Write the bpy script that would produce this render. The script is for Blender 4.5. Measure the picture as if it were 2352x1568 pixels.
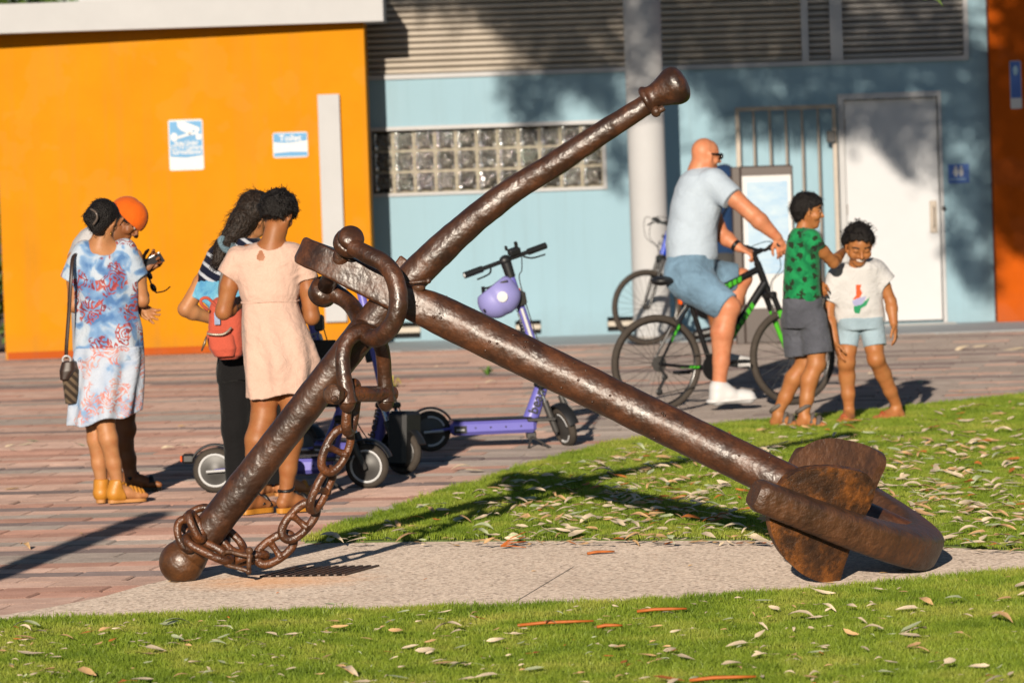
import bpy, math, random
import numpy as np
from mathutils import Vector, Matrix
from math import sin, cos, pi, radians, atan2, hypot

# ---------------------------------------------------------------- camera, light, exposure
SC = bpy.context.scene
for _o in list(bpy.data.objects):
    bpy.data.objects.remove(_o)
COL = SC.collection
FPX, PCX, PCY = 11000.0, 1176.0, 784.0          # focal length and centre, in units of a 2352 wide picture
CAM_H, PITCH, ROLL = 2.03, math.atan(504 / 11000.0), radians(1.95)
cf = np.array([0, cos(PITCH), -sin(PITCH)])
_r0 = np.array([1.0, 0, 0]); _u0 = np.array([0, sin(PITCH), cos(PITCH)])
cr = cos(ROLL) * _r0 - sin(ROLL) * _u0
cu = sin(ROLL) * _r0 + cos(ROLL) * _u0
CAMP = np.array([0, 0, CAM_H])
cam_d = bpy.data.cameras.new('camera'); cam = bpy.data.objects.new('camera', cam_d); COL.objects.link(cam)
M4 = Matrix(((cr[0], cu[0], -cf[0], CAMP[0]), (cr[1], cu[1], -cf[1], CAMP[1]), (cr[2], cu[2], -cf[2], CAMP[2]), (0, 0, 0, 1)))
cam.matrix_world = M4
cam_d.sensor_width = 36; cam_d.lens = 36 * FPX / 2352
cam_d.clip_end = 2000; cam_d.clip_start = 0.5
cam_d.dof.use_dof = True; cam_d.dof.focus_distance = 21.3; cam_d.dof.aperture_fstop = 5.6
SC.camera = cam

SUN_AZ, SUN_EL = radians(9.0), radians(14.5)     # the sun stands behind the camera, a little to the left
LDIR = np.array([sin(SUN_AZ) * cos(SUN_EL), cos(SUN_AZ) * cos(SUN_EL), -sin(SUN_EL)])   # the way light travels
world = bpy.data.worlds.new('World'); SC.world = world; world.use_nodes = True
wn = world.node_tree; wn.nodes.clear()
sky = wn.nodes.new('ShaderNodeTexSky'); sky.sky_type = 'NISHITA'; sky.sun_disc = False
sky.sun_elevation = SUN_EL; sky.sun_rotation = pi + SUN_AZ
sky.air_density = 1.0; sky.dust_density = 0.2; sky.ozone_density = 2.6
bg = wn.nodes.new('ShaderNodeBackground'); bg.inputs[1].default_value = 0.05
wo = wn.nodes.new('ShaderNodeOutputWorld')
wn.links.new(sky.outputs[0], bg.inputs[0]); wn.links.new(bg.outputs[0], wo.inputs[0])
sun_d = bpy.data.lights.new('sun', 'SUN'); sun_d.energy = 5.0; sun_d.angle = radians(0.5); sun_d.color = (1.0, 0.875, 0.72)
sun = bpy.data.objects.new('sun', sun_d); COL.objects.link(sun)
sun.rotation_euler = Vector(LDIR).to_track_quat('-Z', 'Y').to_euler(); sun.location = (-4, -20, 12)
SC.view_settings.view_transform = 'Standard'; SC.view_settings.look = 'None'
SC.view_settings.exposure = 0.32; SC.view_settings.gamma = 1.0; SC.view_settings.use_curve_mapping = False
SC.render.engine = 'CYCLES'
SC.cycles.use_denoising = True
SC.cycles.max_bounces = 6; SC.cycles.diffuse_bounces = 2; SC.cycles.glossy_bounces = 3; SC.cycles.transmission_bounces = 4
SC.cycles.transparent_max_bounces = 6; SC.cycles.sample_clamp_indirect = 6

# ---------------------------------------------------------------- helpers
RNG = random.Random(7)
NR = np.random.default_rng(7)
def W(px, py, d):
    """world point at distance d (along +Y) that the photograph shows at px, py"""
    dr = cf + (px - PCX) / FPX * cr + (PCY - py) / FPX * cu
    return CAMP + dr * (d / dr[1])
def G(px, py, z=0.0):
    dr = cf + (px - PCX) / FPX * cr + (PCY - py) / FPX * cu
    return CAMP + dr * ((z - CAM_H) / dr[2])
def PROJ(p):
    q = np.asarray(p, float) - CAMP; z = q @ cf; return np.array([PCX + FPX * (q @ cr) / z, PCY - FPX * (q @ cu) / z])
def PXM(d): return FPX / d           # picture units per metre at distance d
def nrm(v):
    v = np.asarray(v, float); return v / (np.linalg.norm(v) + 1e-12)

# --- materials
MATS = {}
class NT:
    def __init__(s, name):
        s.m = bpy.data.materials.new(name); s.m.use_nodes = True
        s.t = s.m.node_tree; s.t.nodes.clear()
        s.out = s.n('OutputMaterial'); s.b = s.n('BsdfPrincipled'); s.l(s.b, 0, s.out, 0)
        s.tc = None
    def n(s, typ, **kw):
        x = s.t.nodes.new('ShaderNode' + typ)
        for k, v in kw.items(): setattr(x, k, v)
        return x
    def l(s, a, ao, b, bi): s.t.links.new(a.outputs[ao], b.inputs[bi])
    def coord(s, which='Object', scale=(1, 1, 1), rot=(0, 0, 0)):
        if s.tc is None: s.tc = s.n('TexCoord')
        mp = s.n('Mapping'); mp.inputs['Scale'].default_value = scale; mp.inputs['Rotation'].default_value = rot
        s.l(s.tc, which, mp, 0); return mp
    def noise(s, scale, detail=4, rough=.6, co=None, dist=0.0):
        x = s.n('TexNoise'); x.inputs['Scale'].default_value = scale; x.inputs['Detail'].default_value = detail
        x.inputs['Roughness'].default_value = rough; x.inputs['Distortion'].default_value = dist
        s.l(co or s.coord(), 0, x, 'Vector'); return x
    def ramp(s, src, so, stops, interp='LINEAR'):
        r = s.n('ValToRGB'); r.color_ramp.interpolation = interp
        e = r.color_ramp.elements
        while len(e) > 1: e.remove(e[-1])
        e[0].position = stops[0][0]; e[0].color = (*c3(stops[0][1]), 1)
        for p, c in stops[1:]:
            k = e.new(p); k.color = (*c3(c), 1)
        s.l(src, so, r, 0); return r
    def mix(s, fac, a, b, mode='MIX'):
        """fac/a/b: (node, out) or value"""
        x = s.n('Mix', data_type='RGBA', blend_type=mode)
        for v, i in ((fac, 0), (a, 6), (b, 7)):
            if isinstance(v, tuple) and len(v) == 2 and not isinstance(v[0], (int, float)): s.l(v[0], v[1], x, i)
            elif i == 0: x.inputs[0].default_value = v
            else: x.inputs[i].default_value = (*c3(v), 1)
        return (x, 2)
    def math(s, op, a, b=0.0, c=None):
        x = s.n('Math', operation=op)
        for i, v in enumerate((a, b) if c is None else (a, b, c)):
            if isinstance(v, tuple): s.l(v[0], v[1], x, i)
            else: x.inputs[i].default_value = v
        return (x, 0)
    def col(s, c):
        if isinstance(c, tuple) and len(c) == 2 and not isinstance(c[0], (int, float)): s.l(c[0], c[1], s.b, 'Base Color')
        else: s.b.inputs['Base Color'].default_value = (*c3(c), 1)
    def bump(s, h, strength=.3, dist=.01):
        b = s.n('Bump'); b.inputs['Strength'].default_value = strength; b.inputs['Distance'].default_value = dist
        s.l(h[0], h[1], b, 'Height')
        if getattr(s, '_nb', None): s.l(s._nb, 0, b, 'Normal')
        s._nb = b; s.l(b, 0, s.b, 'Normal')
    def set(s, **kw):
        for k, v in kw.items():
            i = s.b.inputs[k.replace('_', ' ')]
            if isinstance(v, tuple) and len(v) == 2 and not isinstance(v[0], (int, float)): s.t.links.new(v[0].outputs[v[1]], i)
            else: i.default_value = v
def c3(c):
    if isinstance(c, (int, float)): return (c, c, c)
    return tuple(c)[:3]
def hexc(h):
    h = h.lstrip('#'); v = [int(h[i:i + 2], 16) / 255 for i in (0, 2, 4)]
    return tuple(x / 12.92 if x <= .04045 else ((x + .055) / 1.055) ** 2.4 for x in v)
def mat(name, col, rough=.6, var=.15, vscale=8, bump=0.0, bscale=60, metal=0.0, spec=.5, rvar=0.0, bdist=.004, **kw):
    """a plain surface: colour with soft cloudy variation, a little relief"""
    if name in MATS: return MATS[name]
    m = NT(name); c = np.array(c3(col))
    if var:
        n1 = m.noise(vscale, 5, .65)
        r = m.ramp(n1, 0, [(.25, tuple(c * (1 - var))), (.75, tuple(np.minimum(c * (1 + var), 1)))])
        m.col((r, 0))
    else: m.col(tuple(c))
    if bump:
        m.bump((m.noise(bscale, 4, .6), 0), bump, bdist)
    if rvar:
        n2 = m.noise(vscale * 2.3, 3)
        m.set(Roughness=m.math('MULTIPLY_ADD', (n2, 0), rvar, rough - rvar / 2))
    else: m.set(Roughness=rough)
    m.set(Metallic=metal); m.b.inputs['Specular IOR Level'].default_value = spec
    for k, v in kw.items(): m.set(**{k: v})
    MATS[name] = m.m
    return m.m

# --- objects
ORG = {}
def tag(o, label=None, cat=None, group=None, kind=None):
    if label: o['label'] = label
    if cat: o['category'] = cat
    if group: o['group'] = group
    if kind: o['kind'] = kind
    return o
def thing(name, label, cat, loc=(0, 0, 0), rot=(0, 0, 0), group=None, parent=None):
    o = bpy.data.objects.new(name, None); COL.objects.link(o); o.empty_display_size = .1
    o.location = loc; o.rotation_euler = rot
    ORG[o.name] = np.array(loc, float)
    return tag(o, label, cat, group)
def obj(name, geo, m, parent=None, smooth=False, world=True, loc=None, auto=None):
    """geo = (V, F[, material index per face]) ; world: V in world space (shifted into the parent's space, rot-free parents)"""
    V = np.asarray(geo[0], float); F = geo[1]
    o0 = np.zeros(3)
    if parent is not None and world: o0 = ORG.get(parent.name, np.zeros(3))
    me = bpy.data.meshes.new(name)
    me.from_pydata((V - o0) if not isinstance(F, np.ndarray) else (V - o0), [], F if not isinstance(F, np.ndarray) else F.tolist())
    ms = m if isinstance(m, (list, tuple)) else [m]
    for x in ms: me.materials.append(x)
    if len(geo) > 2 and geo[2] is not None: me.polygons.foreach_set('material_index', np.asarray(geo[2], np.int32))
    if smooth:
        me.polygons.foreach_set('use_smooth', np.ones(len(me.polygons), bool))
    me.update()
    o = bpy.data.objects.new(name, me); COL.objects.link(o)
    if auto is not None: me.set_sharp_from_angle(angle=radians(auto))
    if parent is not None: o.parent = parent
    ORG[o.name] = np.zeros(3) if not world else o0
    if loc is not None: o.location = loc
    return o
def copy_tree(o, parent=None):
    c = o.copy(); COL.objects.link(c); c.parent = parent
    for ch in list(o.children): copy_tree(ch, c)
    return c

class MB:
    """collects shapes into one mesh"""
    def __init__(s): s.V = []; s.F = []; s.I = []; s.n = 0
    def add(s, V, F, mi=0):
        V = np.asarray(V, float).reshape(-1, 3)
        s.V.append(V)
        for f in F: s.F.append([int(i) + s.n for i in f]); s.I.append(mi)
        s.n += len(V); return s
    def geo(s): return (np.concatenate(s.V), s.F, s.I)
    def box(s, lo, hi, mi=0, bev=0.0, Mx=None):
        lo = np.minimum(lo, hi).astype(float) if isinstance(lo, np.ndarray) else np.minimum(np.array(lo, float), np.array(hi, float)); hi = np.maximum(np.array(hi, float), lo)
        if bev <= 0:
            V = np.array([[x, y, z] for z in (lo[2], hi[2]) for y in (lo[1], hi[1]) for x in (lo[0], hi[0])])
            F = [(0, 2, 3, 1), (4, 5, 7, 6), (0, 1, 5, 4), (2, 6, 7, 3), (0, 4, 6, 2), (1, 3, 7, 5)]
        else:
            V = []; F = []
            bb = np.minimum(bev, (hi - lo) * .45)
            # 24 verts: each corner 3 verts
            idx = {}
            for cx in (0, 1):
                for cy in (0, 1):
                    for cz in (0, 1):
                        c = np.array([(lo, hi)[cx][0], (lo, hi)[cy][1], (lo, hi)[cz][2]])
                        sgn = np.array([1 - 2 * cx, 1 - 2 * cy, 1 - 2 * cz])
                        for a in range(3):
                            p = c + sgn * bb; p[a] = c[a]
                            idx[(cx, cy, cz, a)] = len(V); V.append(p)
            g = idx
            for a in range(3):
                b, c = (a + 1) % 3, (a + 2) % 3
                for sd in (0, 1):
                    q = []
                    for (ub, uc) in ((0, 0), (1, 0), (1, 1), (0, 1)):
                        k = [0, 0, 0]; k[a] = sd; k[b] = ub; k[c] = uc; q.append(g[(*k, a)])
                    F.append(q if sd else q[::-1])
            for a in range(3):      # edges along a
                b, c = (a + 1) % 3, (a + 2) % 3
                for ub in (0, 1):
                    for uc in (0, 1):
                        k0 = [0, 0, 0]; k0[b] = ub; k0[c] = uc; k1 = list(k0); k1[a] = 1
                        q = [g[(*k0, b)], g[(*k1, b)], g[(*k1, c)], g[(*k0, c)]]
                        F.append(q if (ub ^ uc) == 0 else q[::-1])
            for cx in (0, 1):
                for cy in (0, 1):
                    for cz in (0, 1):
                        q = [g[(cx, cy, cz, 0)], g[(cx, cy, cz, 1)], g[(cx, cy, cz, 2)]]
                        F.append(q if (cx + cy + cz) % 2 else q[::-1])
            V = np.array(V)
        if Mx is not None:
            V = (np.asarray(Mx)[:3, :3] @ V.T).T + np.asarray(Mx)[:3, 3]
        return s.add(V, F, mi)
    def tube(s, pts, rad, seg=10, closed=False, caps=True, mi=0, flat=None, up=None, prof=None):
        V, F = tube(pts, rad, seg, closed, caps, flat, up, prof); return s.add(V, F, mi)
    def sphere(s, c, r, nu=12, nv=8, mi=0, sc=(1, 1, 1), R=None):
        V = [[0, 0, -1]]; F = []
        for j in range(1, nv):
            t = -pi / 2 + pi * j / nv
            for i in range(nu): V.append([cos(t) * cos(2 * pi * i / nu), cos(t) * sin(2 * pi * i / nu), sin(t)])
        V.append([0, 0, 1])
        for i in range(nu):
            F.append((0, 1 + (i + 1) % nu, 1 + i)); b = 1 + (nv - 2) * nu
            F.append((len(V) - 1, b + i, b + (i + 1) % nu))
            for j in range(nv - 2):
                a = 1 + j * nu
                F.append((a + i, a + (i + 1) % nu, a + nu + (i + 1) % nu, a + nu + i))
        V = np.array(V) * np.array(sc) * r
        if R is not None: V = V @ np.asarray(R).T
        return s.add(V + np.asarray(c), F, mi)
    def lathe(s, prof, seg=24, c=(0, 0, 0), axis=(0, 0, 1), mi=0, closed=False):
        """prof: list of (radius, height)"""
        a = nrm(axis); t = nrm(np.cross(a, [0.3, 1, 0.1] if abs(a[1]) < .9 else [1, 0, .2])); b = np.cross(a, t)
        V = []; n = len(prof)
        for r, h in prof:
            for i in range(seg):
                p = 2 * pi * i / seg; V.append(np.asarray(c) + a * h + (t * cos(p) + b * sin(p)) * r)
        F = []
        for j in range(n - 1 if not closed else n):
            for i in range(seg):
                k = (j + 1) % n
                F.append((j * seg + i, j * seg + (i + 1) % seg, k * seg + (i + 1) % seg, k * seg + i))
        if not closed:
            if prof[0][0] > 1e-6: F.append(tuple(range(seg))[::-1])
            if prof[-1][0] > 1e-6: F.append(tuple((n - 1) * seg + i for i in range(seg)))
        return s.add(V, F, mi)
    def prism(s, poly, vec, mi=0):
        """polygon (3D points in a plane) pushed along vec"""
        P = np.asarray(poly, float); n = len(P); V = np.concatenate([P, P + np.asarray(vec)])
        F = [tuple(range(n))[::-1], tuple(range(n, 2 * n))] + [(i, (i + 1) % n, n + (i + 1) % n, n + i) for i in range(n)]
        return s.add(V, F, mi)

def tube(pts, rad, seg=10, closed=False, caps=True, flat=None, up=None, prof=None):
    P = np.asarray(pts, float); n = len(P)
    R = np.full(n, rad, float) if np.isscalar(rad) else np.asarray(rad, float)
    if closed: T = np.roll(P, -1, 0) - np.roll(P, 1, 0)
    else:
        T = np.empty_like(P); T[1:-1] = P[2:] - P[:-2]; T[0] = P[1] - P[0]; T[-1] = P[-1] - P[-2]
    T /= np.linalg.norm(T, axis=1)[:, None] + 1e-12
    a = np.array(up if up is not None else ([0, 0, 1] if abs(T[0][2]) < .9 else [0, 1, 0]), float)
    N = np.empty_like(P); v = nrm(a - T[0] * (a @ T[0])); N[0] = v
    for i in range(1, n):
        if up is not None: v = a - T[i] * (a @ T[i])
        else: v = v - T[i] * (v @ T[i])
        v = nrm(v); N[i] = v
    B = np.cross(T, N)
    if closed and up is None:        # spread the twist
        v = N[-1] - T[0] * (N[-1] @ T[0]); v = nrm(v); ang = atan2(v @ B[0], v @ N[0])
        k = -ang * np.arange(n) / n
        N, B = N * np.cos(k)[:, None] + B * np.sin(k)[:, None], B * np.cos(k)[:, None] - N * np.sin(k)[:, None]
    ph = np.arange(seg) * 2 * pi / seg
    if prof is None: c, s_ = np.cos(ph), np.sin(ph)
    else: c, s_ = prof
    fl = 1.0 if flat is None else flat
    V = P[:, None, :] + R[:, None, None] * (N[:, None, :] * (c * fl)[None, :, None] + B[:, None, :] * s_[None, :, None])
    V = V.reshape(-1, 3); F = []
    seg = len(c)
    for j in range(n if closed else n - 1):
        k = (j + 1) % n
        for i in range(seg): F.append((j * seg + i, j * seg + (i + 1) % seg, k * seg + (i + 1) % seg, k * seg + i))
    if caps and not closed:
        F.append(tuple(range(seg))[::-1]); F.append(tuple((n - 1) * seg + i for i in range(seg)))
    return V, F
def spline(pts, n=24, closed=False):
    P = np.asarray(pts, float); m = len(P); out = []
    cnt = m if closed else m - 1
    for i in range(cnt):
        if closed: p0, p1, p2, p3 = P[(i - 1) % m], P[i], P[(i + 1) % m], P[(i + 2) % m]
        else: p0, p1, p2, p3 = P[max(i - 1, 0)], P[i], P[i + 1], P[min(i + 2, m - 1)]
        k = max(2, int(n / cnt))
        for t in np.arange(k) / k:
            out.append(.5 * ((2 * p1) + (-p0 + p2) * t + (2 * p0 - 5 * p1 + 4 * p2 - p3) * t * t + (-p0 + 3 * p1 - 3 * p2 + p3) * t ** 3))
    if not closed: out.append(P[-1])
    return np.array(out)
_ph = NR.uniform(0, 6.28, (64, 3)); _fr = NR.normal(size=(64, 3)); _fr /= np.linalg.norm(_fr, axis=1)[:, None]
def wob(P, scale, oct=3, seed=0):
    """cheap smooth noise in -1..1 from sums of sines"""
    P = np.asarray(P, float); o = np.zeros(len(P)); amp = 1; tot = 0
    for k in range(oct):
        f = scale * 1.9 ** k; v = 0
        for j in range(4):
            q = (seed * 7 + k * 4 + j) % 64
            v = v + np.sin(P @ (_fr[q] * f * (1 + .3 * j)) + _ph[q, 0] + 1.3 * np.sin(P @ (_fr[(q + 9) % 64] * f * .7) + _ph[q, 1]))
        o += amp * v / 4; tot += amp; amp *= .55
    return o / tot
def text_geo(txt, size, depth=.002, bold=False, align='CENTER'):
    """mesh of lettering in the XZ plane facing -Y, centred"""
    cu_ = bpy.data.curves.new('t', 'FONT'); cu_.body = txt; cu_.size = size; cu_.align_x = align; cu_.align_y = 'CENTER'; cu_.extrude = depth / 2
    cu_.resolution_u = 3
    if bold: cu_.offset = size * .02
    o = bpy.data.objects.new('t', cu_); COL.objects.link(o)
    dg = bpy.context.evaluated_depsgraph_get(); me = bpy.data.meshes.new_from_object(o.evaluated_get(dg))
    V = np.array([v.co[:] for v in me.vertices]); F = [tuple(p.vertices) for p in me.polygons]
    bpy.data.objects.remove(o); bpy.data.curves.remove(cu_); bpy.data.meshes.remove(me)
    return np.stack([V[:, 0], -V[:, 2], V[:, 1]], 1), F
# ---------------------------------------------------------------- materials of the place
def grime(m, c, amt=.26):
    '''rain streaks, scuffs and a dirty foot, as worn outdoor paint has'''
    geo = m.n('NewGeometry'); sp = m.n('SeparateXYZ'); m.l(geo, 'Position', sp, 0); mp = m.n('Mapping'); m.l(geo, 'Position', mp, 0); mp.inputs['Scale'].default_value = (5, 1, .22)
    n1 = m.noise(1.6, 5, .7, mp); st = m.ramp(n1, 0, [(.50, (0, 0, 0)), (.78, (1, 1, 1))])
    mp2 = m.n('Mapping'); m.l(geo, 'Position', mp2, 0); n2 = m.noise(3.1, 6, .72, mp2); ft = m.math('MULTIPLY_ADD', (n2, 0), .5, .02); lo = m.math('SUBTRACT', ft, (sp, 2)); cl = m.n('Clamp'); k = m.math('MULTIPLY', lo, 2.2); m.l(k[0], 0, cl, 0)
    n3 = m.noise(1.9, 3, .5, mp2); pt = m.ramp(n3, 0, [(.55, (0, 0, 0)), (.57, (1, 1, 1))])
    c = m.mix(m.math('MULTIPLY', (pt, 0), .008), c, (.8, .8, .8)); c = m.mix(m.math('MULTIPLY', (st, 0), amt * .5), c, (.12, .10, .08)); c = m.mix(m.math('MULTIPLY', (cl, 0), amt), c, (.10, .085, .07)); m.col(c)
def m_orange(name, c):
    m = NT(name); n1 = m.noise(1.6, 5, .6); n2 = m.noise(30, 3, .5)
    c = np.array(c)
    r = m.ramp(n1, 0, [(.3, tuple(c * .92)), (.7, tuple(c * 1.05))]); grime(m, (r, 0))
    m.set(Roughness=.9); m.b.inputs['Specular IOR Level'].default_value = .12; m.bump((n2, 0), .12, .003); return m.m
ORANGE = m_orange('orange_render', (.52, .205, .005))
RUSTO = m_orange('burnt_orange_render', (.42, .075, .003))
def m_blue():
    m = NT('blue_paint'); n1 = m.noise(1.2, 5, .6, m.coord(scale=(1, 1, .35))); n2 = m.noise(45, 3, .5)
    r = m.ramp(n1, 0, [(.3, (.245, .375, .445)), (.7, (.265, .40, .475))]); grime(m, (r, 0))
    m.set(Roughness=.9); m.b.inputs['Specular IOR Level'].default_value = .12; m.bump((n2, 0), .2, .003); return m.m
BLUE = m_blue()
WHITE = mat('white_paint', (.43, .432, .44), .8, .04, 3, .05, 40, spec=.15)
DOORW = mat('white_door_paint', (.50, .51, .53), .7, .03, 2, spec=.2)
CREAM = mat('cream_metal', (.40, .35, .29), .5, .08, 6)
GREYM = mat('grey_frame_metal', (.33, .31, .29), .45, .08, 6)
STEEL = mat('stainless_steel', (.27, .235, .20), .45, .1, 12, metal=.35)
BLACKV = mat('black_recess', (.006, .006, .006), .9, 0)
DBROWN = mat('dark_brown_metal', (.055, .038, .032), .45, .1, 6)
BLACKP = mat('black_plastic', (.012, .012, .013), .45, .2, 20)
SIGNBLUE = mat('sign_blue', (.02, .10, .38), .4, .05)
SIGNCYAN = mat('sign_cyan', (.018, .20, .42), .4, .12, 5)
SIGNPALE = mat('sign_pale_blue', (.28, .45, .56), .4, .1, 5)
SIGNWHITE = mat('sign_white', (.52, .52, .52), .4, .03)

# ---------------------------------------------------------------- ground: paving, slab, lawns
def in_poly(P, poly):
    x, y = P[:, 0], P[:, 1]; ins = np.zeros(len(P), bool); n = len(poly)
    for i in range(n):
        x1, y1 = poly[i]; x2, y2 = poly[(i + 1) % n]
        c = ((y1 > y) != (y2 > y)) & (x < (x2 - x1) * (y - y1) / (y2 - y1 + 1e-12) + x1)
        ins ^= c
    return ins
g2 = lambda px, py: tuple(G(px, py)[:2])
slab_back = [g2(0, 1416), g2(120, 1396), g2(230, 1374), g2(330, 1346), g2(420, 1326), g2(520, 1302), g2(640, 1268), g2(700, 1250)]
lawn_near = [g2(700, 1249), g2(1000, 1246), g2(1400, 1244), g2(1770, 1243), g2(2100, 1256), g2(2352, 1268)]
slab_front = [g2(x_, y_ + 15) for x_, y_ in ((0, 1425), (300, 1413), (600, 1402), (900, 1396), (1200, 1388), (1500, 1376), (1800, 1358), (2100, 1330), (2352, 1306))]
lawn_far = [g2(700, 1249), g2(760, 1226), g2(860, 1193), g2(960, 1160), g2(1060, 1125), g2(1160, 1095), g2(1280, 1060), g2(1400, 1028), g2(1520, 1003), g2(1640, 984), g2(1760, 972), g2(1900, 962), g2(2050, 947), g2(2200, 931), g2(2352, 914)]
xr, yr = lawn_far[-1]
BACK_LAWN = lawn_near + [(7.5, 21.9), (7.5, 36.5), (5.2, 34.6)] + lawn_far[::-1][:-1]
x0s, y0s = slab_back[0]
SLAB = [(x0s - 3.0, 19.6)] + slab_back + lawn_near[1:] + [(7.5, 21.9), (7.5, 21.0)] + slab_front[::-1] + [(x0s - 3.0, 19.5)]
FRONT_LAWN = [(x0s - 3.5, 14.0)] + [(x0s - 3.5, 19.5)] + slab_front + [(7.5, 21.0), (7.5, 14.0)]

def fan(poly, z):
    """flat sheet from a simple polygon, with ear clipping"""
    from mathutils.geometry import tessellate_polygon
    V = [Vector((x, y, z)) for x, y in poly]
    T = tessellate_polygon([V])
    F = []
    for t in T:
        a, b, c = [np.array(V[i][:2]) for i in t]
        cr_ = (b[0] - a[0]) * (c[1] - a[1]) - (b[1] - a[1]) * (c[0] - a[0])
        F.append(tuple(t) if cr_ > 0 else tuple(t)[::-1])
    return np.array([v[:] for v in V]), F

SAND = mat('joint_sand', (.16, .11, .085), .95, .25, 14, .3, 90)
gb = MB(); gb.add([[-300, -60, -.012], [300, -60, -.012], [300, 400, -.012], [-300, 400, -.012]], [(0, 1, 2, 3)])
tag(obj('ground', gb.geo(), SAND), kind='structure')

def m_paver(name, c1, c2):
    m = NT(name); oi = m.n('ObjectInfo'); geo = m.n('NewGeometry')
    co = m.n('Mapping'); m.l(geo, 'Position', co, 0)
    n1 = m.noise(5.5, 5, .65, co); n2 = m.noise(130, 3, .7, co); n3 = m.noise(1.1, 3, .5, co)
    a = m.ramp(n1, 0, [(.3, c1), (.7, c2)])
    sp = m.ramp(n2, 0, [(.35, (.62, .58, .56)), (.62, (1.12, 1.12, 1.12))])
    c = m.mix(.8, (a, 0), (sp, 0), 'MULTIPLY')
    rv = m.math('MULTIPLY_ADD', (oi, 'Random'), .35, .82)
    hs = m.n('HueSaturation'); m.l(c[0], c[1], hs, 'Color'); m.l(rv[0], rv[1], hs, 'Value')
    st = m.ramp(n3, 0, [(.38, (.78, .76, .75)), (.6, (1, 1, 1))])
    c = m.mix(.6, (hs, 0), (st, 0), 'MULTIPLY')
    m.col(c); m.set(Roughness=.85, ); m.b.inputs['Diffuse Roughness'].default_value = 1.0
    m.bump((n2, 0), .45, .004); return m.m
PV = [m_paver('paver_pink_brown', (.30, .20, .165), (.42, .29, .24)), m_paver('paver_red_brown', (.27, .15, .115), (.36, .21, .165)),
      m_paver('paver_grey', (.20, .168, .15), (.295, .255, .23)), m_paver('paver_charcoal', (.12, .092, .09), (.18, .14, .132))]
PROT = radians(-9.0); PL, PW, PT = .50, .24, .05
def paver_geo(l, w, e=.0075):
    x, y = l / 2 - .003, w / 2 - .003
    V = [[-x, -y, -PT], [x, -y, -PT], [x, y, -PT], [-x, y, -PT],
         [-x, -y, -e], [x, -y, -e], [x, y, -e], [-x, y, -e],
         [-x + e, -y + e, 0], [x - e, -y + e, 0], [x - e, y - e, 0], [-x + e, y - e, 0]]
    F = [(8, 9, 10, 11)] + [(4 + i, 4 + (i + 1) % 4, 8 + (i + 1) % 4, 8 + i) for i in range(4)] + [(i, (i + 1) % 4, 4 + (i + 1) % 4, 4 + i) for i in range(4)]
    return np.array(V), F
pave = thing('paving', None, None); pave['kind'] = 'structure'
pmesh = []
for k in range(4):
    o = obj('paver', paver_geo(PL, PW), PV[k], pave); pmesh.append(o.data); bpy.data.objects.remove(o)
ca, sa = cos(PROT), sin(PROT)
cand = []
rr = random.Random(3)
for j in range(-16, 160):
    off = (j % 2) * .5 * PL + rr.uniform(-.06, .06)
    for i in range(-46, 46):
        u, v = i * PL + off, j * PW
        cand.append((u * ca - v * sa, 17.5 + u * sa + v * ca, j))
C = np.array(cand)
slab_in = [(x + 0, y - .12) for x, y in SLAB]
keep = (C[:, 1] > 17.2) & (C[:, 1] < 45.5) & (abs(C[:, 0]) < 8.5) & ~in_poly(C[:, :2] + [0, .14], FRONT_LAWN)
for dx, dy in ((0, 0),):
    keep &= ~(in_poly(C[:, :2] + [0, .16], SLAB) & in_poly(C[:, :2] - [0, .16], SLAB) & in_poly(C[:, :2] + [.22, 0], SLAB) & in_poly(C[:, :2] - [.22, 0], SLAB))
    keep &= ~(in_poly(C[:, :2] + [.3, 0], BACK_LAWN) & in_poly(C[:, :2] - [.3, 0], BACK_LAWN) & in_poly(C[:, :2] + [0, .2], BACK_LAWN))
C = C[keep]
rowtone = {}
seq = [0, 1, 0, 3, 1, 0, 0, 3, 1, 1, 0, 2, 3, 1, 0, 1, 3, 0, 0, 1]
def tone(x, y, j):
    left = x < -.45 + (y - 22) * .05 + rr.gauss(0, .18)
    t = seq[(j * 7 + j // 5) % len(seq)]
    if j in rowtone: t = rowtone[j]
    else:
        t = rr.choices([0, 1, 2, 3], [.46, .24, .13, .17])[0]; rowtone[j] = t
    if rr.random() < .08: t = rr.choices([0, 1, 2, 3], [.4, .2, .25, .15])[0]
    if not left:
        t = {0: 2, 1: 2, 2: 2, 3: 3}[t] if rr.random() < .85 else t
    return t
near = sorted(range(len(C)), key=lambda i: C[i, 1] if abs(C[i, 0]) < C[i, 1] * .112 else 1e3)
ind = set(near[:300])
far = MB(); tm = paver_geo(PL, PW)
for i in range(len(C)):
    x, y, j = C[i]; t = tone(x, y, int(j)); dz = rr.uniform(-.003, .003)
    tx, ty = rr.gauss(0, .003), rr.gauss(0, .004)
    if i in ind:
        o = bpy.data.objects.new('paver', pmesh[t]); COL.objects.link(o); o.parent = pave
        o.location = (x, y, dz); o.rotation_euler = (tx, ty, PROT + rr.gauss(0, .004))
    else:
        V = tm[0] @ np.array([[ca, sa, 0], [-sa, ca, 0], [0, 0, 1]])
        V = V + [x, y, dz]; V[:, 2] += (V[:, 0] - x) * ty + (V[:, 1] - y) * tx
        far.add(V, tm[1][:9] if y > 34 else tm[1], t)
o = obj('pavers_beyond', far.geo(), PV, pave); o.name = 'paver_field'; o['kind'] = 'stuff'

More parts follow.
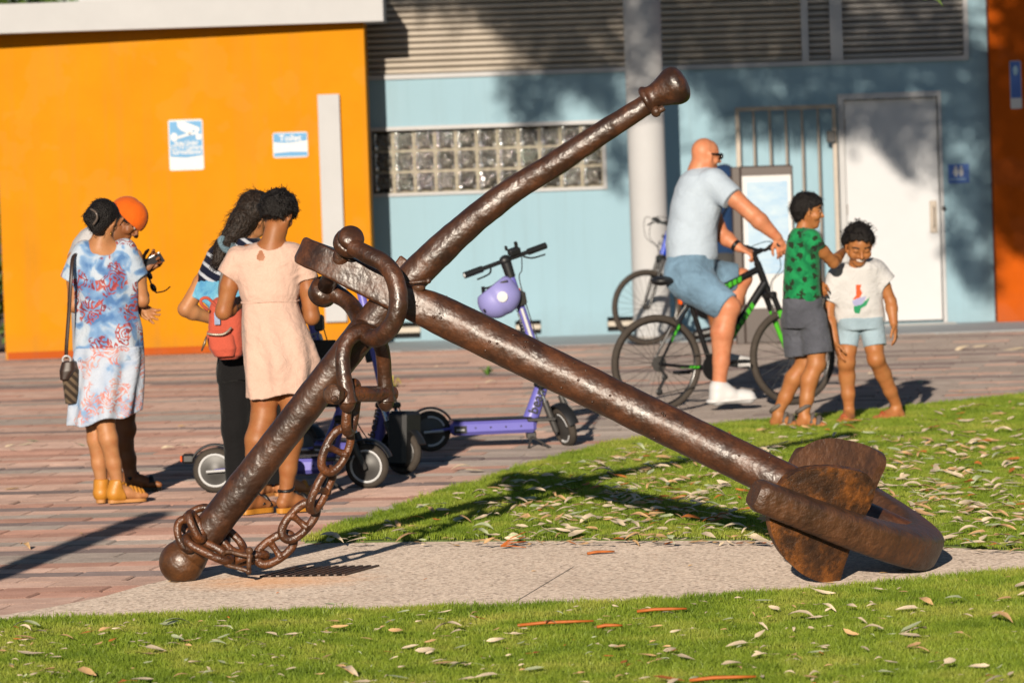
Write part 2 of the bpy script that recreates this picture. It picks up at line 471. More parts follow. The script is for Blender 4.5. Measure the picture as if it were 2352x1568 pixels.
# exposed aggregate slab
def m_slab():
    m = NT('exposed_aggregate'); n1 = m.noise(110, 3, .75); n2 = m.noise(1.3, 4, .6); v = m.n('TexVoronoi'); v.inputs['Scale'].default_value = 70
    m.l(m.coord(), 0, v, 'Vector')
    a = m.ramp(v, 'Color', [(.0, (.10, .075, .065)), (.22, (.30, .245, .205)), (.5, (.44, .37, .315)), (.75, (.52, .44, .38)), (1, (.24, .15, .10))])
    s = m.ramp(n1, 0, [(.3, (.6, .57, .54)), (.6, (1.1, 1.08, 1.05))]); c = m.mix(.75, (a, 0), (s, 0), 'MULTIPLY')
    w = m.ramp(n2, 0, [(.35, (.86, .85, .84)), (.65, (1, 1, 1))]); c = m.mix(.8, c, (w, 0), 'MULTIPLY')
    # rust run-off beside the iron ball
    ctr = G(470, 1338); tc = m.n('TexCoord'); mp = m.n('Mapping', vector_type='TEXTURE')
    mp.inputs['Location'].default_value = (ctr[0] + .32, ctr[1] - .1, 0); mp.inputs['Scale'].default_value = (.62, .55, 1)
    m.l(tc, 'Object', mp, 0); ln = m.n('VectorMath', operation='LENGTH'); m.l(mp, 0, ln, 0)
    n3 = m.noise(9, 5, .7); f = m.math('SUBTRACT', (n3, 0), (ln, 1)); f = m.math('MULTIPLY_ADD', f, 1.5, .48); 
    cl = m.n('Clamp'); m.l(f[0], 0, cl, 0); f = m.math('MULTIPLY', (cl, 0), .5)
    c = m.mix(f, c, (.50, .22, .07)); m.col(c)
    m.set(Roughness=.9); m.b.inputs['Diffuse Roughness'].default_value = 1.0
    m.bump((v, 'Distance'), .55, .006); m.bump((n1, 0), .3, .004); return m.m
V, F = fan(SLAB, .006)
tag(obj('concrete_path', (V, F), m_slab()), kind='structure')
# the saw-cut joint across the slab
p, q = G(1318, 1300, .0075), G(1175, 1386, .0075); t_ = nrm(q - p); s_ = np.cross(t_, [0, 0, 1]) * .0025
tag(obj('slab_joint_line', ([p - s_, q - s_, q + s_, p + s_], [(0, 1, 2, 3)]), mat('joint_dark', (.27, .215, .17), .95, .2)), kind='structure')

SOIL = mat('lawn_soil', (.085, .12, .028), .95, .3, 20, .4, 60)
LAWNZ = .014
for nm, poly in (('back_lawn', BACK_LAWN), ('front_lawn', FRONT_LAWN)):
    V, F = fan(poly, LAWNZ); k_ = len(V); V = np.concatenate([V, V - [0, 0, .03]]); F = F + [(i, (i + 1) % k_, k_ + (i + 1) % k_, k_ + i) for i in range(k_)]; tag(obj(nm, (V, F), SOIL), kind='structure')

# grass
def m_grass():
    m = NT('grass_blade'); oi = m.n('ObjectInfo'); geo = m.n('NewGeometry')
    co = m.n('Mapping'); m.l(geo, 'Position', co, 0); n1 = m.noise(2.2, 3, .6, co); n2 = m.noise(45, 2, .5, co)
    a = m.ramp(n1, 0, [(.3, (.13, .21, .018)), (.50, (.25, .34, .035)), (.72, (.44, .44, .09))])
    b = m.ramp(n2, 0, [(.3, (.7, .75, .7)), (.7, (1.25, 1.2, 1.1))]); c = m.mix(.8, (a, 0), (b, 0), 'MULTIPLY'); m.col(c)
    m.set(Roughness=.5); m.b.inputs['Specular IOR Level'].default_value = .3
    tr = m.n('BsdfTranslucent'); m.l(c[0], c[1], tr, 0); mx = m.n('MixShader'); mx.inputs[0].default_value = .3
    m.l(m.b, 0, mx, 1); m.l(tr, 0, mx, 2); m.l(mx, 0, m.out, 0); return m.m
GRASS = m_grass()
def tuft_mesh(seed, nb=64, rad=.055, hmin=.014, hmax=.033):
    r = random.Random(seed); mb = MB()
    for _ in range(nb):
        a = r.uniform(0, 6.283); q = rad * math.sqrt(r.random()); x, y = q * cos(a), q * sin(a)
        h = r.uniform(hmin, hmax); w = r.uniform(.0011, .0020); b = r.uniform(0, 6.283); ln = r.uniform(.1, .7) * h; la = r.uniform(0, 6.283)
        dx, dy = cos(b) * w, sin(b) * w; lx, ly = cos(la) * ln, sin(la) * ln
        mb.add([[x - dx, y - dy, 0], [x + dx, y + dy, 0], [x + dx * .8 + lx * .35, y + dy * .8 + ly * .35, h * .6], [x - dx * .8 + lx * .35, y - dy * .8 + ly * .35, h * .6], [x + lx, y + ly, h]],
               [(0, 1, 2, 3), (3, 2, 4)])
    g = mb.geo(); me = bpy.data.meshes.new('grass_tuft'); me.from_pydata(g[0], [], g[1]); me.materials.append(GRASS)
    return me
tcol = bpy.data.collections.new('tufts')
for k in range(5):
    tcol.objects.link(bpy.data.objects.new('grass_tuft', tuft_mesh(k)))
def grass_field(name, poly, density):
    """a sheet of turf: tufts spread over the lawn by geometry nodes"""
    V, F = fan(poly, LAWNZ + .002)
    o = obj(name, (V, F), SOIL); tag(o, kind='stuff')
    ng = bpy.data.node_groups.new(name, 'GeometryNodeTree')
    ng.interface.new_socket('Geometry', in_out='INPUT', socket_type='NodeSocketGeometry'); ng.interface.new_socket('Geometry', in_out='OUTPUT', socket_type='NodeSocketGeometry')
    N = ng.nodes; gi = N.new('NodeGroupInput'); go = N.new('NodeGroupOutput')
    dp = N.new('GeometryNodeDistributePointsOnFaces'); dp.inputs['Density'].default_value = density; dp.inputs['Seed'].default_value = 5
    ci = N.new('GeometryNodeCollectionInfo'); ci.inputs[0].default_value = tcol; ci.inputs[1].default_value = True; ci.inputs[2].default_value = True
    ip = N.new('GeometryNodeInstanceOnPoints'); ip.inputs['Pick Instance'].default_value = True
    rv = N.new('FunctionNodeRandomValue'); rv.data_type = 'FLOAT_VECTOR'; rv.inputs[0].default_value = (-.12, -.12, 0); rv.inputs[1].default_value = (.12, .12, 6.283)
    rs = N.new('FunctionNodeRandomValue'); rs.data_type = 'FLOAT'; rs.inputs[2].default_value = .75; rs.inputs[3].default_value = 1.3
    jn = N.new('GeometryNodeJoinGeometry')
    L = ng.links.new
    L(gi.outputs[0], dp.inputs[0]); L(dp.outputs[0], ip.inputs['Points']); L(ci.outputs[0], ip.inputs['Instance'])
    L(rv.outputs[0], ip.inputs['Rotation']); L(rs.outputs[1], ip.inputs['Scale'])
    L(ip.outputs[0], jn.inputs[0]); L(gi.outputs[0], jn.inputs[0]); L(jn.outputs[0], go.inputs[0])
    md = o.modifiers.new('grow', 'NODES'); md.node_group = ng
    return o
clipx = lambda poly, a: [(max(-a, min(a, x)), y) for x, y in poly]
grass_field('grass', FRONT_LAWN, 520)
grass_field('grass', BACK_LAWN, 420)

# ---------------------------------------------------------------- buildings
YB, YO = 45.0, 44.0
wx = lambda px, py, d=YB: W(px, py, d)[0]
wz = lambda px, py, d=YB: W(px, py, d)[2]
def wall_holes(x0, x1, z0, z1, y, holes, depth=.12, back=.3, mi=0):
    """a wall skin at y with real openings and their reveals"""
    xs = sorted({x0, x1, *[h[0] for h in holes], *[h[1] for h in holes]}); zs = sorted({z0, z1, *[h[2] for h in holes], *[h[3] for h in holes]})
    mb = MB()
    for i in range(len(xs) - 1):
        for j in range(len(zs) - 1):
            cx, cz = (xs[i] + xs[i + 1]) / 2, (zs[j] + zs[j + 1]) / 2
            if any(h[0] < cx < h[1] and h[2] < cz < h[3] for h in holes): continue
            mb.add([[xs[i], y, zs[j]], [xs[i + 1], y, zs[j]], [xs[i + 1], y, zs[j + 1]], [xs[i], y, zs[j + 1]]], [(0, 1, 2, 3)])
    for (a, b, c, d) in holes:
        e = y + depth
        mb.add([[a, y, c], [a, e, c], [a, e, d], [a, y, d]], [(0, 1, 2, 3)]); mb.add([[b, y, c], [b, y, d], [b, e, d], [b, e, c]], [(0, 1, 2, 3)])
        mb.add([[a, y, d], [a, e, d], [b, e, d], [b, y, d]], [(0, 1, 2, 3)]); mb.add([[a, y, c], [b, y, c], [b, e, c], [a, e, c]], [(0, 1, 2, 3)])
    e = y + back
    mb.add([[x0, y, z0], [x0, y, z1], [x0, e, z1], [x0, e, z0]], [(0, 1, 2, 3)]); mb.add([[x1, y, z0], [x1, e, z0], [x1, e, z1], [x1, y, z1]], [(0, 1, 2, 3)])
    mb.add([[x0, y, z1], [x1, y, z1], [x1, e, z1], [x0, e, z1]], [(0, 1, 2, 3)])
    return mb

bb = thing('amenities_building', 'pale blue building with louvres along its top, a glass block window and a white door', 'building', (1, YB, 0))
BX0, BX1 = wx(836, 500) - 1.2, wx(2276, 400)
LZ0, LZ1 = 2.475, 3.72
win = (wx(856, 400), wx(1384, 360), wz(1120, 437), wz(1120, 293))
door = (wx(1944, 480), wx(2160, 480), 0.02, wz(2045, 226))
vents = []
for px0, px1, py0, py1 in ((852, 966, 741, 782), (1184, 1243, 736, 777), (1396, 1470, 727, 770)):
    z0, z1 = wz((px0 + px1) / 2, py1), wz((px0 + px1) / 2, py0); vents.append((wx(px0, 760), wx(px1, 755), max(z0, .03), z1))
holes = [win, door] + vents + [(BX0 + .3, wx(2218, 60), LZ0, LZ1)]
w = wall_holes(BX0, BX1, 0, 4.1, YB, holes, .14)
obj('wall', w.geo(), BLUE, bb)
# things behind the openings
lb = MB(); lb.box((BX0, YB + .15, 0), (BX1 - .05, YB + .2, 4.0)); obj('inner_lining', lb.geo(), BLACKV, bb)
rb_ = MB(); rb_.box((BX0 - .5, YB - .7, 4.12), (BX1 + .4, YB + 6, 4.32), bev=.02); obj('roof', rb_.geo(), WHITE, bb)
# louvres
louv_x = [(BX0 + .3, wx(1840, 70)), (wx(1856, 70), wx(1906, 70)), (wx(1934, 60), wx(2212, 60))]
SL_P = .0585
for n_, (a, b) in enumerate(louv_x):
    lv = bpy.data.objects.new('louvre_panel', None); COL.objects.link(lv); lv.parent = bb; lv.location = (a, 0, 0); ORG[lv.name] = np.array([a, 0, 0]) + ORG[bb.name]
    lv.location = (a - 1 + 0, 0, 0); ORG[lv.name] = np.array([a, YB, 0.0])
    L_ = b - a
    y = 0.0
    prof = [(.06, .000), (.012, .012), (.004, .026), (.004, .034), (.012, .048), (.06, .0555)]
    V = []; 
    for xx in (0, L_):
        for (dy, dz) in prof: V.append([xx, dy, dz])
    k = len(prof); Fs = [(i, i + k, i + k + 1, i + 1) for i in range(k - 1)] + [tuple(range(k)), tuple(range(2 * k - 1, k - 1, -1))]
    s0 = None
    nz = int((LZ1 - LZ0 - .03) / SL_P)
    for i in range(nz):
        if s0 is None: s0 = obj('slat', (np.array(V), Fs), CREAM if n_ == 0 else GREYM, lv, world=False); s = s0
        else: s = s0.copy(); COL.objects.link(s)
        s.location = (0, .02, LZ0 + .03 + i * SL_P)
fr = MB()
fr.box((BX0 + .3, YB - .03, LZ0 - .012), (wx(2222, 60), YB + .1, LZ0 + .03))
for (a, b) in ((wx(1840, 70), wx(1856, 70)), (wx(1906, 70), wx(1934, 60)), (wx(2212, 60), wx(2223, 60))):
    fr.box((a, YB - .035, LZ0 + .032), (b, YB + .1, LZ1))
obj('louvre_frame', fr.geo(), WHITE, bb)
# glass block window
wf = bpy.data.objects.new('glass_block_window', None); COL.objects.link(wf); wf.parent = bb; ORG[wf.name] = ORG[bb.name]
x0, x1, z0, z1 = win
f = MB(); t = .035
f.box((x0 - t, YB - .025, z1), (x1 + t, YB + .1, z1 + t)); f.box((x0 - t, YB - .03, z0 - t * .8), (x1 + t, YB + .1, z0))
f.box((x0 - t, YB - .025, z0 + .001), (x0, YB + .1, z1 - .001)); f.box((x1, YB - .025, z0 + .001), (x1 + t, YB + .1, z1 - .001))
obj('frame', f.geo(), WHITE, wf)
f = MB(); f.box((x0, YB + .075, z0), (x1, YB + .12, z1)); obj('mortar', f.geo(), mat('mortar', (.30, .27, .21), .8, .1), wf)
def m_glass():
    m = NT('glass_block'); co = m.n('TexCoord'); oi = m.n('ObjectInfo'); ad = m.n('VectorMath', operation='ADD')
    sc = m.n('VectorMath', operation='SCALE'); m.l(oi, 'Location', sc, 0); sc.inputs['Scale'].default_value = 3.7
    m.l(co, 'Object', ad, 0); m.l(sc, 0, ad, 1)
    n1 = m.n('TexNoise'); n1.inputs['Scale'].default_value = 22; n1.inputs['Detail'].default_value = 1.5; n1.inputs['Distortion'].default_value = 1.5; m.l(ad, 0, n1, 'Vector')
    n2 = m.n('TexNoise'); n2.inputs['Scale'].default_value = 5; m.l(ad, 0, n2, 'Vector')
    r = m.ramp(n1, 0, [(.3, (.016, .015, .012)), (.52, (.055, .05, .04)), (.75, (.17, .155, .125))]); 
    r2 = m.ramp(n2, 0, [(.3, (.5, .5, .5)), (.7, (1.2, 1.2, 1.2))]); c = m.mix(1, (r, 0), (r2, 0), 'MULTIPLY'); m.col(c)
    m.set(Roughness=.06); m.b.inputs['Specular IOR Level'].default_value = .8
    m.bump((n1, 0), .9, .02); return m.m
GLASSB = m_glass()
nc, nr_ = 11, 3; pw, ph_ = (x1 - x0) / nc, (z1 - z0) / nr_
bm_ = MB(); hw, hh = pw / 2 - .011, ph_ / 2 - .011
# pillow-faced block with a raised rim
gx = np.linspace(-1, 1, 9); V = []
for j in gx:
    for i in gx:
        e = max(abs(i), abs(j)); dpt = -.030 + (.010 if e < .8 else 0) + (.03 if e > .99 else 0) + .006 * cos(i * 7) * cos(j * 7)
        V.append([i * hw, dpt, j * hh])
Fq = [(j * 9 + i, j * 9 + i + 1, (j + 1) * 9 + i + 1, (j + 1) * 9 + i) for j in range(8) for i in range(8)]
bd = MB(); bd.add(np.array(V), Fq, 0)
for (bx, bz, br_) in ((-.76, .72, .024), (-.80, .26, .018), (-.80, -.18, .016), (-.72, -.68, .030), (.80, -.70, .019), (.84, .66, .012)): bd.sphere((bx * hw, -.022, bz * hh), br_, 14, 8, 1, sc=(.8, .8, 1))  # shiny metal beads added to imitate sun glints on the glass
GLINT = mat('glint_bead', (.72, .72, .70), .10, 0, metal=.85)
g0 = None
for j in range(nr_):
    for i in range(nc):
        if g0 is None: g0 = obj('glass_block', bd.geo(), [GLASSB, GLINT], wf, smooth=True, world=False); gg = g0
        else: gg = g0.copy(); COL.objects.link(gg)
        gg.location = (x0 + (i + .5) * pw - 1, .075, z0 + (j + .5) * ph_)
# door
dr = bpy.data.objects.new('door', None); COL.objects.link(dr); dr.parent = bb; ORG[dr.name] = ORG[bb.name]
a, b, c, d = door
f = MB(); t = .055
f.box((a - t, YB - .03, .012), (a, YB + .1, d + t)); f.box((b, YB - .03, .012), (b + t * .6, YB + .1, d + t)); f.box((a + .001, YB - .03, d), (b - .001, YB + .1, d + t))
obj('frame', f.geo(), WHITE, dr)
f = MB(); f.box((a + .006, YB + .02, .035), (b - .006, YB + .065, d - .006), bev=.004); obj('door_leaf', f.geo(), DOORW, dr)
f = MB(); f.box((wx(2136, 500), YB + .008, wz(2145, 535)), (wx(2153, 500), YB + .019, wz(2145, 461)), bev=.003)
f.tube([(wx(2145, 500), YB + .01, wz(2145, 522)), (wx(2145, 500), YB - .03, wz(2145, 520)), (wx(2145, 500), YB - .03, wz(2145, 476)), (wx(2145, 500), YB + .01, wz(2145, 474))], .008, 8)
obj('pull_handle', f.geo(), STEEL, dr)
f = MB(); f.lathe([(.022, 0), (.022, .02), (.012, .05), (.0, .052)], 12, (b + .03, YB - .03, wz(2168, 478)), (0, -1, 0)); obj('lock_knob', f.geo(), BLACKP, dr)
for zz in (.3, 1.1, 1.9): f = MB(); f.tube([(a + .004, YB + .012, zz - .05), (a + .004, YB + .012, zz + .05)], .011, 8); obj('hinge', f.geo(), STEEL, dr, smooth=True, auto=40)
f = MB(); f.box((a - .1, YB - .2, .0), (b + .1, YB + .06, .011)); obj('threshold', f.geo(), mat('threshold', (.4, .38, .36), .7), dr)
# low vents with one pale slat
for (a, b, c, d) in vents:
    v = bpy.data.objects.new('floor_vent', None); COL.objects.link(v); v.parent = bb; ORG[v.name] = ORG[bb.name]
    f = MB(); f.box((a, YB + .1, c), (b, YB + .13, d)); obj('recess', f.geo(), BLACKV, v)
    f = MB(); h = d - c; f.box((a + .002, YB + .02, c + h * .33), (b - .002, YB + .06, c + h * .70), bev=.006); obj('slat', f.geo(), CREAM, v)
# footpath apron along the wall
f = MB(); f.box((wx(866, 800), 43.1, -.02), (BX1 + .02, YB - .002, .004)); f.box((BX1 + .021, 43.1, -.02), (8, YB - .22, .004))
tag(obj('wall_apron', f.geo(), mat('apron_concrete', (.36, .40, .42), .8, .12, 5, .2, 80)), kind='structure')

# round column
c = W(1490, 500, 43.9); col_ = thing('round_column', 'white round column standing in front of the blue wall', 'column', (c[0], 43.9, 0))
f = MB(); f.lathe([(.172, 0.0), (.172, 4.1)], 40, (c[0], 43.9, 0)); obj('shaft', f.geo(), WHITE, col_, smooth=True, auto=40)
f = MB(); f.lathe([(.178, 0), (.178, .02), (.173, .03)], 40, (c[0], 43.9, 0)); obj('base_ring', f.geo(), GREYM, col_)

# orange building
ob = thing('orange_building', 'bright orange rendered building with a white roof edge', 'building', (-3, YO, 0))
OX1 = wx(848, 430, YO); OX0 = wx(5, 600, YO)
f = MB()
f.add([[OX0, YO, 0], [OX1, YO, 0], [OX1, YO, 3.02], [OX0, YO, 3.02]], [(0, 1, 2, 3)])
f.add([[OX1, YO, 0], [OX1, YB + 1, 0], [OX1, YB + 1, 3.02], [OX1, YO, 3.02]], [(0, 1, 2, 3)])
f.add([[OX0, YO, 0], [OX0, YO, 3.02], [OX0, YB + 6, 3.02], [OX0, YB + 6, 0]], [(0, 1, 2, 3)])
obj('wall', f.geo(), ORANGE, ob)
RX1 = wx(880, 30, YO - .2)
f = MB(); P = [(OX0 - 2.2, YO - .66), (RX1, YO - .22), (RX1, YO + 3), (OX0 - 2.2, YO + 3)]
f.prism([[x, y, 2.985] for x, y in P], (0, 0, .265)); obj('roof_fascia', f.geo(), WHITE, ob)
f = MB(); P = [(wx(150, 0, YO) , YO + 1.4), (RX1 - .3, YO + 1.2), (RX1 - .3, YO + 3), (wx(150, 0, YO), YO + 3)]
f.prism([[x, y, 3.252] for x, y in P], (0, 0, .28)); obj('upper_roof', f.geo(), WHITE, ob)
f = MB(); xa, xb = wx(729, 218, YO - .03), wx(779, 217, YO - .03); f.box((xa, YO - .06, .25), (xb, YO - .002, wz(755, 217, YO - .06)), bev=.004); obj('white_cover_strip', f.geo(), WHITE, ob)
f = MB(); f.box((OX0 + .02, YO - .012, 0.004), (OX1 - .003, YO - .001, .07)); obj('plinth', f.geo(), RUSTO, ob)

# burnt orange wall at the right
rx = BX1 + .004
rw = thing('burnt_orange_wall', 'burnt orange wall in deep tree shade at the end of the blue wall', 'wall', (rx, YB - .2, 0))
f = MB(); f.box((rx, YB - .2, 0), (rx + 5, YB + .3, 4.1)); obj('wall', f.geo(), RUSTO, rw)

# gate of steel bars
gy = YB - .16
gt = thing('security_gate', 'stainless steel bar gate with a black lock box beside the white door', 'gate', (wx(1808, 500), gy, 0))
gx0, gx1 = wx(1696, 500, gy), wx(1928, 500, gy); gz = wz(1810, 243, gy)
f = MB(); t = .04
f.box((gx0, gy, .06), (gx0 + t, gy + t, gz)); f.box((gx1 - t, gy, .06), (gx1, gy + t, gz)); f.box((gx0 + t, gy, gz - t), (gx1 - t, gy + t, gz)); f.box((gx0 + t, gy, .06), (gx1 - t, gy + t, .1))
obj('gate_frame', f.geo(), STEEL, gt)
b0 = None
for i in range(5):
    x = gx0 + t / 2 + (i + 1) * (gx1 - gx0 - t) / 6
    if b0 is None:
        f = MB(); f.tube([(0, 0, .101), (0, 0, gz - t - .001)], .013, 10); b0 = obj('bar', f.geo(), STEEL, gt, world=False, smooth=True, auto=40); o = b0
    else: o = b0.copy(); COL.objects.link(o)
    o.location = (x - ORG[gt.name][0], t / 2, 0)
f = MB(); f.box((gx1 - .1, gy - .05, wz(1910, 328, gy)), (gx1 - .012, gy - .004, wz(1910, 300, gy)), bev=.006); obj('lock_box', f.geo(), BLACKP, gt)

# information totem
ty = 42.25
t0, t1, t2 = W(1687, 600, ty)[0], W(1710, 600, ty)[0], W(1822, 600, ty)[0]
tt = thing('information_totem', 'dark brown framed information board with a pale blue poster behind the bald rider', 'information board', ((t1 + t2) / 2, ty, 0))
tz = W(1760, 381, ty)[2]; pz0 = W(1766, 707, ty)[2]; pz1 = W(1766, 403, ty)[2]
f = MB(); f.box((t1 - .012, ty, 0), (t2 + .02, ty + .26, tz), bev=.01); f.box((t0, ty + .02, 0), (t1 - .014, ty + .24, tz - .004), bev=.006); obj('cabinet', f.geo(), DBROWN, tt)
f = MB(); f.box((t1, ty - .012, pz0), (t2, ty - .002, pz1)); obj('white_border', f.geo(), SIGNWHITE, tt)
def m_poster():
    m = NT('poster_print'); n1 = m.noise(4, 4, .6, m.coord(scale=(1, 1, 2.6))); n2 = m.noise(14, 2, .5, m.coord(scale=(1, 1, 5)))
    r = m.ramp(n1, 0, [(.35, (.26, .40, .55)), (.6, (.34, .46, .56)), (.72, (.47, .52, .56))]); r2 = m.ramp(n2, 0, [(.55, (0, 0, 0)), (.62, (1, 1, 1))])
    c = m.mix(m.math('MULTIPLY', (r2, 0), .25), (r, 0), (.5, .55, .58)); m.col(c); m.set(Roughness=.35); return m.m
f = MB(); f.box((t1 + .035, ty - .018, pz0 + .30), (t2 - .03, ty - .0125, pz1 - .05)); obj('poster', f.geo(), m_poster(), tt)

# signs on the walls
def sign_base(name, label, x0, x1, z0, z1, y, m=None, r=.02):
    s = thing(name, label, 'sign', ((x0 + x1) / 2, y, z0))
    n = 5; P = []
    for (cx, cz, a0) in ((x1 - r, z1 - r, 0), (x0 + r, z1 - r, 90), (x0 + r, z0 + r, 180), (x1 - r, z0 + r, 270)):
        for k in range(n):
            a = radians(a0 + 90 * k / (n - 1)); P.append([cx + r * cos(a), y, cz + r * sin(a)])
    f = MB(); f.prism(P[::-1], (0, -.006, 0)); f.F[0] = f.F[0]; obj('plate', f.geo(), m or SIGNWHITE, s)
    return s
def put(s, name, fn, m, smooth=False):
    f = MB(); fn(f); return obj(name, f.geo(), m, s, smooth=smooth)
def text_at(s, txt, x, z, y, size, m, bold=False, name='lettering', width=None):
    V, F = text_geo(txt, size, .0016, bold)
    if width:
        w0 = V[:, 0].max() - V[:, 0].min(); V[:, 0] *= width / w0
    return obj(name, (V + [x, y, z], F), m, s)
# camera surveillance sign
sx0, sx1 = wx(388, 333, YO), wx(467, 333, YO); sz0, sz1 = wz(428, 391, YO), wz(428, 275, YO); y = YO - .001
cs = sign_base('surveillance_sign', 'tall blue and white camera surveillance sign on the orange wall', sx0, sx1, sz0, sz1, y)
sw = sx1 - sx0; sh = sz1 - sz0; yy = y - .0075
P = [(.03, .27), (.5, .245), (.97, .285), (.97, .97), (.03, .97)]
put(cs, 'blue_panel', lambda f: f.prism([[sx0 + a * sw, yy, sz0 + b * sh] for a, b in P][::-1], (0, -.0015, 0)), SIGNCYAN)
def cam_icon(f):
    q = yy - .002
    def pl(pts): f.prism([[sx0 + a * sw, q, sz0 + b * sh] for a, b in pts][::-1], (0, -.0015, 0))
    pl([(.27, .97), (.45, .965), (.88, .84), (.92, .80), (.83, .71), (.66, .69), (.36, .80), (.27, .87)][::-1])
    pl([(.24, .665), (.62, .74), (.66, .70), (.26, .625)][::-1])
    pl([(.16 + .1 * cos(t), .66 + .085 * sin(t)) for t in np.linspace(0, 2 * pi, 14)[:-1]][::1])
    pl([(.80, .60), (.95, .60), (.95, .71), (.80, .71)][::1])
put(cs, 'camera_symbol', cam_icon, SIGNWHITE)
put(cs, 'camera_lens', lambda f: f.prism([[sx0 + a * sw, yy - .004, sz0 + b * sh] for a, b in ((.66, .755), (.76, .805), (.78, .76), (.70, .735))], (0, -.001, 0)), SIGNCYAN)
for i, tx in enumerate(('Area Under', 'CCTV Camera', 'Surveillance')):
    text_at(cs, tx, (sx0 + sx1) / 2 + .003, sz0 + sh * (.535 - i * .088), yy - .003, .062, SIGNWHITE, True, width=sw * (.70, .90, .84)[i])
put(cs, 'emblem', lambda f: f.box((sx0 + .70 * sw, yy - .001, sz0 + .09 * sh), (sx0 + .82 * sw, yy, sz0 + .13 * sh)), SIGNPALE)
# toilet sign
a0, a1 = wx(627, 333, YO), wx(707, 333, YO); b0_, b1_ = wz(667, 362, YO), wz(667, 304, YO)
ts = sign_base('toilet_sign', 'small white and blue toilet sign beside the white strip on the orange wall', a0, a1, b0_, b1_, y)
aw, ah = a1 - a0, b1_ - b0_
put(ts, 'blue_band', lambda f: f.prism([[a0 + u * aw, yy, b0_ + v * ah] for u, v in ((.02, .62), (.3, .58), (.6, .59), (.98, .66), (.98, .96), (.02, .97))][::-1], (0, -.0015, 0)), SIGNCYAN)
put(ts, 'lower_band', lambda f: f.prism([[a0 + u * aw, yy, b0_ + v * ah] for u, v in ((.02, .05), (.98, .05), (.98, .22), (.5, .24), (.02, .2))][::-1], (0, -.0015, 0)), SIGNCYAN)
text_at(ts, 'Toilet', (a0 + a1) / 2, b0_ + ah * .76, yy - .003, .085, SIGNWHITE, True)
for u in (.1, .25, .38): put(ts, 'pictogram', lambda f: f.box((a0 + u * aw, yy - .001, b0_ + .38 * ah), (a0 + (u + .07) * aw, yy, b0_ + .5 * ah)), SIGNPALE)
# restroom sign beside the door
y2 = YB - .001; r0, r1 = wx(2178, 398), wx(2226, 398); q0, q1 = wz(2202, 421), wz(2202, 377)
rs = sign_base('restroom_sign', 'small square blue sign with two white figures beside the white door', r0, r1, q0, q1, y2, SIGNBLUE, .008)
o_ = None; rw_, rh = r1 - r0, q1 - q0
def figs(f):
    for u in (.36, .62):
        x = r0 + u * rw_; f.sphere((x, y2 - .008, q0 + rh * .84), .013, 10, 6, sc=(1, .2, 1))
        k = .028 if u < .5 else .02
        f.prism([[x - k, y2 - .008, q0 + rh * .5], [x + k, y2 - .008, q0 + rh * .5], [x + .018, y2 - .008, q0 + rh * .76], [x - .018, y2 - .008, q0 + rh * .76]], (0, -.002, 0))
        f.box((x - .014, y2 - .01, q0 + rh * .36), (x + .014, y2 - .008, q0 + rh * .5))
put(rs, 'figures', figs, SIGNWHITE)
put(rs, 'line_of_text', lambda f: [f.box((r0 + (.08 + .13 * k) * rw_, y2 - .009, q0 + rh * .17), (r0 + (.17 + .13 * k) * rw_, y2 - .007, q0 + rh * .25)) for k in range(6)], SIGNPALE)
# narrow sign on the burnt orange wall
y3 = YB - .201; n0, n1 = wx(2320, 200, y3), wx(2346, 200, y3); m0, m1 = wz(2333, 250, y3), wz(2333, 140, y3)
ns = sign_base('narrow_sign', 'narrow blue sign with a white foot on the burnt orange wall', n0, n1, m0, m1, y3, SIGNWHITE, .012)
put(ns, 'blue_panel', lambda f: f.box((n0 + .005, y3 - .009, m0 + .1), (n1 - .005, y3 - .0065, m1 - .006)), SIGNBLUE)
put(ns, 'symbol', lambda f: f.sphere(((n0 + n1) / 2, y3 - .010, m1 - .09), .03, 10, 6, sc=(.8, .08, 1.6)), SIGNPALE)
# ---------------------------------------------------------------- the anchor
def m_iron(name, base, rust, gloss, rustiness, bump=.5, bs=26):
    m = NT(name); n1 = m.noise(3.2, 6, .65); n2 = m.noise(bs, 2.5, .55); n3 = m.noise(9, 6, .72); n4 = m.noise(120, 3, .6)
    geo = m.n('NewGeometry')
    pr = m.ramp(geo, 'Pointiness', [(.44, (1, 1, 1)), (.51, (0, 0, 0))])
    f = m.math('MULTIPLY_ADD', (n3, 0), 1.6, rustiness - 1.0); f = m.math('ADD', f, m.math('MULTIPLY', (pr, 0), .45))
    cl = m.n('Clamp'); m.l(f[0], 0, cl, 0)
    b = np.array(base); r = m.ramp(n1, 0, [(.3, tuple(b * .45)), (.5, tuple(b)), (.7, tuple(b * 1.9))])
    ru = m.ramp(n4, 0, [(.3, tuple(np.array(rust) * .55)), (.7, tuple(np.array(rust) * 1.2))])
    c = m.mix((cl, 0), (r, 0), (ru, 0)); m.col(c)
    m.set(Roughness=m.math('MULTIPLY_ADD', (cl, 0), .35, gloss))
    m.b.inputs['Specular IOR Level'].default_value = .75
    m.b.inputs['Coat Weight'].default_value = .12; m.b.inputs['Coat Roughness'].default_value = .32
    m.bump((n2, 0), bump, .02); m.bump((n4, 0), .12, .003)
    return m.m
IRON = m_iron('varnished_iron', (.042, .0165, .0070), (.21, .060, .010), .40, .22, .45, 20)
IRON3 = m_iron('worn_iron', (.040, .0160, .0070), (.22, .062, .012), .36, .28, .4, 26)
IRON2 = m_iron('chain_iron', (.030, .0125, .006), (.30, .085, .012), .36, .46, .45, 44)
RUST = m_iron('rusted_iron', (.055, .023, .0095), (.19, .064, .012), .48, .32, .55, 30)
BALLI = m_iron('rusty_ball_iron', (.060, .024, .008), (.20, .066, .010), .36, .44, .35, 22)
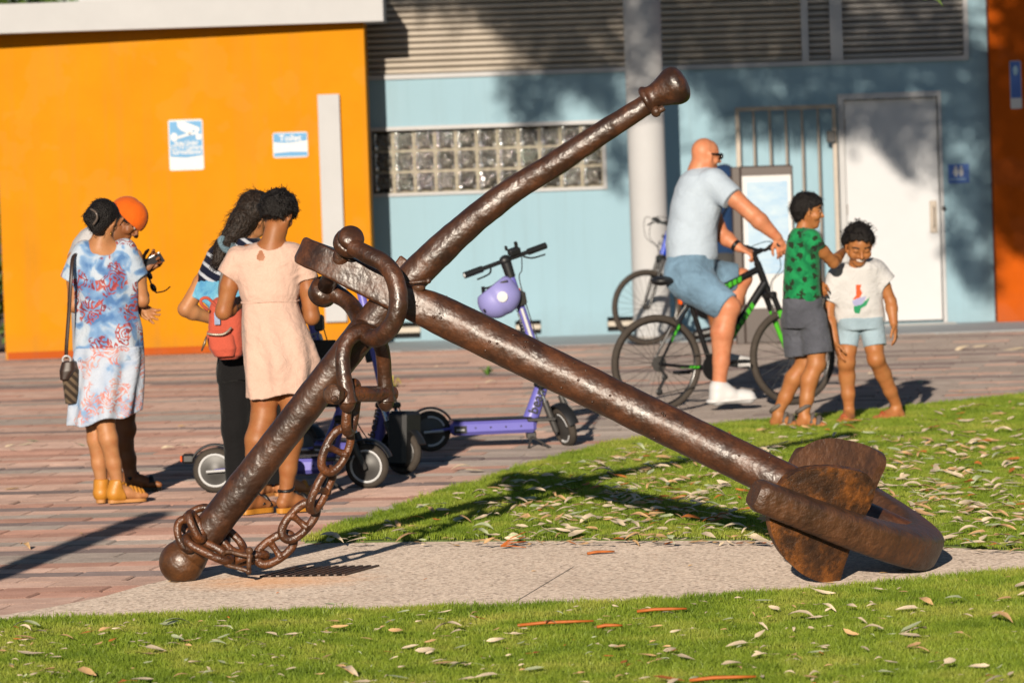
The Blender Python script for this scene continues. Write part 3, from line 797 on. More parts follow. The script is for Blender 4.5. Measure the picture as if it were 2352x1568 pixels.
def vnormals(V, F):
    N = np.zeros_like(V)
    for k in (3, 4):
        Q = np.array([f for f in F if len(f) == k])
        if len(Q):
            n = np.cross(V[Q[:, 2]] - V[Q[:, 0]], V[Q[:, -1]] - V[Q[:, 1]] if k == 4 else V[Q[:, 2]] - V[Q[:, 1]])
            for j in range(k): np.add.at(N, Q[:, j], n)
    return N / (np.linalg.norm(N, axis=1)[:, None] + 1e-12)
def roughen(geo, amp, scale, seed=0, oct=3):
    V, F = np.asarray(geo[0], float), geo[1]; N = vnormals(V, F)
    return (V + N * (amp * wob(V, scale, oct, seed))[:, None], F, *geo[2:])
def loft(rings, caps=True):
    n, s = len(rings), len(rings[0]); V = np.concatenate(rings); F = []
    for j in range(n - 1):
        for i in range(s): F.append((j * s + i, j * s + (i + 1) % s, (j + 1) * s + (i + 1) % s, (j + 1) * s + i))
    if caps:
        for j, rev in ((0, True), (n - 1, False)):
            c = len(V); V = np.concatenate([V, rings[j].mean(0)[None]])
            for i in range(s):
                t = (j * s + i, j * s + (i + 1) % s, c); F.append(t[::-1] if rev else t)
    return V, F
def interp(keys, n):
    """keys: list of tuples of numbers; smooth resampling"""
    return spline(np.array(keys, float), n)
def superring(c, a, b, ra, rb, e, seg=40):
    t = np.arange(seg) * 2 * pi / seg; ct, st = np.cos(t), np.sin(t)
    x = np.sign(ct) * np.abs(ct) ** (2 / e); y = np.sign(st) * np.abs(st) ** (2 / e)
    return c + a * (x * ra)[:, None] + b * (y * rb)[:, None]
AD = 21.35
S0 = FPX / AD
anchor = thing('anchor', 'huge old brown iron anchor lying on the concrete slab with its stock raised', 'anchor', G(1890, 1338))
# shank: px, py, distance, half height (px), half depth (m), squareness
K = [(716, 583, 21.52, 28.5, .066, 9), (719, 585, 21.50, 31, .074, 9), (727, 589, 21.47, 33, .080, 10), (760, 604, 21.42, 34, .083, 11), (840, 643, 21.38, 35, .086, 11), (906, 675, 21.35, 36.5, .089, 9), (950, 696, 21.34, 40, .090, 4.4),
     (990, 713, 21.33, 44, .090, 3.0), (1040, 737, 21.32, 46, .089, 2.2), (1200, 815, 21.27, 46, .089, 2.0), (1450, 936, 21.2, 46, .089, 2.0), (1700, 1058, 21.1, 46.5, .089, 2.0), (1880, 1146, 21.0, 47, .09, 2.1), (2080, 1243, 20.95, 48, .092, 2.4)]
KK = interp(K, 150)
P = np.array([W(k[0], k[1], k[2]) for k in KK]); T = np.gradient(P, axis=0); T /= np.linalg.norm(T, axis=1)[:, None]
rings = []
for k, p, t in zip(KK, P, T):
    dpt = nrm(np.array([0, 1, 0]) - t * t[1]); up = np.cross(dpt, t); up = up if up[2] > 0 else -up
    rings.append(superring(p, dpt, up, k[4], k[3] / (FPX / k[2]), k[5], 44))
g = loft([r[::-1] for r in rings]); g = roughen(g, .0035, 9, 1); g = roughen(g, .0022, 34, 2, 2)
obj('shank', g, IRON, anchor, smooth=True, auto=50)
# pits and blisters on the varnish of the shank
mb = MB(); rr = random.Random(5)
for _ in range(70):
    i = rr.randrange(60, 140); p = P[i]; t = T[i]
    dpt = nrm(np.array([0, 1, 0]) - t * t[1]); up = np.cross(dpt, t); up = up if up[2] > 0 else -up
    a = rr.gauss(-.2, .7); n = -dpt * cos(a) - up * sin(a) if True else 0
    r = rr.uniform(.003, .008); q = p + n * .0885 + t * rr.uniform(-.01, .01)
    mb.sphere(q, r, 8, 5, sc=(1, 1, .8))
obj('rust_blisters', mb.geo(), IRON, anchor, smooth=True)['kind'] = 'stuff'
# stock
K = [(446, 1258, 21.58, 38), (470, 1230, 21.57, 39), (560, 1116, 21.52, 38), (700, 936, 21.45, 37.5), (830, 768, 21.40, 37), (900, 686, 21.38, 36.5), (962, 622, 21.37, 36.5), (1010, 576, 21.36, 36), (1050, 539, 21.35, 34.5), (1119, 480, 21.33, 31.5), (1190, 429, 21.32, 30), (1275, 376, 21.29, 28.5), (1377, 309, 21.26, 26), (1440, 269, 21.24, 25), (1492, 236, 21.23, 24)]
KK = interp(K, 160); SP = np.array([W(k[0], k[1], k[2]) for k in KK])
g = tube(SP, [k[3] / (FPX / k[2]) for k in KK], 32, prof=(np.sign(np.cos(t_ := np.arange(32) * 2 * pi / 32)) * np.abs(np.cos(t_)) ** .92, np.sign(np.sin(t_)) * np.abs(np.sin(t_)) ** .92))
g = roughen(g, .004, 8, 3); g = roughen(g, .0025, 38, 4, 2)
obj('stock', g, IRON, anchor, smooth=True, auto=60)
# ball on the lower end
bc = W(417, 1290, 21.62); br = 51 / (FPX / 21.62)
V = []; mb = MB(); mb.sphere(bc, br, 36, 24, sc=(1.02, 1, 1.0)); g = mb.geo(); g = roughen(g, .003, 12, 5)
g[0][:, 2] = np.maximum(g[0][:, 2], .0065)
obj('ball', g, BALLI, anchor, smooth=True)
mb = MB(); mb.tube([W(430, 1277, 21.62), W(447, 1256, 21.6), W(462, 1238, 21.58)], [.095, .082, .07], 24); obj('ball_neck', roughen(mb.geo(), .003, 14, 6), BALLI, anchor, smooth=True)
# knob on the upper end
kc = W(1481, 233, 21.23); ax = W(1575, 184, 21.22) - kc; ax = nrm(ax); u = 1 / (FPX / 21.23)
mb = MB(); prof = [(0, -4), (24, -4), (31, -1), (33.5, 4), (33, 9), (29, 15), (27.5, 22), (29, 32), (33, 44), (38, 56), (42.5, 67), (44.5, 78), (43.5, 88), (38, 97), (26, 104), (12, 107), (0, 108)]
prof = interp(prof, 64)
mb.lathe([(max(r, 0) * u, h * u) for r, h in prof], 36, kc, ax)
g = mb.geo(); g = roughen(g, .004, 12, 7); g = roughen(g, .002, 45, 8, 2)
obj('knob', g, IRON, anchor, smooth=True)
mb = MB(); mb.sphere(W(1507, 256, 21.2), .026, 14, 9, sc=(.9, 1.1, 1)); mb.tube([W(1513, 255, 21.16), W(1525, 247, 21.16)], [.014, .015], 8); obj('lug', roughen(mb.geo(), .002, 40, 2), RUST, anchor, smooth=True)
# keys that hold the stock
mb = MB(); mb.tube([W(905, 648, 21.25), W(935, 650, 21.24), W(968, 647, 21.22), W(982, 645, 21.22)], [.012, .014, .013, .008], 10, flat=.55); mb.sphere(W(984, 645, 21.22), .013, 8, 6)
obj('key_pin', roughen(mb.geo(), .002, 40, 3), RUST, anchor, smooth=True)
mb = MB(); M_ = np.eye(4); mb.box((-.022, -.015, -.03), (.022, .015, .03), bev=.006); R_ = np.array(Matrix.Rotation(radians(38), 3, 'Y'))
g = mb.geo(); g = (g[0] @ R_.T + W(920, 605, 21.42), g[1]); obj('wedge', roughen(g, .002, 40, 4), IRON, anchor)
mb = MB(); mb.sphere(W(962, 660, 21.27), .028, 12, 8, sc=(1.1, 1, .7)); obj('collar_bead', roughen(mb.geo(), .003, 30, 4), RUST, anchor, smooth=True)
# arms and palms
CR = W(2112, 1252, 20.95); hd = nrm(W(1040, 737, 21.32) - W(2080, 1243, 20.95)); 
def arm_pt(sgn, t):
    A = np.array([-.11, -.86, -.025]) if sgn > 0 else np.array([.11, .86, .03])
    H = .74 if sgn > 0 else .66
    return CR + A * t + hd * (H * t * t)
AXN = nrm(np.cross(hd, np.array([-.11, -.86, -.025]))); AXN = AXN if AXN[2] > 0 else -AXN
tt_ = np.linspace(-1, 1, 121)
AP = np.array([arm_pt(1, t) if t >= 0 else arm_pt(-1, -t) for t in tt_])
AT = np.gradient(AP, axis=0); AT /= np.linalg.norm(AT, axis=1)[:, None]
rings = []
for t, p, T_ in zip(tt_, AP, AT):
    inn = nrm(np.cross(AXN, T_)); a = abs(t)
    rv = .092 - .024 * a; rd = .098 - .033 * a ** .8
    if a > .985: k = 1 - .22 * ((a - .985) / .015) ** 2; rv *= k; rd *= k
    rings.append(superring(p, inn, AXN, rd, rv, 3.8 - .4 * a, 40))
g = loft(rings); N_ = vnormals(g[0], g[1])
if ((g[0] - AP.mean(0)) * N_).sum() < 0: g = (g[0], [f[::-1] for f in g[1]])
g = roughen(g, .0022, 7, 9); g = roughen(g, .0012, 44, 10, 2); g[0][:, 2] = np.maximum(g[0][:, 2], .0065)
obj('arms', g, RUST, anchor, smooth=True, auto=55)
PALM_PX = {1: [(1768, 1150), (1766, 1180), (1776, 1232), (1795, 1270), (1822, 1300), (1858, 1326), (1900, 1338), (1926, 1339), (1939, 1303), (1952, 1262), (1962, 1235), (1985, 1190), (2000, 1160), (2008, 1130), (2005, 1105), (1985, 1086), (1940, 1077), (1900, 1074), (1860, 1077), (1830, 1085), (1808, 1099), (1790, 1120), (1776, 1138)],
    -1: [(1834, 1062), (1855, 1035), (1875, 1021), (1909, 1010), (1936, 1011), (1973, 1018), (2010, 1030), (2032, 1044), (2036, 1067), (2025, 1092), (2013, 1119), (1992, 1160), (1965, 1200), (1920, 1225), (1872, 1205), (1842, 1160), (1830, 1110)]}
def palm_pt(sgn, t2, n2, side):
    p = arm_pt(sgn, t2); q = arm_pt(sgn, t2 + .01); T_ = nrm(q - p); inn = nrm(np.cross(AXN, T_))
    if inn @ hd < 0: inn = -inn
    return p + AXN * n2 + inn * (.050 + (.044 if side else 0) + .10 * n2 * n2)
def palm(sgn):
    """the palm's outline, as the photograph shows it, carried onto the curved plate that lies along the arm"""
    out = []
    for tgt in PALM_PX[sgn]:
        x = np.array([.72, 0.0])
        for _ in range(14):
            f0 = PROJ(palm_pt(sgn, x[0], x[1], 0)) - tgt
            J = np.stack([(PROJ(palm_pt(sgn, x[0] + 1e-3, x[1], 0)) - tgt - f0) / 1e-3, (PROJ(palm_pt(sgn, x[0], x[1] + 1e-3, 0)) - tgt - f0) / 1e-3], 1)
            x = x - np.clip(np.linalg.lstsq(J, f0, rcond=None)[0], -.08, .08)
        out.append(x)
    O = spline(np.array(out), 92, closed=True); c = O.mean(0); V = []
    lay = [(0.0, 0), (.35, 0), (.68, 0), (.9, 0), (1.0, 0), (1.0, 1), (.96, 1), (.7, 1), (.35, 1), (0.0, 1)]
    for sc_, side in lay:
        for o_ in O:
            t2, n2 = c + (o_ - c) * max(sc_, .001); V.append(palm_pt(sgn, t2, n2, side))
    V = np.array(V); n = len(O); F = []
    for j in range(len(lay) - 1):
        for i in range(n): F.append((j * n + i, j * n + (i + 1) % n, (j + 1) * n + (i + 1) % n, (j + 1) * n + i))
    N_ = vnormals(V, F)
    if ((V - V.mean(0)) * N_).sum() < 0: F = [f[::-1] for f in F]
    g = roughen((V, F), .004, 16, 12 + sgn); g = roughen(g, .0025, 50, 20, 2)
    g[0][:, 2] = np.maximum(g[0][:, 2], .0065)
    return g
def m_palm():
    m = NT('flaking_rust'); n1 = m.noise(6, 6, .7); n2 = m.noise(34, 5, .7); n3 = m.noise(3.5, 3, .5, dist=.6)
    a = m.ramp(n1, 0, [(.3, (.020, .010, .006)), (.47, (.060, .026, .010)), (.6, (.21, .075, .014)), (.72, (.30, .12, .03))])
    b = m.ramp(n2, 0, [(.35, (.5, .45, .4)), (.65, (1.3, 1.2, 1.1))]); c = m.mix(.85, (a, 0), (b, 0), 'MULTIPLY')
    f = m.ramp(n3, 0, [(.60, (0, 0, 0)), (.66, (1, 1, 1))]); c = m.mix(m.math('MULTIPLY', (f, 0), .6), c, (.20, .17, .14)); m.col(c)
    m.set(Roughness=.5); m.bump((n1, 0), .5, .02); m.bump((n2, 0), .7, .012); return m.m
PALM = m_palm()
obj('palm', palm(1), PALM, anchor, smooth=True, auto=50); obj('palm', palm(-1), RUST, anchor, smooth=True, auto=50)

# big bow shackle through the head of the shank
shk = thing('bow_shackle', 'large brown bow shackle pinned through the square head of the anchor', 'shackle', W(850, 680, 21.2))
K = [(808, 566, 21.2, 20), (826, 575, 21.18, 20), (850, 588, 21.15, 21), (880, 603, 21.12, 21), (902, 630, 21.09, 21.5), (914, 668, 21.07, 22), (914, 706, 21.06, 22), (903, 742, 21.07, 22), (882, 767, 21.1, 22), (858, 777, 21.15, 21), (840, 766, 21.28, 20), (827, 738, 21.4, 20), (814, 711, 21.48, 20), (795, 690, 21.53, 20), (770, 674, 21.56, 22), (750, 664, 21.57, 25)]
KK = interp(K, 96); P = np.array([W(*k[:3]) for k in KK])
obj('bow', roughen(roughen(tube(P, [k[3] / (FPX / k[2]) for k in KK], 22), .0018, 10, 30), .0012, 45, 31, 2), IRON3, shk, smooth=True)
pa, pb = W(806, 548, 21.22), W(742, 672, 21.58); pd = nrm(pb - pa)
mb = MB(); mb.lathe([(0, -.040), (.030, -.038), (.052, -.028), (.060, -.012), (.060, .006), (.048, .012), (.044, .05), (0, .051)], 28, pa, pd); obj('pin_head', roughen(mb.geo(), .003, 18, 32), IRON3, shk, smooth=True)
mb = MB(); mb.lathe([(.04, .012), (.058, .012), (.066, .022), (.068, .040), (.066, .058), (.056, .068), (.04, .068)], 28, pa, pd); obj('upper_eye', roughen(mb.geo(), .004, 16, 33), IRON3, shk, smooth=True)
mb = MB(); L_ = np.linalg.norm(pb - pa); mb.lathe([(0, L_ - .055), (.058, L_ - .05), (.066, L_ - .03), (.066, L_ + .02), (.05, L_ + .034), (0, L_ + .036)], 28, pa, pd); obj('lower_eye', roughen(mb.geo(), .004, 16, 34), IRON3, shk, smooth=True)
mb = MB(); mb.lathe([(.04, .08), (.04, L_ - .05)], 16, pa, pd); obj('pin', mb.geo(), IRON3, shk, smooth=True)

# joining shackle hanging from it
js = thing('joining_shackle', 'brown U shaped joining shackle hanging from the large bow shackle', 'shackle', W(840, 860, 21.2))
K = [(797, 925, 21.16, 24), (795, 895, 21.16, 19), (789, 855, 21.17, 17.5), (787, 820, 21.18, 17.5), (794, 790, 21.2, 18), (812, 768, 21.22, 19), (838, 760, 21.25, 20), (862, 772, 21.3, 19), (877, 800, 21.36, 18), (882, 835, 21.4, 17.5), (884, 870, 21.42, 17.5), (886, 897, 21.43, 20), (886, 922, 21.43, 24)]
KK = interp(K, 84); P = np.array([W(*k[:3]) for k in KK])
obj('bow', roughen(roughen(tube(P, [k[3] / (FPX / k[2]) for k in KK], 20), .0022, 16, 35), .0012, 50, 36, 2), IRON3, js, smooth=True)
for c in ((797, 922, 21.16), (886, 920, 21.43)):
    mb = MB(); mb.sphere(W(*c), .05, 18, 12, sc=(.78, .85, 1)); obj('eye', roughen(mb.geo(), .002, 22, 37), IRON3, js, smooth=True)
pa, pb = W(762, 905, 21.08), W(900, 904, 21.47)
mb = MB(); mb.tube([pa, pb], .036, 18); obj('pin', roughen(mb.geo(), .002, 20, 38), IRON2, js, smooth=True, auto=50)
mb = MB(); d_ = nrm(pb - pa); mb.lathe([(0, -.02), (.03, -.018), (.046, -.004), (.046, .03), (0, .031)], 8, pa, d_); mb.sphere(W(768, 916, 21.05), .016, 8, 6); obj('bolt_head', roughen(mb.geo(), .003, 30, 39), RUST, js, smooth=True, auto=40)

# chain
chain = thing('anchor_chain', 'rusty brown chain of studded links hanging from the shackle down around the ball', 'chain', G(620, 1305))
def link(cx, cy, d, ax, HL, hw, phi, r=9.5, stud=False, seed=0):
    s = FPX / d; c = W(cx, cy, d); a2 = nrm(np.array([ax[0], -ax[1]]))
    a = nrm(cr * a2[0] + cu * a2[1]); pr = nrm(np.cross(a, cf)); b = nrm(pr * cos(radians(phi)) + cf * sin(radians(phi)))
    L, w_, R = (HL - r) / s, (hw - r) / s, r / s; pts = []
    n = 44
    for i in range(n):
        t = 2 * pi * i / n; ct, st = cos(t), sin(t); e = 2 / 2.35
        pts.append(c + a * (np.sign(ct) * abs(ct) ** e * L) + b * (np.sign(st) * abs(st) ** e * w_))
    g = tube(pts, R * (1 + .05 * np.cos(np.arange(n) * 4 * pi / n)), 14, closed=True); g = roughen(g, .0013, 30, 40 + seed, 2)
    o = obj('chain_link', g, IRON2, chain, smooth=True)
    if stud:
        st = np.linspace(-1, 1, 9); obj('stud', tube([c + b * (w_ * q) for q in st], [R * (.75 + .55 * abs(q) ** 2.5) for q in st], 12), IRON2, o, smooth=True)
        for ch in o.children: ORG[ch.name] = ORG[chain.name]
    return o
# (the stud meshes are built in the chain's own space)
link(807, 936, 21.24, (-.12, 1), 68, 33, 66, 12, seed=1)
link(772, 1034, 21.3, (-.42, .9), 63, 37, 24, 10, True, 2)
link(738, 1124, 21.38, (-.43, .9), 62, 35, 60, 10, True, 3)
link(687, 1196, 21.45, (-.66, .75), 61, 35, 14, 10, True, 4)
link(632, 1260, 21.5, (-.82, .57), 58, 34, 6, 10, True, 5)
link(576, 1281, 21.52, (-.97, .2), 45, 31, 72, 10.5, seed=6)
link(478, 1260, 21.46, (.9, .44), 66, 33, 66, 10.5, seed=7)
link(430, 1226, 21.50, (.26, .96), 44, 31, 20, 9.5, seed=8)
link(455, 1194, 21.60, (.84, -.5), 46, 34, 18, 9.5, seed=9)
link(450, 1208, 21.47, (.42, .9), 42, 30, 72, 9.5, seed=10)
link(530, 1241, 21.62, (.70, .71), 47, 30, 48, 10, seed=11)
link(508, 1222, 21.66, (.3, .95), 36, 28, 60, 9, seed=12)
sk = thing('small_shackle', 'thin rusty shackle with an upright bolt joining two chain links near the ball', 'shackle', W(545, 1288, 21.5))
P = interp([(580, 1277, 21.42), (550, 1272, 21.42), (525, 1266, 21.44), (513, 1273, 21.46), (512, 1286, 21.46), (520, 1296, 21.44), (545, 1303, 21.42), (572, 1311, 21.41)], 40)
obj('bow', tube([W(*k) for k in P], 5 * .00196, 12), RUST, sk, smooth=True)
mb = MB(); mb.tube([W(573, 1264, 21.41), W(571, 1314, 21.41)], .011, 12); mb.sphere(W(573, 1264, 21.41), .017, 10, 7); mb.sphere(W(571, 1312, 21.41), .014, 10, 7); obj('bolt', mb.geo(), RUST, sk, smooth=True)
# drain grate in the slab beside the ball
dg_ = thing('drain_grate', 'small dark rusty drain grate set in the concrete beside the ball', 'drain grate', G(735, 1312))
c0 = G(735, 1312, .007); dx, dy = np.array([1, -.16, 0]) , np.array([.35, 1, 0]); dx, dy = nrm(dx), nrm(dy)
mb = MB(); q = [c0 - dx * .2 - dy * .22, c0 + dx * .2 - dy * .22, c0 + dx * .2 + dy * .22, c0 - dx * .2 + dy * .22]
mb.add(q, [(0, 1, 2, 3)]); obj('pit', mb.geo(), BLACKV, dg_)
bar0 = None
for i in range(11):
    x = -.19 + i * .038; mb = MB(); e = [c0 + dx * (x + k) + dy * v for k, v in ((-.007, -.22), (.007, -.22), (.007, .22), (-.007, .22))]
    mb.prism(e, (0, 0, .007)); obj('bar', mb.geo(), RUST, dg_)
# ---------------------------------------------------------------- soft bodies: joined rounded forms turned into one continuous skin
class Form:
    def __init__(s): s.ops = []; s.disp = None; s.box = [np.full(3, 1e9), np.full(3, -1e9)]
    def _grow(s, *pts, r=0):
        for p in pts:
            s.box[0] = np.minimum(s.box[0], np.asarray(p) - r); s.box[1] = np.maximum(s.box[1], np.asarray(p) + r)
    def cone(s, a, b, ra, rb, k=.02, u=None, q=1.0, op='u', flat_end=False):
        a, b = np.asarray(a, float), np.asarray(b, float)
        if op == 'u': s._grow(a, b, r=max(ra, rb))
        uu = nrm(u) if u is not None else None
        ba = b - a
        if uu is not None: ba2 = ba + (1 / q - 1) * (ba @ uu) * uu
        else: ba2 = ba
        L2 = ba2 @ ba2 + 1e-9; L = math.sqrt(L2)
        def f(P):
            r = P - a
            if uu is not None: r = r + ((1 / q - 1) * (r @ uu))[:, None] * uu
            t = (r @ ba2) / L2; tc = np.clip(t, 0, 1)
            w = r - tc[:, None] * ba2; rad = ra + (rb - ra) * tc
            if flat_end == 'b':
                tp = np.maximum(t, 0); rr_ = r - tp[:, None] * ba2; d = np.maximum(np.sqrt((rr_ * rr_).sum(1)) - rad, (t - 1) * L)
            elif flat_end:
                rr_ = r - t[:, None] * ba2; d = np.sqrt((rr_ * rr_).sum(1)) - rad
                d = np.maximum(d, np.abs(t - .5) * L - .5 * L)
            else: d = np.sqrt((w * w).sum(1)) - rad
            return d * (1 if uu is None else min(1, .5 + .5 * q))
        s.ops.append((op, f, k)); return s
    def ball(s, c, r, k=.02, u=None, q=1.0, op='u'): return s.cone(c, np.asarray(c) + [0, 0, 1e-4], r, r, k, u, q, op)
    def chain(s, pts, rs, k=.02, **kw):
        for i in range(len(pts) - 1): s.cone(pts[i], pts[i + 1], rs[i], rs[i + 1], k, **kw)
        return s
    def prof(s, rows, d, e, k=.02, ex=2.3, fold=None, op='u'):
        """rows of (py, left px, right px[, depth shift, half depth]): a body whose outline the photograph gives, elliptical in plan"""
        R = []
        for r in rows:
            py, xl, xr = r[:3]; dd = r[3] if len(r) > 3 else 0; ee = r[4] if len(r) > 4 else e
            m = W((xl + xr) / 2, py, d + dd); w = (xr - xl) / 2 / PXM(d + dd); R.append((m[2], m[0], d + dd, w, ee))
        R = np.array(sorted(R)); z0, z1 = R[0, 0], R[-1, 0]
        if op == 'u':
            for r in R: s._grow([r[1] - r[3], r[2] - r[4], r[0]], [r[1] + r[3], r[2] + r[4], r[0]], r=.02)
        def f(P):
            z = P[:, 2]; cx, cy, w, ee = [np.interp(z, R[:, 0], R[:, i]) for i in (1, 2, 3, 4)]
            x, y = P[:, 0] - cx, P[:, 1] - cy
            if fold is not None:
                g = fold(np.arctan2(y / ee, x / w), z); w = w + g; ee = ee + g
            q = (np.abs(x / w) ** ex + np.abs(y / ee) ** ex) ** (1 / ex)
            d_ = (q - 1) * np.minimum(w, ee)
            return np.maximum(d_, np.maximum(z - z1, z0 - z)) * .8
        s.ops.append((op, f, k)); return s
    def cut(s, p, n):
        """keep the side the normal points away from"""
        p, n = np.asarray(p, float), nrm(n)
        s.ops.append(('i', lambda P: (P - p) @ n, 0)); return s
    def cutfn(s, fn): s.ops.append(('i', fn, 0)); return s
    def wob(s, amp, scale, oct=2, seed=0): s.disp = (amp, scale, oct, seed); return s
    def _comb(s, d, x, op, k):
        if op == 'u':
            h = np.clip(.5 + .5 * (d - x) / k, 0, 1); return d + (x - d) * h - k * h * (1 - h)
        if op == 's': return np.maximum(d, -x)
        return np.maximum(d, x)
    def value(s, P):
        d = np.full(len(P), 1e3)
        for op, f, k in s.ops: d = s._comb(d, f(P), op, max(k, 1e-4))
        if s.disp: d = d + s.disp[0] * wob(P, s.disp[1], s.disp[2], s.disp[3])
        return d
    def mesh(s, h=.0065, B=8, pad=.02):
        lo = s.box[0] - pad - h * 2; hi = s.box[1] + pad + h * 2
        n = np.ceil((hi - lo) / h / B).astype(int)
        bi = np.stack(np.meshgrid(*[np.arange(k) for k in n], indexing='ij'), -1).reshape(-1, 3)
        cen = lo + (bi + .5) * B * h
        vals = [f(cen) for op, f, k in s.ops]; d = np.full(len(cen), 1e3)
        for (op, f, k), v in zip(s.ops, vals): d = s._comb(d, v, op, max(k, 1e-4))
        du = np.full(len(cen), 1e3)
        for (op, f, k), v in zip(s.ops, vals):
            if op == 'u': du = np.minimum(du, v)
        R = B * h * .87
        act = np.abs(d) < R * 1.35 + .02 + (s.disp[0] if s.disp else 0)
        D = np.repeat(np.repeat(np.repeat(d.reshape(n), B, 0), B, 1), B, 2)
        off = np.stack(np.meshgrid(*[np.arange(B)] * 3, indexing='ij'), -1).reshape(-1, 3)
        ab = np.nonzero(act)[0]
        for c0 in range(0, len(ab), 700):
            bb_ = ab[c0:c0 + 700]
            gi = (bi[bb_][:, None, :] * B + off[None]); P = lo + gi.astype(float) * h
            dd = np.full(P.shape[:2], 1e3)
            for (op, f, k), v in zip(s.ops, vals):
                m = v[bb_] < du[bb_] + 2.6 * R + 2 * k if op == 'u' else np.ones(len(bb_), bool)
                if m.any():
                    x = f(P[m].reshape(-1, 3)).reshape(-1, B ** 3); dd[m] = s._comb(dd[m], x, op, max(k, 1e-4))
            if s.disp: dd = dd + s.disp[0] * wob(P.reshape(-1, 3), s.disp[1], s.disp[2], s.disp[3]).reshape(dd.shape)
            D[gi[..., 0], gi[..., 1], gi[..., 2]] = dd
        return surface_net(D, lo, h)
def surface_net(D, lo, h):
    I = D < 0; nx, ny, nz = D.shape
    cnt = np.zeros((nx - 1, ny - 1, nz - 1), np.int8)
    cor = [(a, b, c) for a in (0, 1) for b in (0, 1) for c in (0, 1)]
    for a, b, c in cor: cnt += I[a:nx - 1 + a, b:ny - 1 + b, c:nz - 1 + c]
    mx = (cnt > 0) & (cnt < 8); ix = np.argwhere(mx)
    ids = np.full(cnt.shape, -1, np.int64); ids[mx] = np.arange(len(ix))
    val = {c: D[ix[:, 0] + c[0], ix[:, 1] + c[1], ix[:, 2] + c[2]] for c in cor}
    S = np.zeros((len(ix), 3)); n = np.zeros(len(ix))
    for a in cor:
        for ax in range(3):
            if a[ax]: continue
            b = list(a); b[ax] = 1; b = tuple(b); va, vb = val[a], val[b]
            m = (va < 0) != (vb < 0); t = np.where(m, va / (va - vb + 1e-12), 0)
            p = np.array(a, float)[None].repeat(len(ix), 0); p[:, ax] = t
            S[m] += p[m]; n += m
    V = lo + (ix + S / n[:, None]) * h
    Q = []
    for ax in range(3):
        b, c = (ax + 1) % 3, (ax + 2) % 3
        sl0 = [slice(None)] * 3; sl1 = [slice(None)] * 3; sl0[ax] = slice(0, -1); sl1[ax] = slice(1, None)
        A, Bv = I[tuple(sl0)], I[tuple(sl1)]
        e = np.argwhere(A != Bv)
        lim = np.array(cnt.shape)
        ok = (e[:, b] > 0) & (e[:, c] > 0) & (e[:, b] < lim[b]) & (e[:, c] < lim[c]) & (e[:, ax] < lim[ax]); e = e[ok]
        def cell(db, dc):
            k = e.copy(); k[:, b] -= db; k[:, c] -= dc; return ids[k[:, 0], k[:, 1], k[:, 2]]
        q = np.stack([cell(1, 1), cell(0, 1), cell(0, 0), cell(1, 0)], 1)
        fl = A[e[:, 0], e[:, 1], e[:, 2]]
        q[~fl] = q[~fl][:, ::-1]; Q.append(q)
    return V, np.concatenate(Q)
def soft(name, S, m, parent, h=.0065, lab=None):
    V, F = S.mesh(h)
    mi = None
    if lab is not None: mi = lab(V[F].mean(1))
    return obj(name, (V, F, mi), m, parent, smooth=True)

# ---------------------------------------------------------------- materials of people
def m_skin(name, c, v=.12):
    m = NT(name); c = np.array(c); n1 = m.noise(9, 4, .6); n2 = m.noise(90, 3, .6); n5 = m.noise(16, 5, .7)
    r = m.ramp(n1, 0, [(.3, tuple(c * (1 - v))), (.7, tuple(np.minimum(c * (1 + v), 1)))]); bl = m.ramp(n5, 0, [(.42, (1, 1, 1)), (.72, (.92, .70, .62))]); m.col(m.mix(.8, (r, 0), (bl, 0), 'MULTIPLY'))
    m.set(Roughness=.5); m.b.inputs['Specular IOR Level'].default_value = .35
    m.b.inputs['Subsurface Weight'].default_value = .0
    m.bump((n2, 0), .12, .003); return m.m
SKIN_TAN = m_skin('skin_tan', (.39, .18, .076)); SKIN_BROWN = m_skin('skin_brown', (.30, .118, .041)); SKIN_DEEP = m_skin('skin_deep', (.22, .085, .030)); SKIN_PINK = m_skin('skin_pink', (.50, .20, .10)); SKIN_BOY = m_skin('skin_boy', (.35, .143, .048))
LIP = mat('lip', (.34, .115, .075), .4, .05); TEETH = mat('teeth', (.62, .58, .52), .3, 0); EYEW = mat('eye_white', (.55, .52, .48), .25, 0); EYED = mat('eye_dark', (.012, .008, .006), .15, 0); BROWM = mat('eyebrow', (.018, .011, .008), .7, .2, 60)
SKINSET = lambda s: [s, LIP, TEETH, EYEW, EYED, BROWM]
def m_hair(name, c, sc=(1, 1, 1), fine=130):
    m = NT(name); c = np.array(c); w = m.noise(fine, 3, .6, m.coord(scale=sc)); n = m.noise(14, 3, .5)
    r = m.ramp(w, 0, [(.3, tuple(c * .45)), (.7, tuple(c * 1.9))]); m.col((r, 0)); m.set(Roughness=.5); m.b.inputs['Specular IOR Level'].default_value = .3
    m.bump((w, 0), .8, .012); m.bump((n, 0), .4, .02); return m.m
HAIR = m_hair('black_hair', (.007, .005, .0042)); HAIRB = m_hair('dark_brown_hair', (.016, .0095, .006), (1, 1, .5), 90)
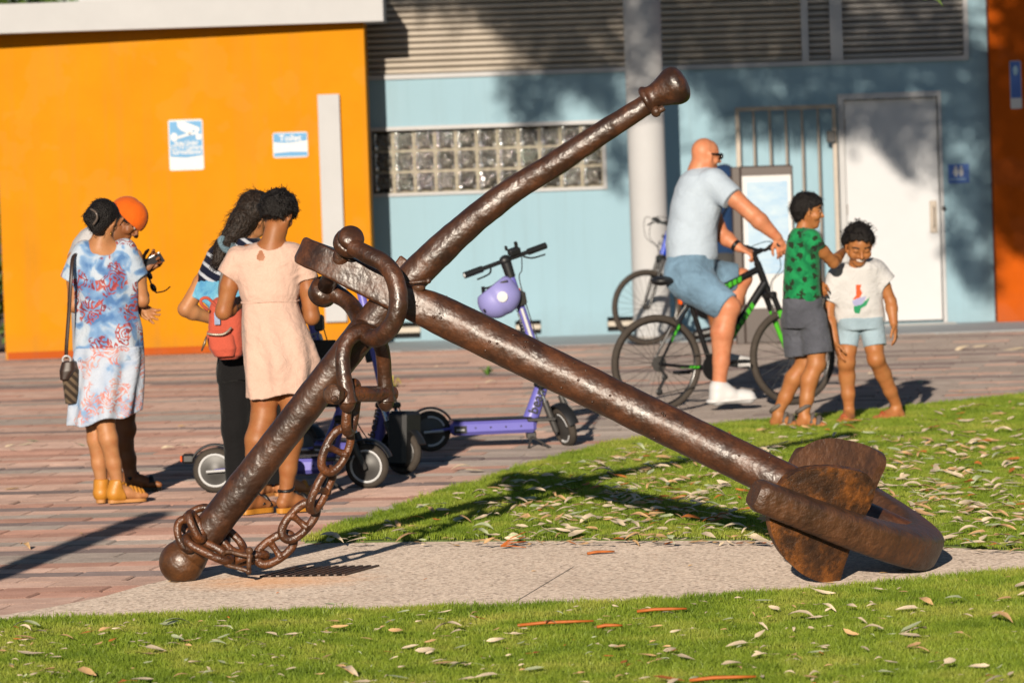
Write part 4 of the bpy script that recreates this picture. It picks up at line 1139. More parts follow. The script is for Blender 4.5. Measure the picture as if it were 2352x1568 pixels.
def m_cloth(name, c, weave=260, wr=9, wstr=.5, var=.08, extra=None, rough=.9):
    m = NT(name); c = np.array(c3(c)); n0 = m.noise(wr, 3, .55, dist=.8); n1 = m.noise(4, 3, .5); n2 = m.noise(weave, 2, .6)
    if extra is None:
        r = m.ramp(n1, 0, [(.3, tuple(c * (1 - var))), (.7, tuple(np.minimum(c * (1 + var), 1)))]); col = (r, 0)
    else: col = extra(m)
    t = m.ramp(n2, 0, [(.3, (.82, .82, .82)), (.7, (1.1, 1.1, 1.1))]); m.col(m.mix(.6, col, (t, 0), 'MULTIPLY'))
    m.set(Roughness=rough); m.b.inputs['Specular IOR Level'].default_value = .15; m.b.inputs['Sheen Weight'].default_value = .08
    cr_ = m.ramp(n0, 0, [(.36, (0, 0, 0)), (.48, (1, 1, 1)), (.52, (1, 1, 1)), (.66, (.1, .1, .1))]); n9 = m.noise(wr * .45, 2, .5, dist=.5)
    m.bump((n9, 0), wstr, .05); m.bump((cr_, 0), wstr * .38, .012); m.bump((n2, 0), .25, .002); return m.m

# ---------------------------------------------------------------- heads, hands, limbs
def frame(f, u=(0, 0, 1)):
    f = nrm(f); u = np.asarray(u, float); u = nrm(u - f * (u @ f)); return f, u, np.cross(f, u)
class Head:
    def __init__(s, c, f, H=.225, u=(0, 0, 1)): s.c = np.asarray(c, float); s.f, s.u, s.r = frame(f, u); s.H = H
    def p(s, f=0, u=0, r=0): return s.c + s.H * (f * s.f + u * s.u + r * s.r)
    def loc(s, P): q = (P - s.c) / s.H; return q @ s.f, q @ s.u, q @ s.r
    def build(s, S, smile=0.0, nose=1.0):
        H = s.H; p = s.p
        S.cone(p(-.06, .13), p(.02, .12), .365 * H, .345 * H, .02, s.r, .86)
        S.cone(p(.07, -.02), p(.20, -.33), .27 * H, .13 * H, .05 * H, s.r, .95)
        for q in (-1, 1):
            S.cone(p(.02, -.16, .2 * q), p(.2, -.36, .07 * q), .10 * H, .08 * H, .05 * H)
            S.ball(p(.215, -.10, .15 * q), (.115 + .03 * smile) * H, .05 * H)
            S.cone(p(.30, .125, .05 * q), p(.26, .13, .2 * q), .045 * H, .035 * H, .04 * H)
            S.ball(p(.375, .035, .145 * q), .055 * H, .02, op='s')
            S.ball(p(.285, .035, .14 * q), .072 * H, .006)
            S.cone(p(-.03, .05, .325 * q), p(.0, -.10, .315 * q), .075 * H, .05 * H, .006, s.r * 1.0 + s.f * (-.5 * q), .42)
            S.ball(p(.36, -.125, .05 * q), .04 * H, .02 * H)
        S.cone(p(.335, .07), p(.41 + .02 * nose, -.105), .03 * H, .05 * H * nose, .035 * H)
        S.cone(p(.285, -.24, -.06), p(.285, -.24, .06), .06 * H, .06 * H, .03 * H)
        S.cone(p(.335, -.205, -.05), p(.335, -.205, .05), .022 * H, .022 * H, .012 * H)
        S.cone(p(.325, -.262, -.045), p(.325, -.262, .045), .026 * H, .026 * H, .012 * H)
        S.ball(p(.235, -.375), .085 * H, .04 * H)
    def labels(s, P, smile=0.0, closed=False):
        f, u, r = s.loc(P); lab = np.zeros(len(P), int); a = np.abs(r)
        near = (f > .1) & (a < .5) & (np.abs(u) < .6)
        curve = -.235 + smile * 1.3 * a ** 2 * 2
        lw = .075 + .05 * smile
        lip = near & (a < lw) & (np.abs(u - curve) < .048 * (1 - (a / lw) ** 2) + .008) & (f > .22)
        lab[lip] = 1
        if smile > .3: lab[near & (a < lw * .82) & (np.abs(u - curve - .004) < .024 * (1 - (a / lw) ** 2) + .004) & (f > .22)] = 2
        e = np.hypot((a - .14) / .062, (u - .033) / .03)
        if not closed:
            lab[near & (e < 1) & (f > .2)] = 3; lab[near & (np.hypot(a - .14, u - .033) < .026) & (f > .2)] = 4
            lab[near & (e >= 1) & (e < 1.35) & (u > .035) & (f > .2)] = 4
        else: lab[near & (a > .075) & (a < .205) & (np.abs(u - .012 + .5 * (a - .14) ** 2) < .011) & (f > .2)] = 4
        lab[near & (a > .06) & (a < .235) & (np.abs(u - .135 + .9 * (a - .13) ** 2 * 2) < .021) & (f > .15)] = 5
        return lab
    def hair(s, S, thick=.05, front=.22, low=-.12, curl=0, seed=0, back=-.35, extra=None):
        """a cap of hair over the skull: front hairline height, low edge behind"""
        H = s.H
        S.cone(s.p(-.07, .14), s.p(.03, .15), (.375 + thick) * H, (.345 + thick) * H, .02, s.r, .88)
        S.cone(s.p(-.16, .02), s.p(-.16, -.12), (.27 + thick) * H, (.20 + thick * .7) * H, .03, s.r, .98)
        def fn(P):
            f, u, r = s.loc(P); w = .02 * np.sin(r * 40 + 1) + .015 * np.sin(r * 90)
            line = np.interp(f, [-.5, -.25, -.08, .05, .12, .3], [back, back + .03, low + .06, low + .12, front - .12, front])
            return (line + w - u) * H
        S.cutfn(fn)
        if curl: S.wob(curl, 75, 3, seed)
        return S
def hand(S, wr, d, pn, L=.17, thumb=1, curl=(.5, .55, .6, .65), spread=.12, k=.006, r=1.0, th=.6):
    """palm, four unequal bent fingers and a thumb; d = pointing direction, pn = where the palm faces"""
    d = nrm(d); pn = nrm(np.asarray(pn) - d * (np.asarray(pn) @ d)); sd = np.cross(d, pn) * thumb     # sd: the thumb's side
    a = wr + d * .02; b = wr + d * L * .5
    S.cone(wr - d * .01, a + d * .02, .024 * L / .17, .03 * L / .17, .012, pn, .7)
    for q in (-.5, 0, .5): S.cone(wr + d * .12 * L + sd * q * .2 * L, b + sd * q * .36 * L, .085 * L, .075 * L, .012, pn, .8)
    ln = (.40, .45, .42, .33)
    for i in range(4):
        o = (.5 - i / 3) * .40 * L; base = wr + d * L * (.49 - .02 * (i == 3)) + sd * o
        dr = nrm(d + sd * (.5 - i / 3) * spread * 2); pt = [base]; ang = 0
        for j, fr in enumerate((.42, .33, .25)):
            ang += curl[i] * (.7, 1, .9)[j]
            pt.append(pt[-1] + (dr * cos(ang) + pn * sin(ang)) * ln[i] * L * fr)
        rr_ = [.058 * L * r, .052 * L * r, .046 * L * r, .038 * L * r]
        S.chain(pt, rr_, k)
    t0 = wr + d * .14 * L + sd * .19 * L; t1 = t0 + nrm(d * .55 + sd * .75 * th + pn * .25) * .22 * L; t2 = t1 + nrm(d * .85 + sd * .3 * th + pn * .35) * .19 * L; t3 = t2 + nrm(d + pn * .3) * .12 * L
    S.chain([t0, t1, t2, t3], [.075 * L, .06 * L, .052 * L, .042 * L], .008)
def arm(S, sh, el, wr, r=(.045, .038, .026), k=.015):
    sh, el, wr = [np.asarray(x) for x in (sh, el, wr)]
    m1 = sh * .5 + el * .5; m2 = el * .7 + wr * .3
    S.chain([sh, m1, el], [r[0], r[0] * .98, r[1]], k); S.chain([el, m2, wr], [r[1], r[1] * 1.06, r[2]], k)
def leg(S, hip, kn, an, r=(.08, .055, .058, .036), back=(0, 1, 0), k=.02):
    hip, kn, an = [np.asarray(x) for x in (hip, kn, an)]
    b = np.asarray(back, float)
    S.chain([hip, hip * .5 + kn * .5, kn], [r[0], r[0] * .83, r[1]], k)
    c = kn * .68 + an * .32 + b * r[2] * .35
    S.chain([kn, c, kn * .3 + an * .7 + b * .005, an], [r[1] * .95, r[2], r[3] * 1.25, r[3]], k)
    S.ball(kn - b * r[1] * .25, r[1] * .85, k)
def foot(S, an, d, L=.24, z0=0.0, toes=True, w=1.0, side=1):
    """an = ankle; d = heading on the ground; the sole stands at z0"""
    d = nrm([d[0], d[1], 0]); sd = np.array([d[1], -d[0], 0]) * side; r = .030 * L / .24
    g = lambda f, s_, z: np.array([an[0], an[1], 0]) + d * f * L + sd * s_ * L * w + [0, 0, z0 + z]
    S.cone(an, g(-.10, 0, r * 1.0), .034 * L / .24, r, .02)
    S.cone(an, g(.26, .02, .038 * L / .24), .031 * L / .24, .028 * L / .24, .02)
    S.cone(g(-.10, 0, r), g(.38, 0, r * .85), r, r * .9, .02)
    S.cone(g(.1, -.06, .028 * L / .24), g(.45, -.11, .018), .024, .018, .02); S.cone(g(.25, .05, .04 * L / .24), g(.48, .09, .02), .026, .022, .02)
    if toes:
        for i, o in enumerate((.115, .055, .005, -.045, -.09)):
            f = (.66, .66, .635, .60, .56)[i]; rr_ = (.016, .0115, .011, .0105, .010)[i] * L / .24
            S.chain([g(.46, o * .95, .018), g(f - .06, o, rr_ * 1.25), g(f, o * 1.02, rr_)], [rr_ * 1.15, rr_, rr_ * .95], .005)
    else: S.cone(g(.38, 0, .022), g(.56, .01, .018), .035, .024, .02, [0, 0, 1], .8)
    return g
def sandal(name, parent, g, L, msole, mstrap, straps, z0=0, sole_t=.018, heel=False):
    """g is the foot's own map: along, across, up"""
    o = thing_part(name, parent)
    out = [(-.25, 0), (-.22, .09), (-.1, .125), (.1, .11), (.3, .14), (.5, .17), (.62, .14), (.69, .06), (.68, -.04), (.6, -.12), (.45, -.155), (.2, -.13), (0, -.12), (-.15, -.12), (-.23, -.07)]
    O = spline(np.array(out), 45, closed=True); P = [g(f, s_, 0) for f, s_ in O]; P = [np.array([q[0], q[1], z0 - sole_t + .002]) for q in P]
    mb = MB(); mb.prism(P if area2(P) > 0 else P[::-1], (0, 0, sole_t)); obj('sole', mb.geo(), msole, o)
    for (pts, w) in straps:
        q = spline(np.array([g(t[0], t[1], z0 + (t[2] - z0) * .68 if t[2] > z0 else t[2]) for t in pts]), 14); mb = MB(); mb.tube(q, w, 8, flat=.9); obj('strap', mb.geo(), mstrap, o, smooth=True)
    return o
def area2(P): P = np.asarray(P); x, y = P[:, 0], P[:, 1]; return (x * np.roll(y, -1) - y * np.roll(x, -1)).sum()
def strands(hair, n, head, L=.05, curl=.4, m=None, seed=1, w=.0011):
    '''loose strands lying along the surface of the hair so its edge is not a clean line'''
    r = np.random.default_rng(seed); me = hair.data; V = np.array([v.co[:] for v in me.vertices]); N = np.array([v.normal[:] for v in me.vertices]); mb = MB()
    for i in r.integers(0, len(V), n):
        p = V[i] + N[i] * .0005; t = nrm(-head.u * .7 - head.f * .5 + r.normal(size=3) * curl); q = [p]; nn = N[i]
        for k in range(4):
            t = nrm(t - nn * (t @ nn) * .7 + r.normal(size=3) * curl * .55 + nn * .12); q.append(q[-1] + t * L * r.uniform(.12, .32))
        mb.tube(q, [w, w, w * .9, w * .7, w * .3], 3, caps=False)
    o = obj('hair_strands', mb.geo(), m or HAIR, hair.parent, world=False); o['kind'] = 'stuff'; return o
def thing_part(name, parent):
    o = bpy.data.objects.new(name, None); COL.objects.link(o); o.parent = parent; o.empty_display_size = .05
    ORG[o.name] = ORG[parent.name]; return o
# ---------------------------------------------------------------- people
class Who:
    """one person: joints are read off the photograph at that person's own distance"""
    def __init__(s, label, d, px, py, group=None):
        s.d = d; b = W(px, py, d); s.root = thing('person', label, 'person', (b[0], d, 0), group=group)
    def P(s, px, py, dd=0): return W(px, py, s.d + dd)
    def A(s, px, dd=0, z=.085):
        p = W(px, 1000, s.d + dd); return np.array([p[0], s.d + dd, z])
    def soft(s, name, S, m, h=.0065, lab=None, parent=None): return soft(name, S, m, parent or s.root, h, lab)

# --- fabrics
def x_paisley(pale):
    def fn(m):
        n1 = m.noise(8.5, 2, .5, dist=.6); base = m.ramp(n1, 0, [(.36, (.075, .165, .35)), (.46, (.18, .30, .48)), (.51, (.38, .45, .54)), (.66, (.45, .50, .57))] if not pale else [(.36, (.20, .32, .50)), (.44, (.36, .43, .55)), (.55, (.44, .485, .57))])
        co = m.coord(rot=(pi / 2, 0, 0)); nd = m.noise(11, 2, .5, co); mx = m.n('Mix', data_type='VECTOR'); mx.inputs[0].default_value = .09; m.l(co, 0, mx, 4); m.l(nd, 'Color', mx, 5)
        v = m.n('TexVoronoi', voronoi_dimensions='2D'); v.inputs['Scale'].default_value = 11; m.l(mx, 1, v, 'Vector')
        v2 = m.n('TexVoronoi', voronoi_dimensions='2D'); v2.inputs['Scale'].default_value = 40; m.l(mx, 1, v2, 'Vector')
        sn = m.math('SINE', m.math('MULTIPLY', (v, 'Distance'), 34 if not pale else 40)); ring = m.math('GREATER_THAN', sn, .35)
        dots = m.math('LESS_THAN', (v2, 'Distance'), .28); pat = m.math('MAXIMUM', ring, dots)
        nm = m.noise(8.5, 2, .5, m.coord(rot=(.5, .3, 1))); mask = m.ramp(nm, 0, [(.50 if not pale else .52, (0, 0, 0)), (.54 if not pale else .56, (1, 1, 1))])
        f = m.math('MULTIPLY', pat, (mask, 0)); f = m.math('MULTIPLY', f, .92 if not pale else .75)
        red = m.ramp(m.noise(30, 2, .5), 0, [(.35, (.15, .013, .016)), (.6, (.36, .045, .03)), (.75, (.46, .15, .09))]) if not pale else m.ramp(m.noise(30, 2, .5), 0, [(.35, (.55, .10, .04)), (.65, (.52, .28, .22))])
        return m.mix(f, (base, 0), (red, 0))
    return fn
PAISLEY = m_cloth('paisley_print', (0, 0, 0), extra=x_paisley(False)); PAISLEY2 = m_cloth('pale_paisley_print', (0, 0, 0), extra=x_paisley(True), wstr=.6)
PEACH = m_cloth('peach_cotton', (.58, .385, .305), 220, 13, .55, .06)
GREYTEE = m_cloth('grey_cotton', (.42, .41, .42)); PALEBLUE = m_cloth('pale_blue_cotton', (.40, .47, .55), 260, 8, .6)
DENIM = m_cloth('denim', (.13, .215, .30), 200, 11, 1.0, .5); PALEDENIM = m_cloth('pale_denim', (.28, .37, .43), 200, 10, .6, .15)
BLACKC = m_cloth('black_cotton', (.008, .0075, .008), 200, 9, .7); WHITET = m_cloth('white_cotton', (.53, .52, .52), 260, 10, .7, .03)
NAVY = m_cloth('navy_cotton', (.012, .035, .095), 200, 9, .6); CHARC = m_cloth('charcoal_denim', (.075, .078, .095), 200, 16, .8, .35)
def x_green(m):
    n = m.noise(13, 2, .5, dist=1.5); r = m.ramp(n, 0, [(.35, (.006, .13, .045)), (.6, (.012, .22, .07))])
    v = m.n('TexVoronoi', voronoi_dimensions='2D'); v.inputs['Scale'].default_value = 15.5; v.inputs['Randomness'].default_value = .7; co = m.coord(rot=(pi / 2, 0, 0)); nd = m.noise(38, 2, .5, co)
    mx = m.n('Mix', data_type='VECTOR'); mx.inputs[0].default_value = .06; m.l(co, 0, mx, 4); m.l(nd, 'Color', mx, 5); m.l(mx, 1, v, 'Vector')
    f = m.math('LESS_THAN', (v, 'Distance'), .26); return m.mix(m.math('MULTIPLY', f, .92), (r, 0), (.016, .016, .010))
GREENT = m_cloth('green_printed_cotton', (0, 0, 0), extra=x_green)
def x_tie(m):
    tc = m.n('TexCoord'); sp = m.n('SeparateXYZ'); m.l(tc, 'Object', sp, 0)
    n = m.noise(7, 4, .6, dist=.8); w = m.n('TexWave'); w.inputs['Scale'].default_value = 5.5; w.inputs['Distortion'].default_value = 2.5; w.inputs['Detail'].default_value = 2
    m.l(m.coord(rot=(0, .95, 0)), 0, w, 'Vector')
    st = m.ramp(w, 0, [(.72, (.006, .008, .022)), (.82, (.40, .42, .47))])
    lb = m.ramp(n, 0, [(.35, (.05, .20, .40)), (.5, (.14, .38, .52)), (.7, (.32, .48, .55))])
    z = m.math('MULTIPLY_ADD', (n, 0), .08, (sp, 2)); f = m.math('GREATER_THAN', z, 1.245); return m.mix(f, (lb, 0), (st, 0))
TIE = m_cloth('tie_dye', (0, 0, 0), extra=x_tie)
MUSTARD = mat('mustard_leather', (.46, .19, .022), .45, .12, 14, .3, 120); TANSOLE = mat('tan_sole', (.42, .19, .055), .6, .1, 12)
BLACKL = mat('black_leather', (.010, .009, .009), .4, .2); SANDG = mat('grey_sandal', (.10, .085, .075), .7, .2, 20); SANDB = mat('navy_strap', (.025, .03, .045), .7, .2)
THONG = mat('rust_thong', (.30, .065, .015), .6, .15); WHITES = mat('white_shoe', (.55, .54, .54), .5, .05, 10, .3, 90)
CAPO = m_cloth('orange_cap', (.62, .105, .006), 300, 12, .3)
cc = lambda S, a, b, ra, rb, k=.02: S.cone(a, b, ra, rb, k, flat_end='b')

# ======= woman in the paisley dress
w1 = Who('woman in a blue and red paisley dress with black hair in a bun, back turned', 26.4, 250, 1155); P, A = w1.P, w1.A
H = Head(P(239, 507), (.5, .82, -.28), .215); S = Form(); H.build(S)
S.cone(P(229, 566), P(237, 525, .01), .052, .048, .03)
S.cone(P(205, 588, .03), P(270, 584, .03), .06, .06, .04); S.cone(P(232, 590, .03), P(245, 720, .03), .10, .09, .05, [0, 1, 0], .7)
arm(S, P(172, 594, .03), P(171, 702, .05), P(205, 712, .27), (.043, .037, .026)); hand(S, P(205, 712, .27), (.8, .5, .1), (0, 0, 1), .16, 1)
arm(S, P(309, 588, .03), P(327, 690, .05), P(322, 655, .25), (.043, .037, .026)); hand(S, P(322, 655, .25), (.3, .5, .8), (-1, 0, 0), .16, -1)
S.cone(P(300, 712, .2), P(322, 702, .12), .024, .022); hand(S, P(322, 702, .12), (.75, -.1, -.6), (0, -.6, .5), .15, 1, (.2, .3, .4, .5), .3)
ar, al = A(266, -.02), A(229, .05)
leg(S, P(262, 860, 0), P(240, 960, -.02), ar + [0, 0, .03], (.075, .057, .052, .033), (0, -1, 0)); fr = foot(S, ar, (.9, .42, 0), .235, .022)
leg(S, P(222, 860, .05), P(217, 962, .05), al + [0, 0, .03], (.075, .057, .05, .033), (0, -1, 0)); fl = foot(S, al, (.1, 1, 0), .235, .022)
w1.soft('body', S, SKINSET(SKIN_TAN), lab=lambda q: H.labels(q))
S = Form(); H.hair(S, .055, .2, -.16, .004, 3, back=-.42); S.cone(P(211, 500, -.05), P(218, 492, -.07), .050, .042, .02); S.cone(P(222, 520, -.06), P(232, 534, -.02), .045, .032, .02); S.wob(.004, 60, 2, 3)
hh_ = w1.soft('hair', S, HAIR); strands(hh_, 260, H, .035, .12, seed=1)
mb = MB(); mb.tube(spline([P(208, 480, -.12), P(220, 488, -.14), P(223, 502, -.14), P(214, 516, -.13)], 14), .006, 8); w1_clip = obj('hair_clip', mb.geo(), mat('clip', (.10, .075, .06), .3), w1.root, smooth=True)
mb = MB(); c = P(254, 536, -.03); mb.lathe([(.012 + .003 * cos(t), .003 * sin(t)) for t in np.linspace(0, 2 * pi, 7)[:-1]], 14, c, (1, .3, 0), closed=True); obj('earring', mb.geo(), mat('gold', (.6, .36, .08), .25, metal=1.0), w1.root, smooth=True)
fold = lambda a, z: .015 * np.sin(9 * a + 2 * np.sin(3 * z)) * np.clip((1.02 - z) / .5, 0, 1) + .008 * np.sin(5 * a + 4 * z) * np.clip((1.0 - z) / .3, 0, 1)
S = Form(); S.prof([(561, 214, 264, .05, .07), (568, 192, 290, .04, .085), (578, 176, 305, .03, .10), (592, 163, 314, .02, .11), (622, 160, 320, .02, .125), (666, 170, 319, .02, .13), (714, 174, 317, .02, .125), (756, 173, 326, .02, .135), (800, 171, 329, .02, .145), (828, 170, 330)], 26.42, .14, fold=lambda a, z: .005 * np.sin(7 * a + 9 * z))
cc(S, P(196, 580, .02), P(160, 646, .02), .070, .060, .03); cc(S, P(286, 576, .02), P(319, 638, .03), .070, .058, .03)
S.cone(P(236, 548, -.02), P(240, 562, -.03), .058, .066, .01, op='s')
w1.soft('dress_top', S, PAISLEY)
hl, hr = P(159, 976, 0), P(316, 943, 0); nn = np.cross(hr - hl, [0, 1, 0]); nn = nn if nn[2] < 0 else -nn
S = Form(); S.prof([(796, 172, 328, 0, .14), (828, 170, 330, 0, .15), (862, 168, 328, 0, .16), (910, 165, 323, 0, .17), (950, 161, 318, 0, .18), (985, 157, 312, 0, .19)], 26.42, .15, fold=fold)
S.cutfn(lambda q: (q - hl) @ nn * .98 + .004 * np.sin(q[:, 0] * 30) - .004)
w1.soft('skirt', S, PAISLEY2)
for nm, an, g, s_ in (('sandal', ar, fr, 1), ('sandal', al, fl, 1)):
    o = sandal(nm, w1.root, g, .235, TANSOLE, MUSTARD, [([(.52, .16, .03), (.50, .02, .07), (.45, -.14, .03)], .011), ([(.42, .15, .04), (.41, .02, .082), (.36, -.15, .035)], .011), ([(.33, .14, .045), (.32, .02, .09), (.28, -.14, .04)], .011), ([(.60, .14, .03), (.58, .02, .06), (.52, -.15, .03)], .010), ([(.13, .10, .05), (.18, .0, .115), (.10, -.11, .05)], .011), ([(-.02, .15, .115), (.14, .02, .125), (-.02, -.15, .115)], .011)], .022)
    T = Form(); T.cone(an + [0, 0, .035], g(-.09, 0, .045), .045, .043, .02); T.cone(g(-.09, 0, .03), g(.1, 0, .03), .042, .042, .02)
    pf = g(.10, 0, .05); dv = nrm(g(1, 0, 0) - g(0, 0, 0)); T.cut(pf, dv + np.array([0, 0, .35])); T.cut(an + [0, 0, .05], (0, 0, 1)); T.cut([0, 0, .015], (0, 0, -1))
    soft('heel_cup', T, MUSTARD, o, .005)
# her bag
bag = thing('shoulder_bag', 'small woven beige and brown bag on a long strap beside the paisley dress', 'handbag', P(152, 928, -.1))
LEATH = mat('brown_leather', (.035, .018, .012), .45, .2)
st = spline([P(186, 578, .04), P(168, 590, -.08), P(163, 640, -.14), P(158, 720, -.13), P(153, 790, -.12), P(152, 822, -.1)], 30); obj('strap', tube(st, .011, 8, flat=.35), LEATH, bag, smooth=True)
mb = MB(); mb.lathe([(.022 + .006 * cos(t), .006 * sin(t)) for t in np.linspace(0, 2 * pi, 9)[:-1]], 18, P(153, 826, -.11), (0, 1, .1), closed=True); obj('ring', mb.geo(), mat('pale_ring', (.4, .38, .38), .3), bag, smooth=True)
def x_chev(m):
    w = m.n('TexWave'); w.inputs['Scale'].default_value = 9; w.inputs['Distortion'].default_value = 0; mp = m.coord(); ab = m.n('VectorMath', operation='ABSOLUTE'); m.l(mp, 0, ab, 0)
    r_ = m.n('Mapping'); r_.inputs['Rotation'].default_value = (0, .78, 0); m.l(ab, 0, r_, 0); m.l(r_, 0, w, 'Vector'); r = m.ramp(w, 0, [(.45, (.035, .025, .018)), (.6, (.12, .085, .055))]); return (r, 0)
S = Form(); S.prof([(833, 146, 176, -.02, .05), (850, 141, 182, -.02, .06), (900, 147, 182, -.02, .06), (926, 150, 178, -.02, .045)], 26.36, .055, ex=3.2); soft('pouch', S, m_cloth('woven', (0, 0, 0), extra=x_chev), bag, .005)
S = Form(); S.prof([(829, 143, 174, -.03, .055), (850, 137, 176, -.03, .066), (872, 139, 160, -.03, .062)], 26.35, .06, ex=3); soft('flap', S, LEATH, bag, .005)

# ======= man with the orange cap
w2 = Who('man in a grey shirt and an orange cap looking down at a phone', 27.3, 270, 1128); P, A = w2.P, w2.A
H2 = Head(P(288, 509), (.72, -.22, -.62), .235, (.5, 0, 1)); S = Form(); H2.build(S, nose=1.25)
S.cone(P(238, 566), P(262, 530), .068, .06, .03); S.prof([(560, 190, 280), (600, 170, 300), (790, 185, 300)], 27.3, .12)
arm(S, P(262, 600, -.05), P(292, 690, -.1), P(330, 622, -.12), (.052, .045, .03)); hand(S, P(330, 622, -.12), (.75, 0, .65), (0, -1, 0.2), .18, -1, (.7, .8, .9, 1.0))
a1, a2 = A(296, -.05), A(258, .1)
leg(S, P(282, 900, -.03), P(286, 985, -.03), a1 + [0, 0, .03], (.08, .06, .06, .038), (-1, 0, 0)); f1 = foot(S, a1, (.95, -.1, 0), .26, .02)
leg(S, P(262, 900, .1), P(258, 985, .1), a2 + [0, 0, .03], (.08, .06, .06, .038), (-1, 0, 0)); f2 = foot(S, a2, (.9, .2, 0), .26, .02)
w2.soft('body', S, SKINSET(SKIN_DEEP), lab=lambda q: H2.labels(q))
S = Form(); S.prof([(517, 206, 236), (530, 186, 246), (552, 168, 262), (584, 155, 300), (650, 158, 312), (740, 166, 308), (806, 168, 306)], 27.3, .17); cc(S, P(262, 598, -.1), P(286, 660, -.12), .085, .075); S.wob(.004, 22, 2, 5); w2.soft('shirt', S, GREYTEE)
S = Form(); S.prof([(796, 178, 306), (870, 185, 312), (945, 205, 316)], 27.3, .16); w2.soft('shorts', S, BLACKC)
S = Form(); H2.hair(S, .03, .15, -.12, .002, 2, back=-.3); strands(w2.soft('hair', S, HAIR), 200, H2, .03, .3, seed=2)
S = Form(); S.cone(H2.p(-.07, .15), H2.p(.03, .17), .46 * .235, .435 * .235, .02, H2.r, .9); S.cutfn(lambda q: (.10 - .12 * (H2.loc(q)[0]) - H2.loc(q)[1]) * .235); S.sub = None
w2.soft('cap', S, CAPO, .005)
mb = MB(); mb.tube([H2.p(.33, .13, -.12), H2.p(.365, .14, 0), H2.p(.33, .13, .12)], .017, 8, flat=.5); obj('cap_strap', mb.geo(), BLACKL, w2.root, smooth=True)
for an, g in ((a1, f1), (a2, f2)):
    sandal('sandal', w2.root, g, .26, BLACKL, BLACKL, [([(.5, .16, .03), (.46, 0, .075), (.4, -.16, .03)], .018), ([(-.02, .15, .07), (.16, 0, .11), (-.02, -.15, .07)], .013)], .02)
ph = thing('phone', 'slim dark phone in the hand of the man with the orange cap', 'phone', P(348, 604, -.15))
mb = MB(); mb.box((-.038, -.005, -.075), (.038, .005, .075), bev=.004); R_ = np.array(Matrix.Rotation(radians(64), 3, 'Y') @ Matrix.Rotation(radians(35), 3, 'Z')); g = mb.geo(); obj('case', (g[0] @ R_.T + P(346, 603, -.14), g[1]), mat('phone_case', (.05, .05, .055), .25), ph)
sg = thing('sunglasses', 'dark orange sunglasses dangling from the hand of the man with the orange cap', 'sunglasses', P(350, 645, -.16))
FR = mat('tortoise_frame', (.13, .035, .008), .3); LENS = mat('dark_lens', (.012, .010, .009), .1, 0)
q = [P(336, 632, -.17), P(343, 640, -.17), P(352, 664, -.17), P(360, 672, -.17)]
obj('frame', tube(spline(q, 12), .005, 8), FR, sg, smooth=True)
for a, b in (((337, 622), (348, 642)), ((346, 650), (358, 671))):
    mb = MB(); c = (P(*a, -.17) + P(*b, -.17)) / 2; mb.sphere(c, .026, 14, 8, sc=(.62, .2, 1.05), R=np.array(Matrix.Rotation(radians(-28), 3, 'Y'))); obj('lens', mb.geo(), LENS, sg, smooth=True)
obj('temple', tube(spline([P(359, 672, -.17), P(378, 668, -.2), P(391, 658, -.22)], 10), .004, 6), FR, sg, smooth=True); obj('temple', tube(spline([P(340, 628, -.17), P(358, 606, -.2), P(374, 602, -.22)], 10), .004, 6), FR, sg, smooth=True)

# ======= woman in the peach dress
w3 = Who('woman in a short peach dress with short curly black hair, back turned', 25.3, 640, 1180); P, A = w3.P, w3.A
H3 = Head(P(640, 494), (.42, .8, -.42), .225); S = Form(); H3.build(S)
S.cone(P(622, 572, .0), P(634, 520, 0), .062, .054, .03); S.cone(P(575, 586, .02), P(670, 586, .02), .06, .06, .05)
S.prof([(566, 575, 672, .02, .06), (590, 546, 696, .02, .085), (640, 550, 690, .02, .10), (690, 560, 682, .02, .09)], 25.3, .10)
arm(S, P(541, 596, .02), P(513, 716, .03), P(553, 692, .24), (.048, .042, .03)); hand(S, P(553, 692, .24), (.7, .5, .3), (0, 0, 1), .16)
arm(S, P(699, 600, .02), P(716, 728, .03), P(690, 700, .25), (.047, .042, .03)); hand(S, P(690, 700, .25), (-.4, .7, .4), (0, 0, 1), .16, -1)
a1, a2 = A(568, -.02, .1), A(652, 0, .1)
leg(S, P(610, 880, 0), P(605, 952, -.01), a1 + [0, 0, .02], (.085, .066, .066, .036), (-.25, -1, 0)); f1 = foot(S, a1, (.62, .75, 0), .24, .03)
leg(S, P(674, 880, 0), P(675, 955, -.01), a2 + [0, 0, .02], (.085, .066, .062, .036), (0, -1, 0)); f2 = foot(S, a2, (.72, .62, 0), .24, .03)
w3.soft('body', S, SKINSET(SKIN_BROWN), lab=lambda q: H3.labels(q))
S = Form(); H3.hair(S, .115, .1, -.06, .015, 4, back=-.22); strands(w3.soft('hair', S, HAIR), 800, H3, .032, .8, seed=3)
mb = MB(); rr = random.Random(8)
for _ in range(70):
    a, b = rr.uniform(-pi, pi), rr.uniform(-.1, 1.3); dv = np.array([cos(a) * cos(b), sin(a) * cos(b), sin(b)]); p = H3.p(-.06, .13) + dv * (.42 * .225)
    q = [p]; t = nrm(dv + np.array([rr.uniform(-.8, .8), rr.uniform(-.8, .8), rr.uniform(-.4, .8)]))
    for k in range(4): t = nrm(t + np.array([rr.uniform(-.6, .6), rr.uniform(-.6, .6), rr.uniform(-.9, .1)])); q.append(q[-1] + t * rr.uniform(.006, .013))
    mb.tube(spline(q, 8), [.0016] * len(spline(q, 8)), 4)
obj('stray_curls', mb.geo(), HAIR, w3.root)['kind'] = 'stuff'
fold3 = lambda a, z: .010 * np.sin(8 * a + 3 * z) * np.clip((1.12 - z) / .3, 0, 1) + .011 * np.sin(5 * a + 11 * z) * np.clip((1.1 - z) / .4, 0, 1)
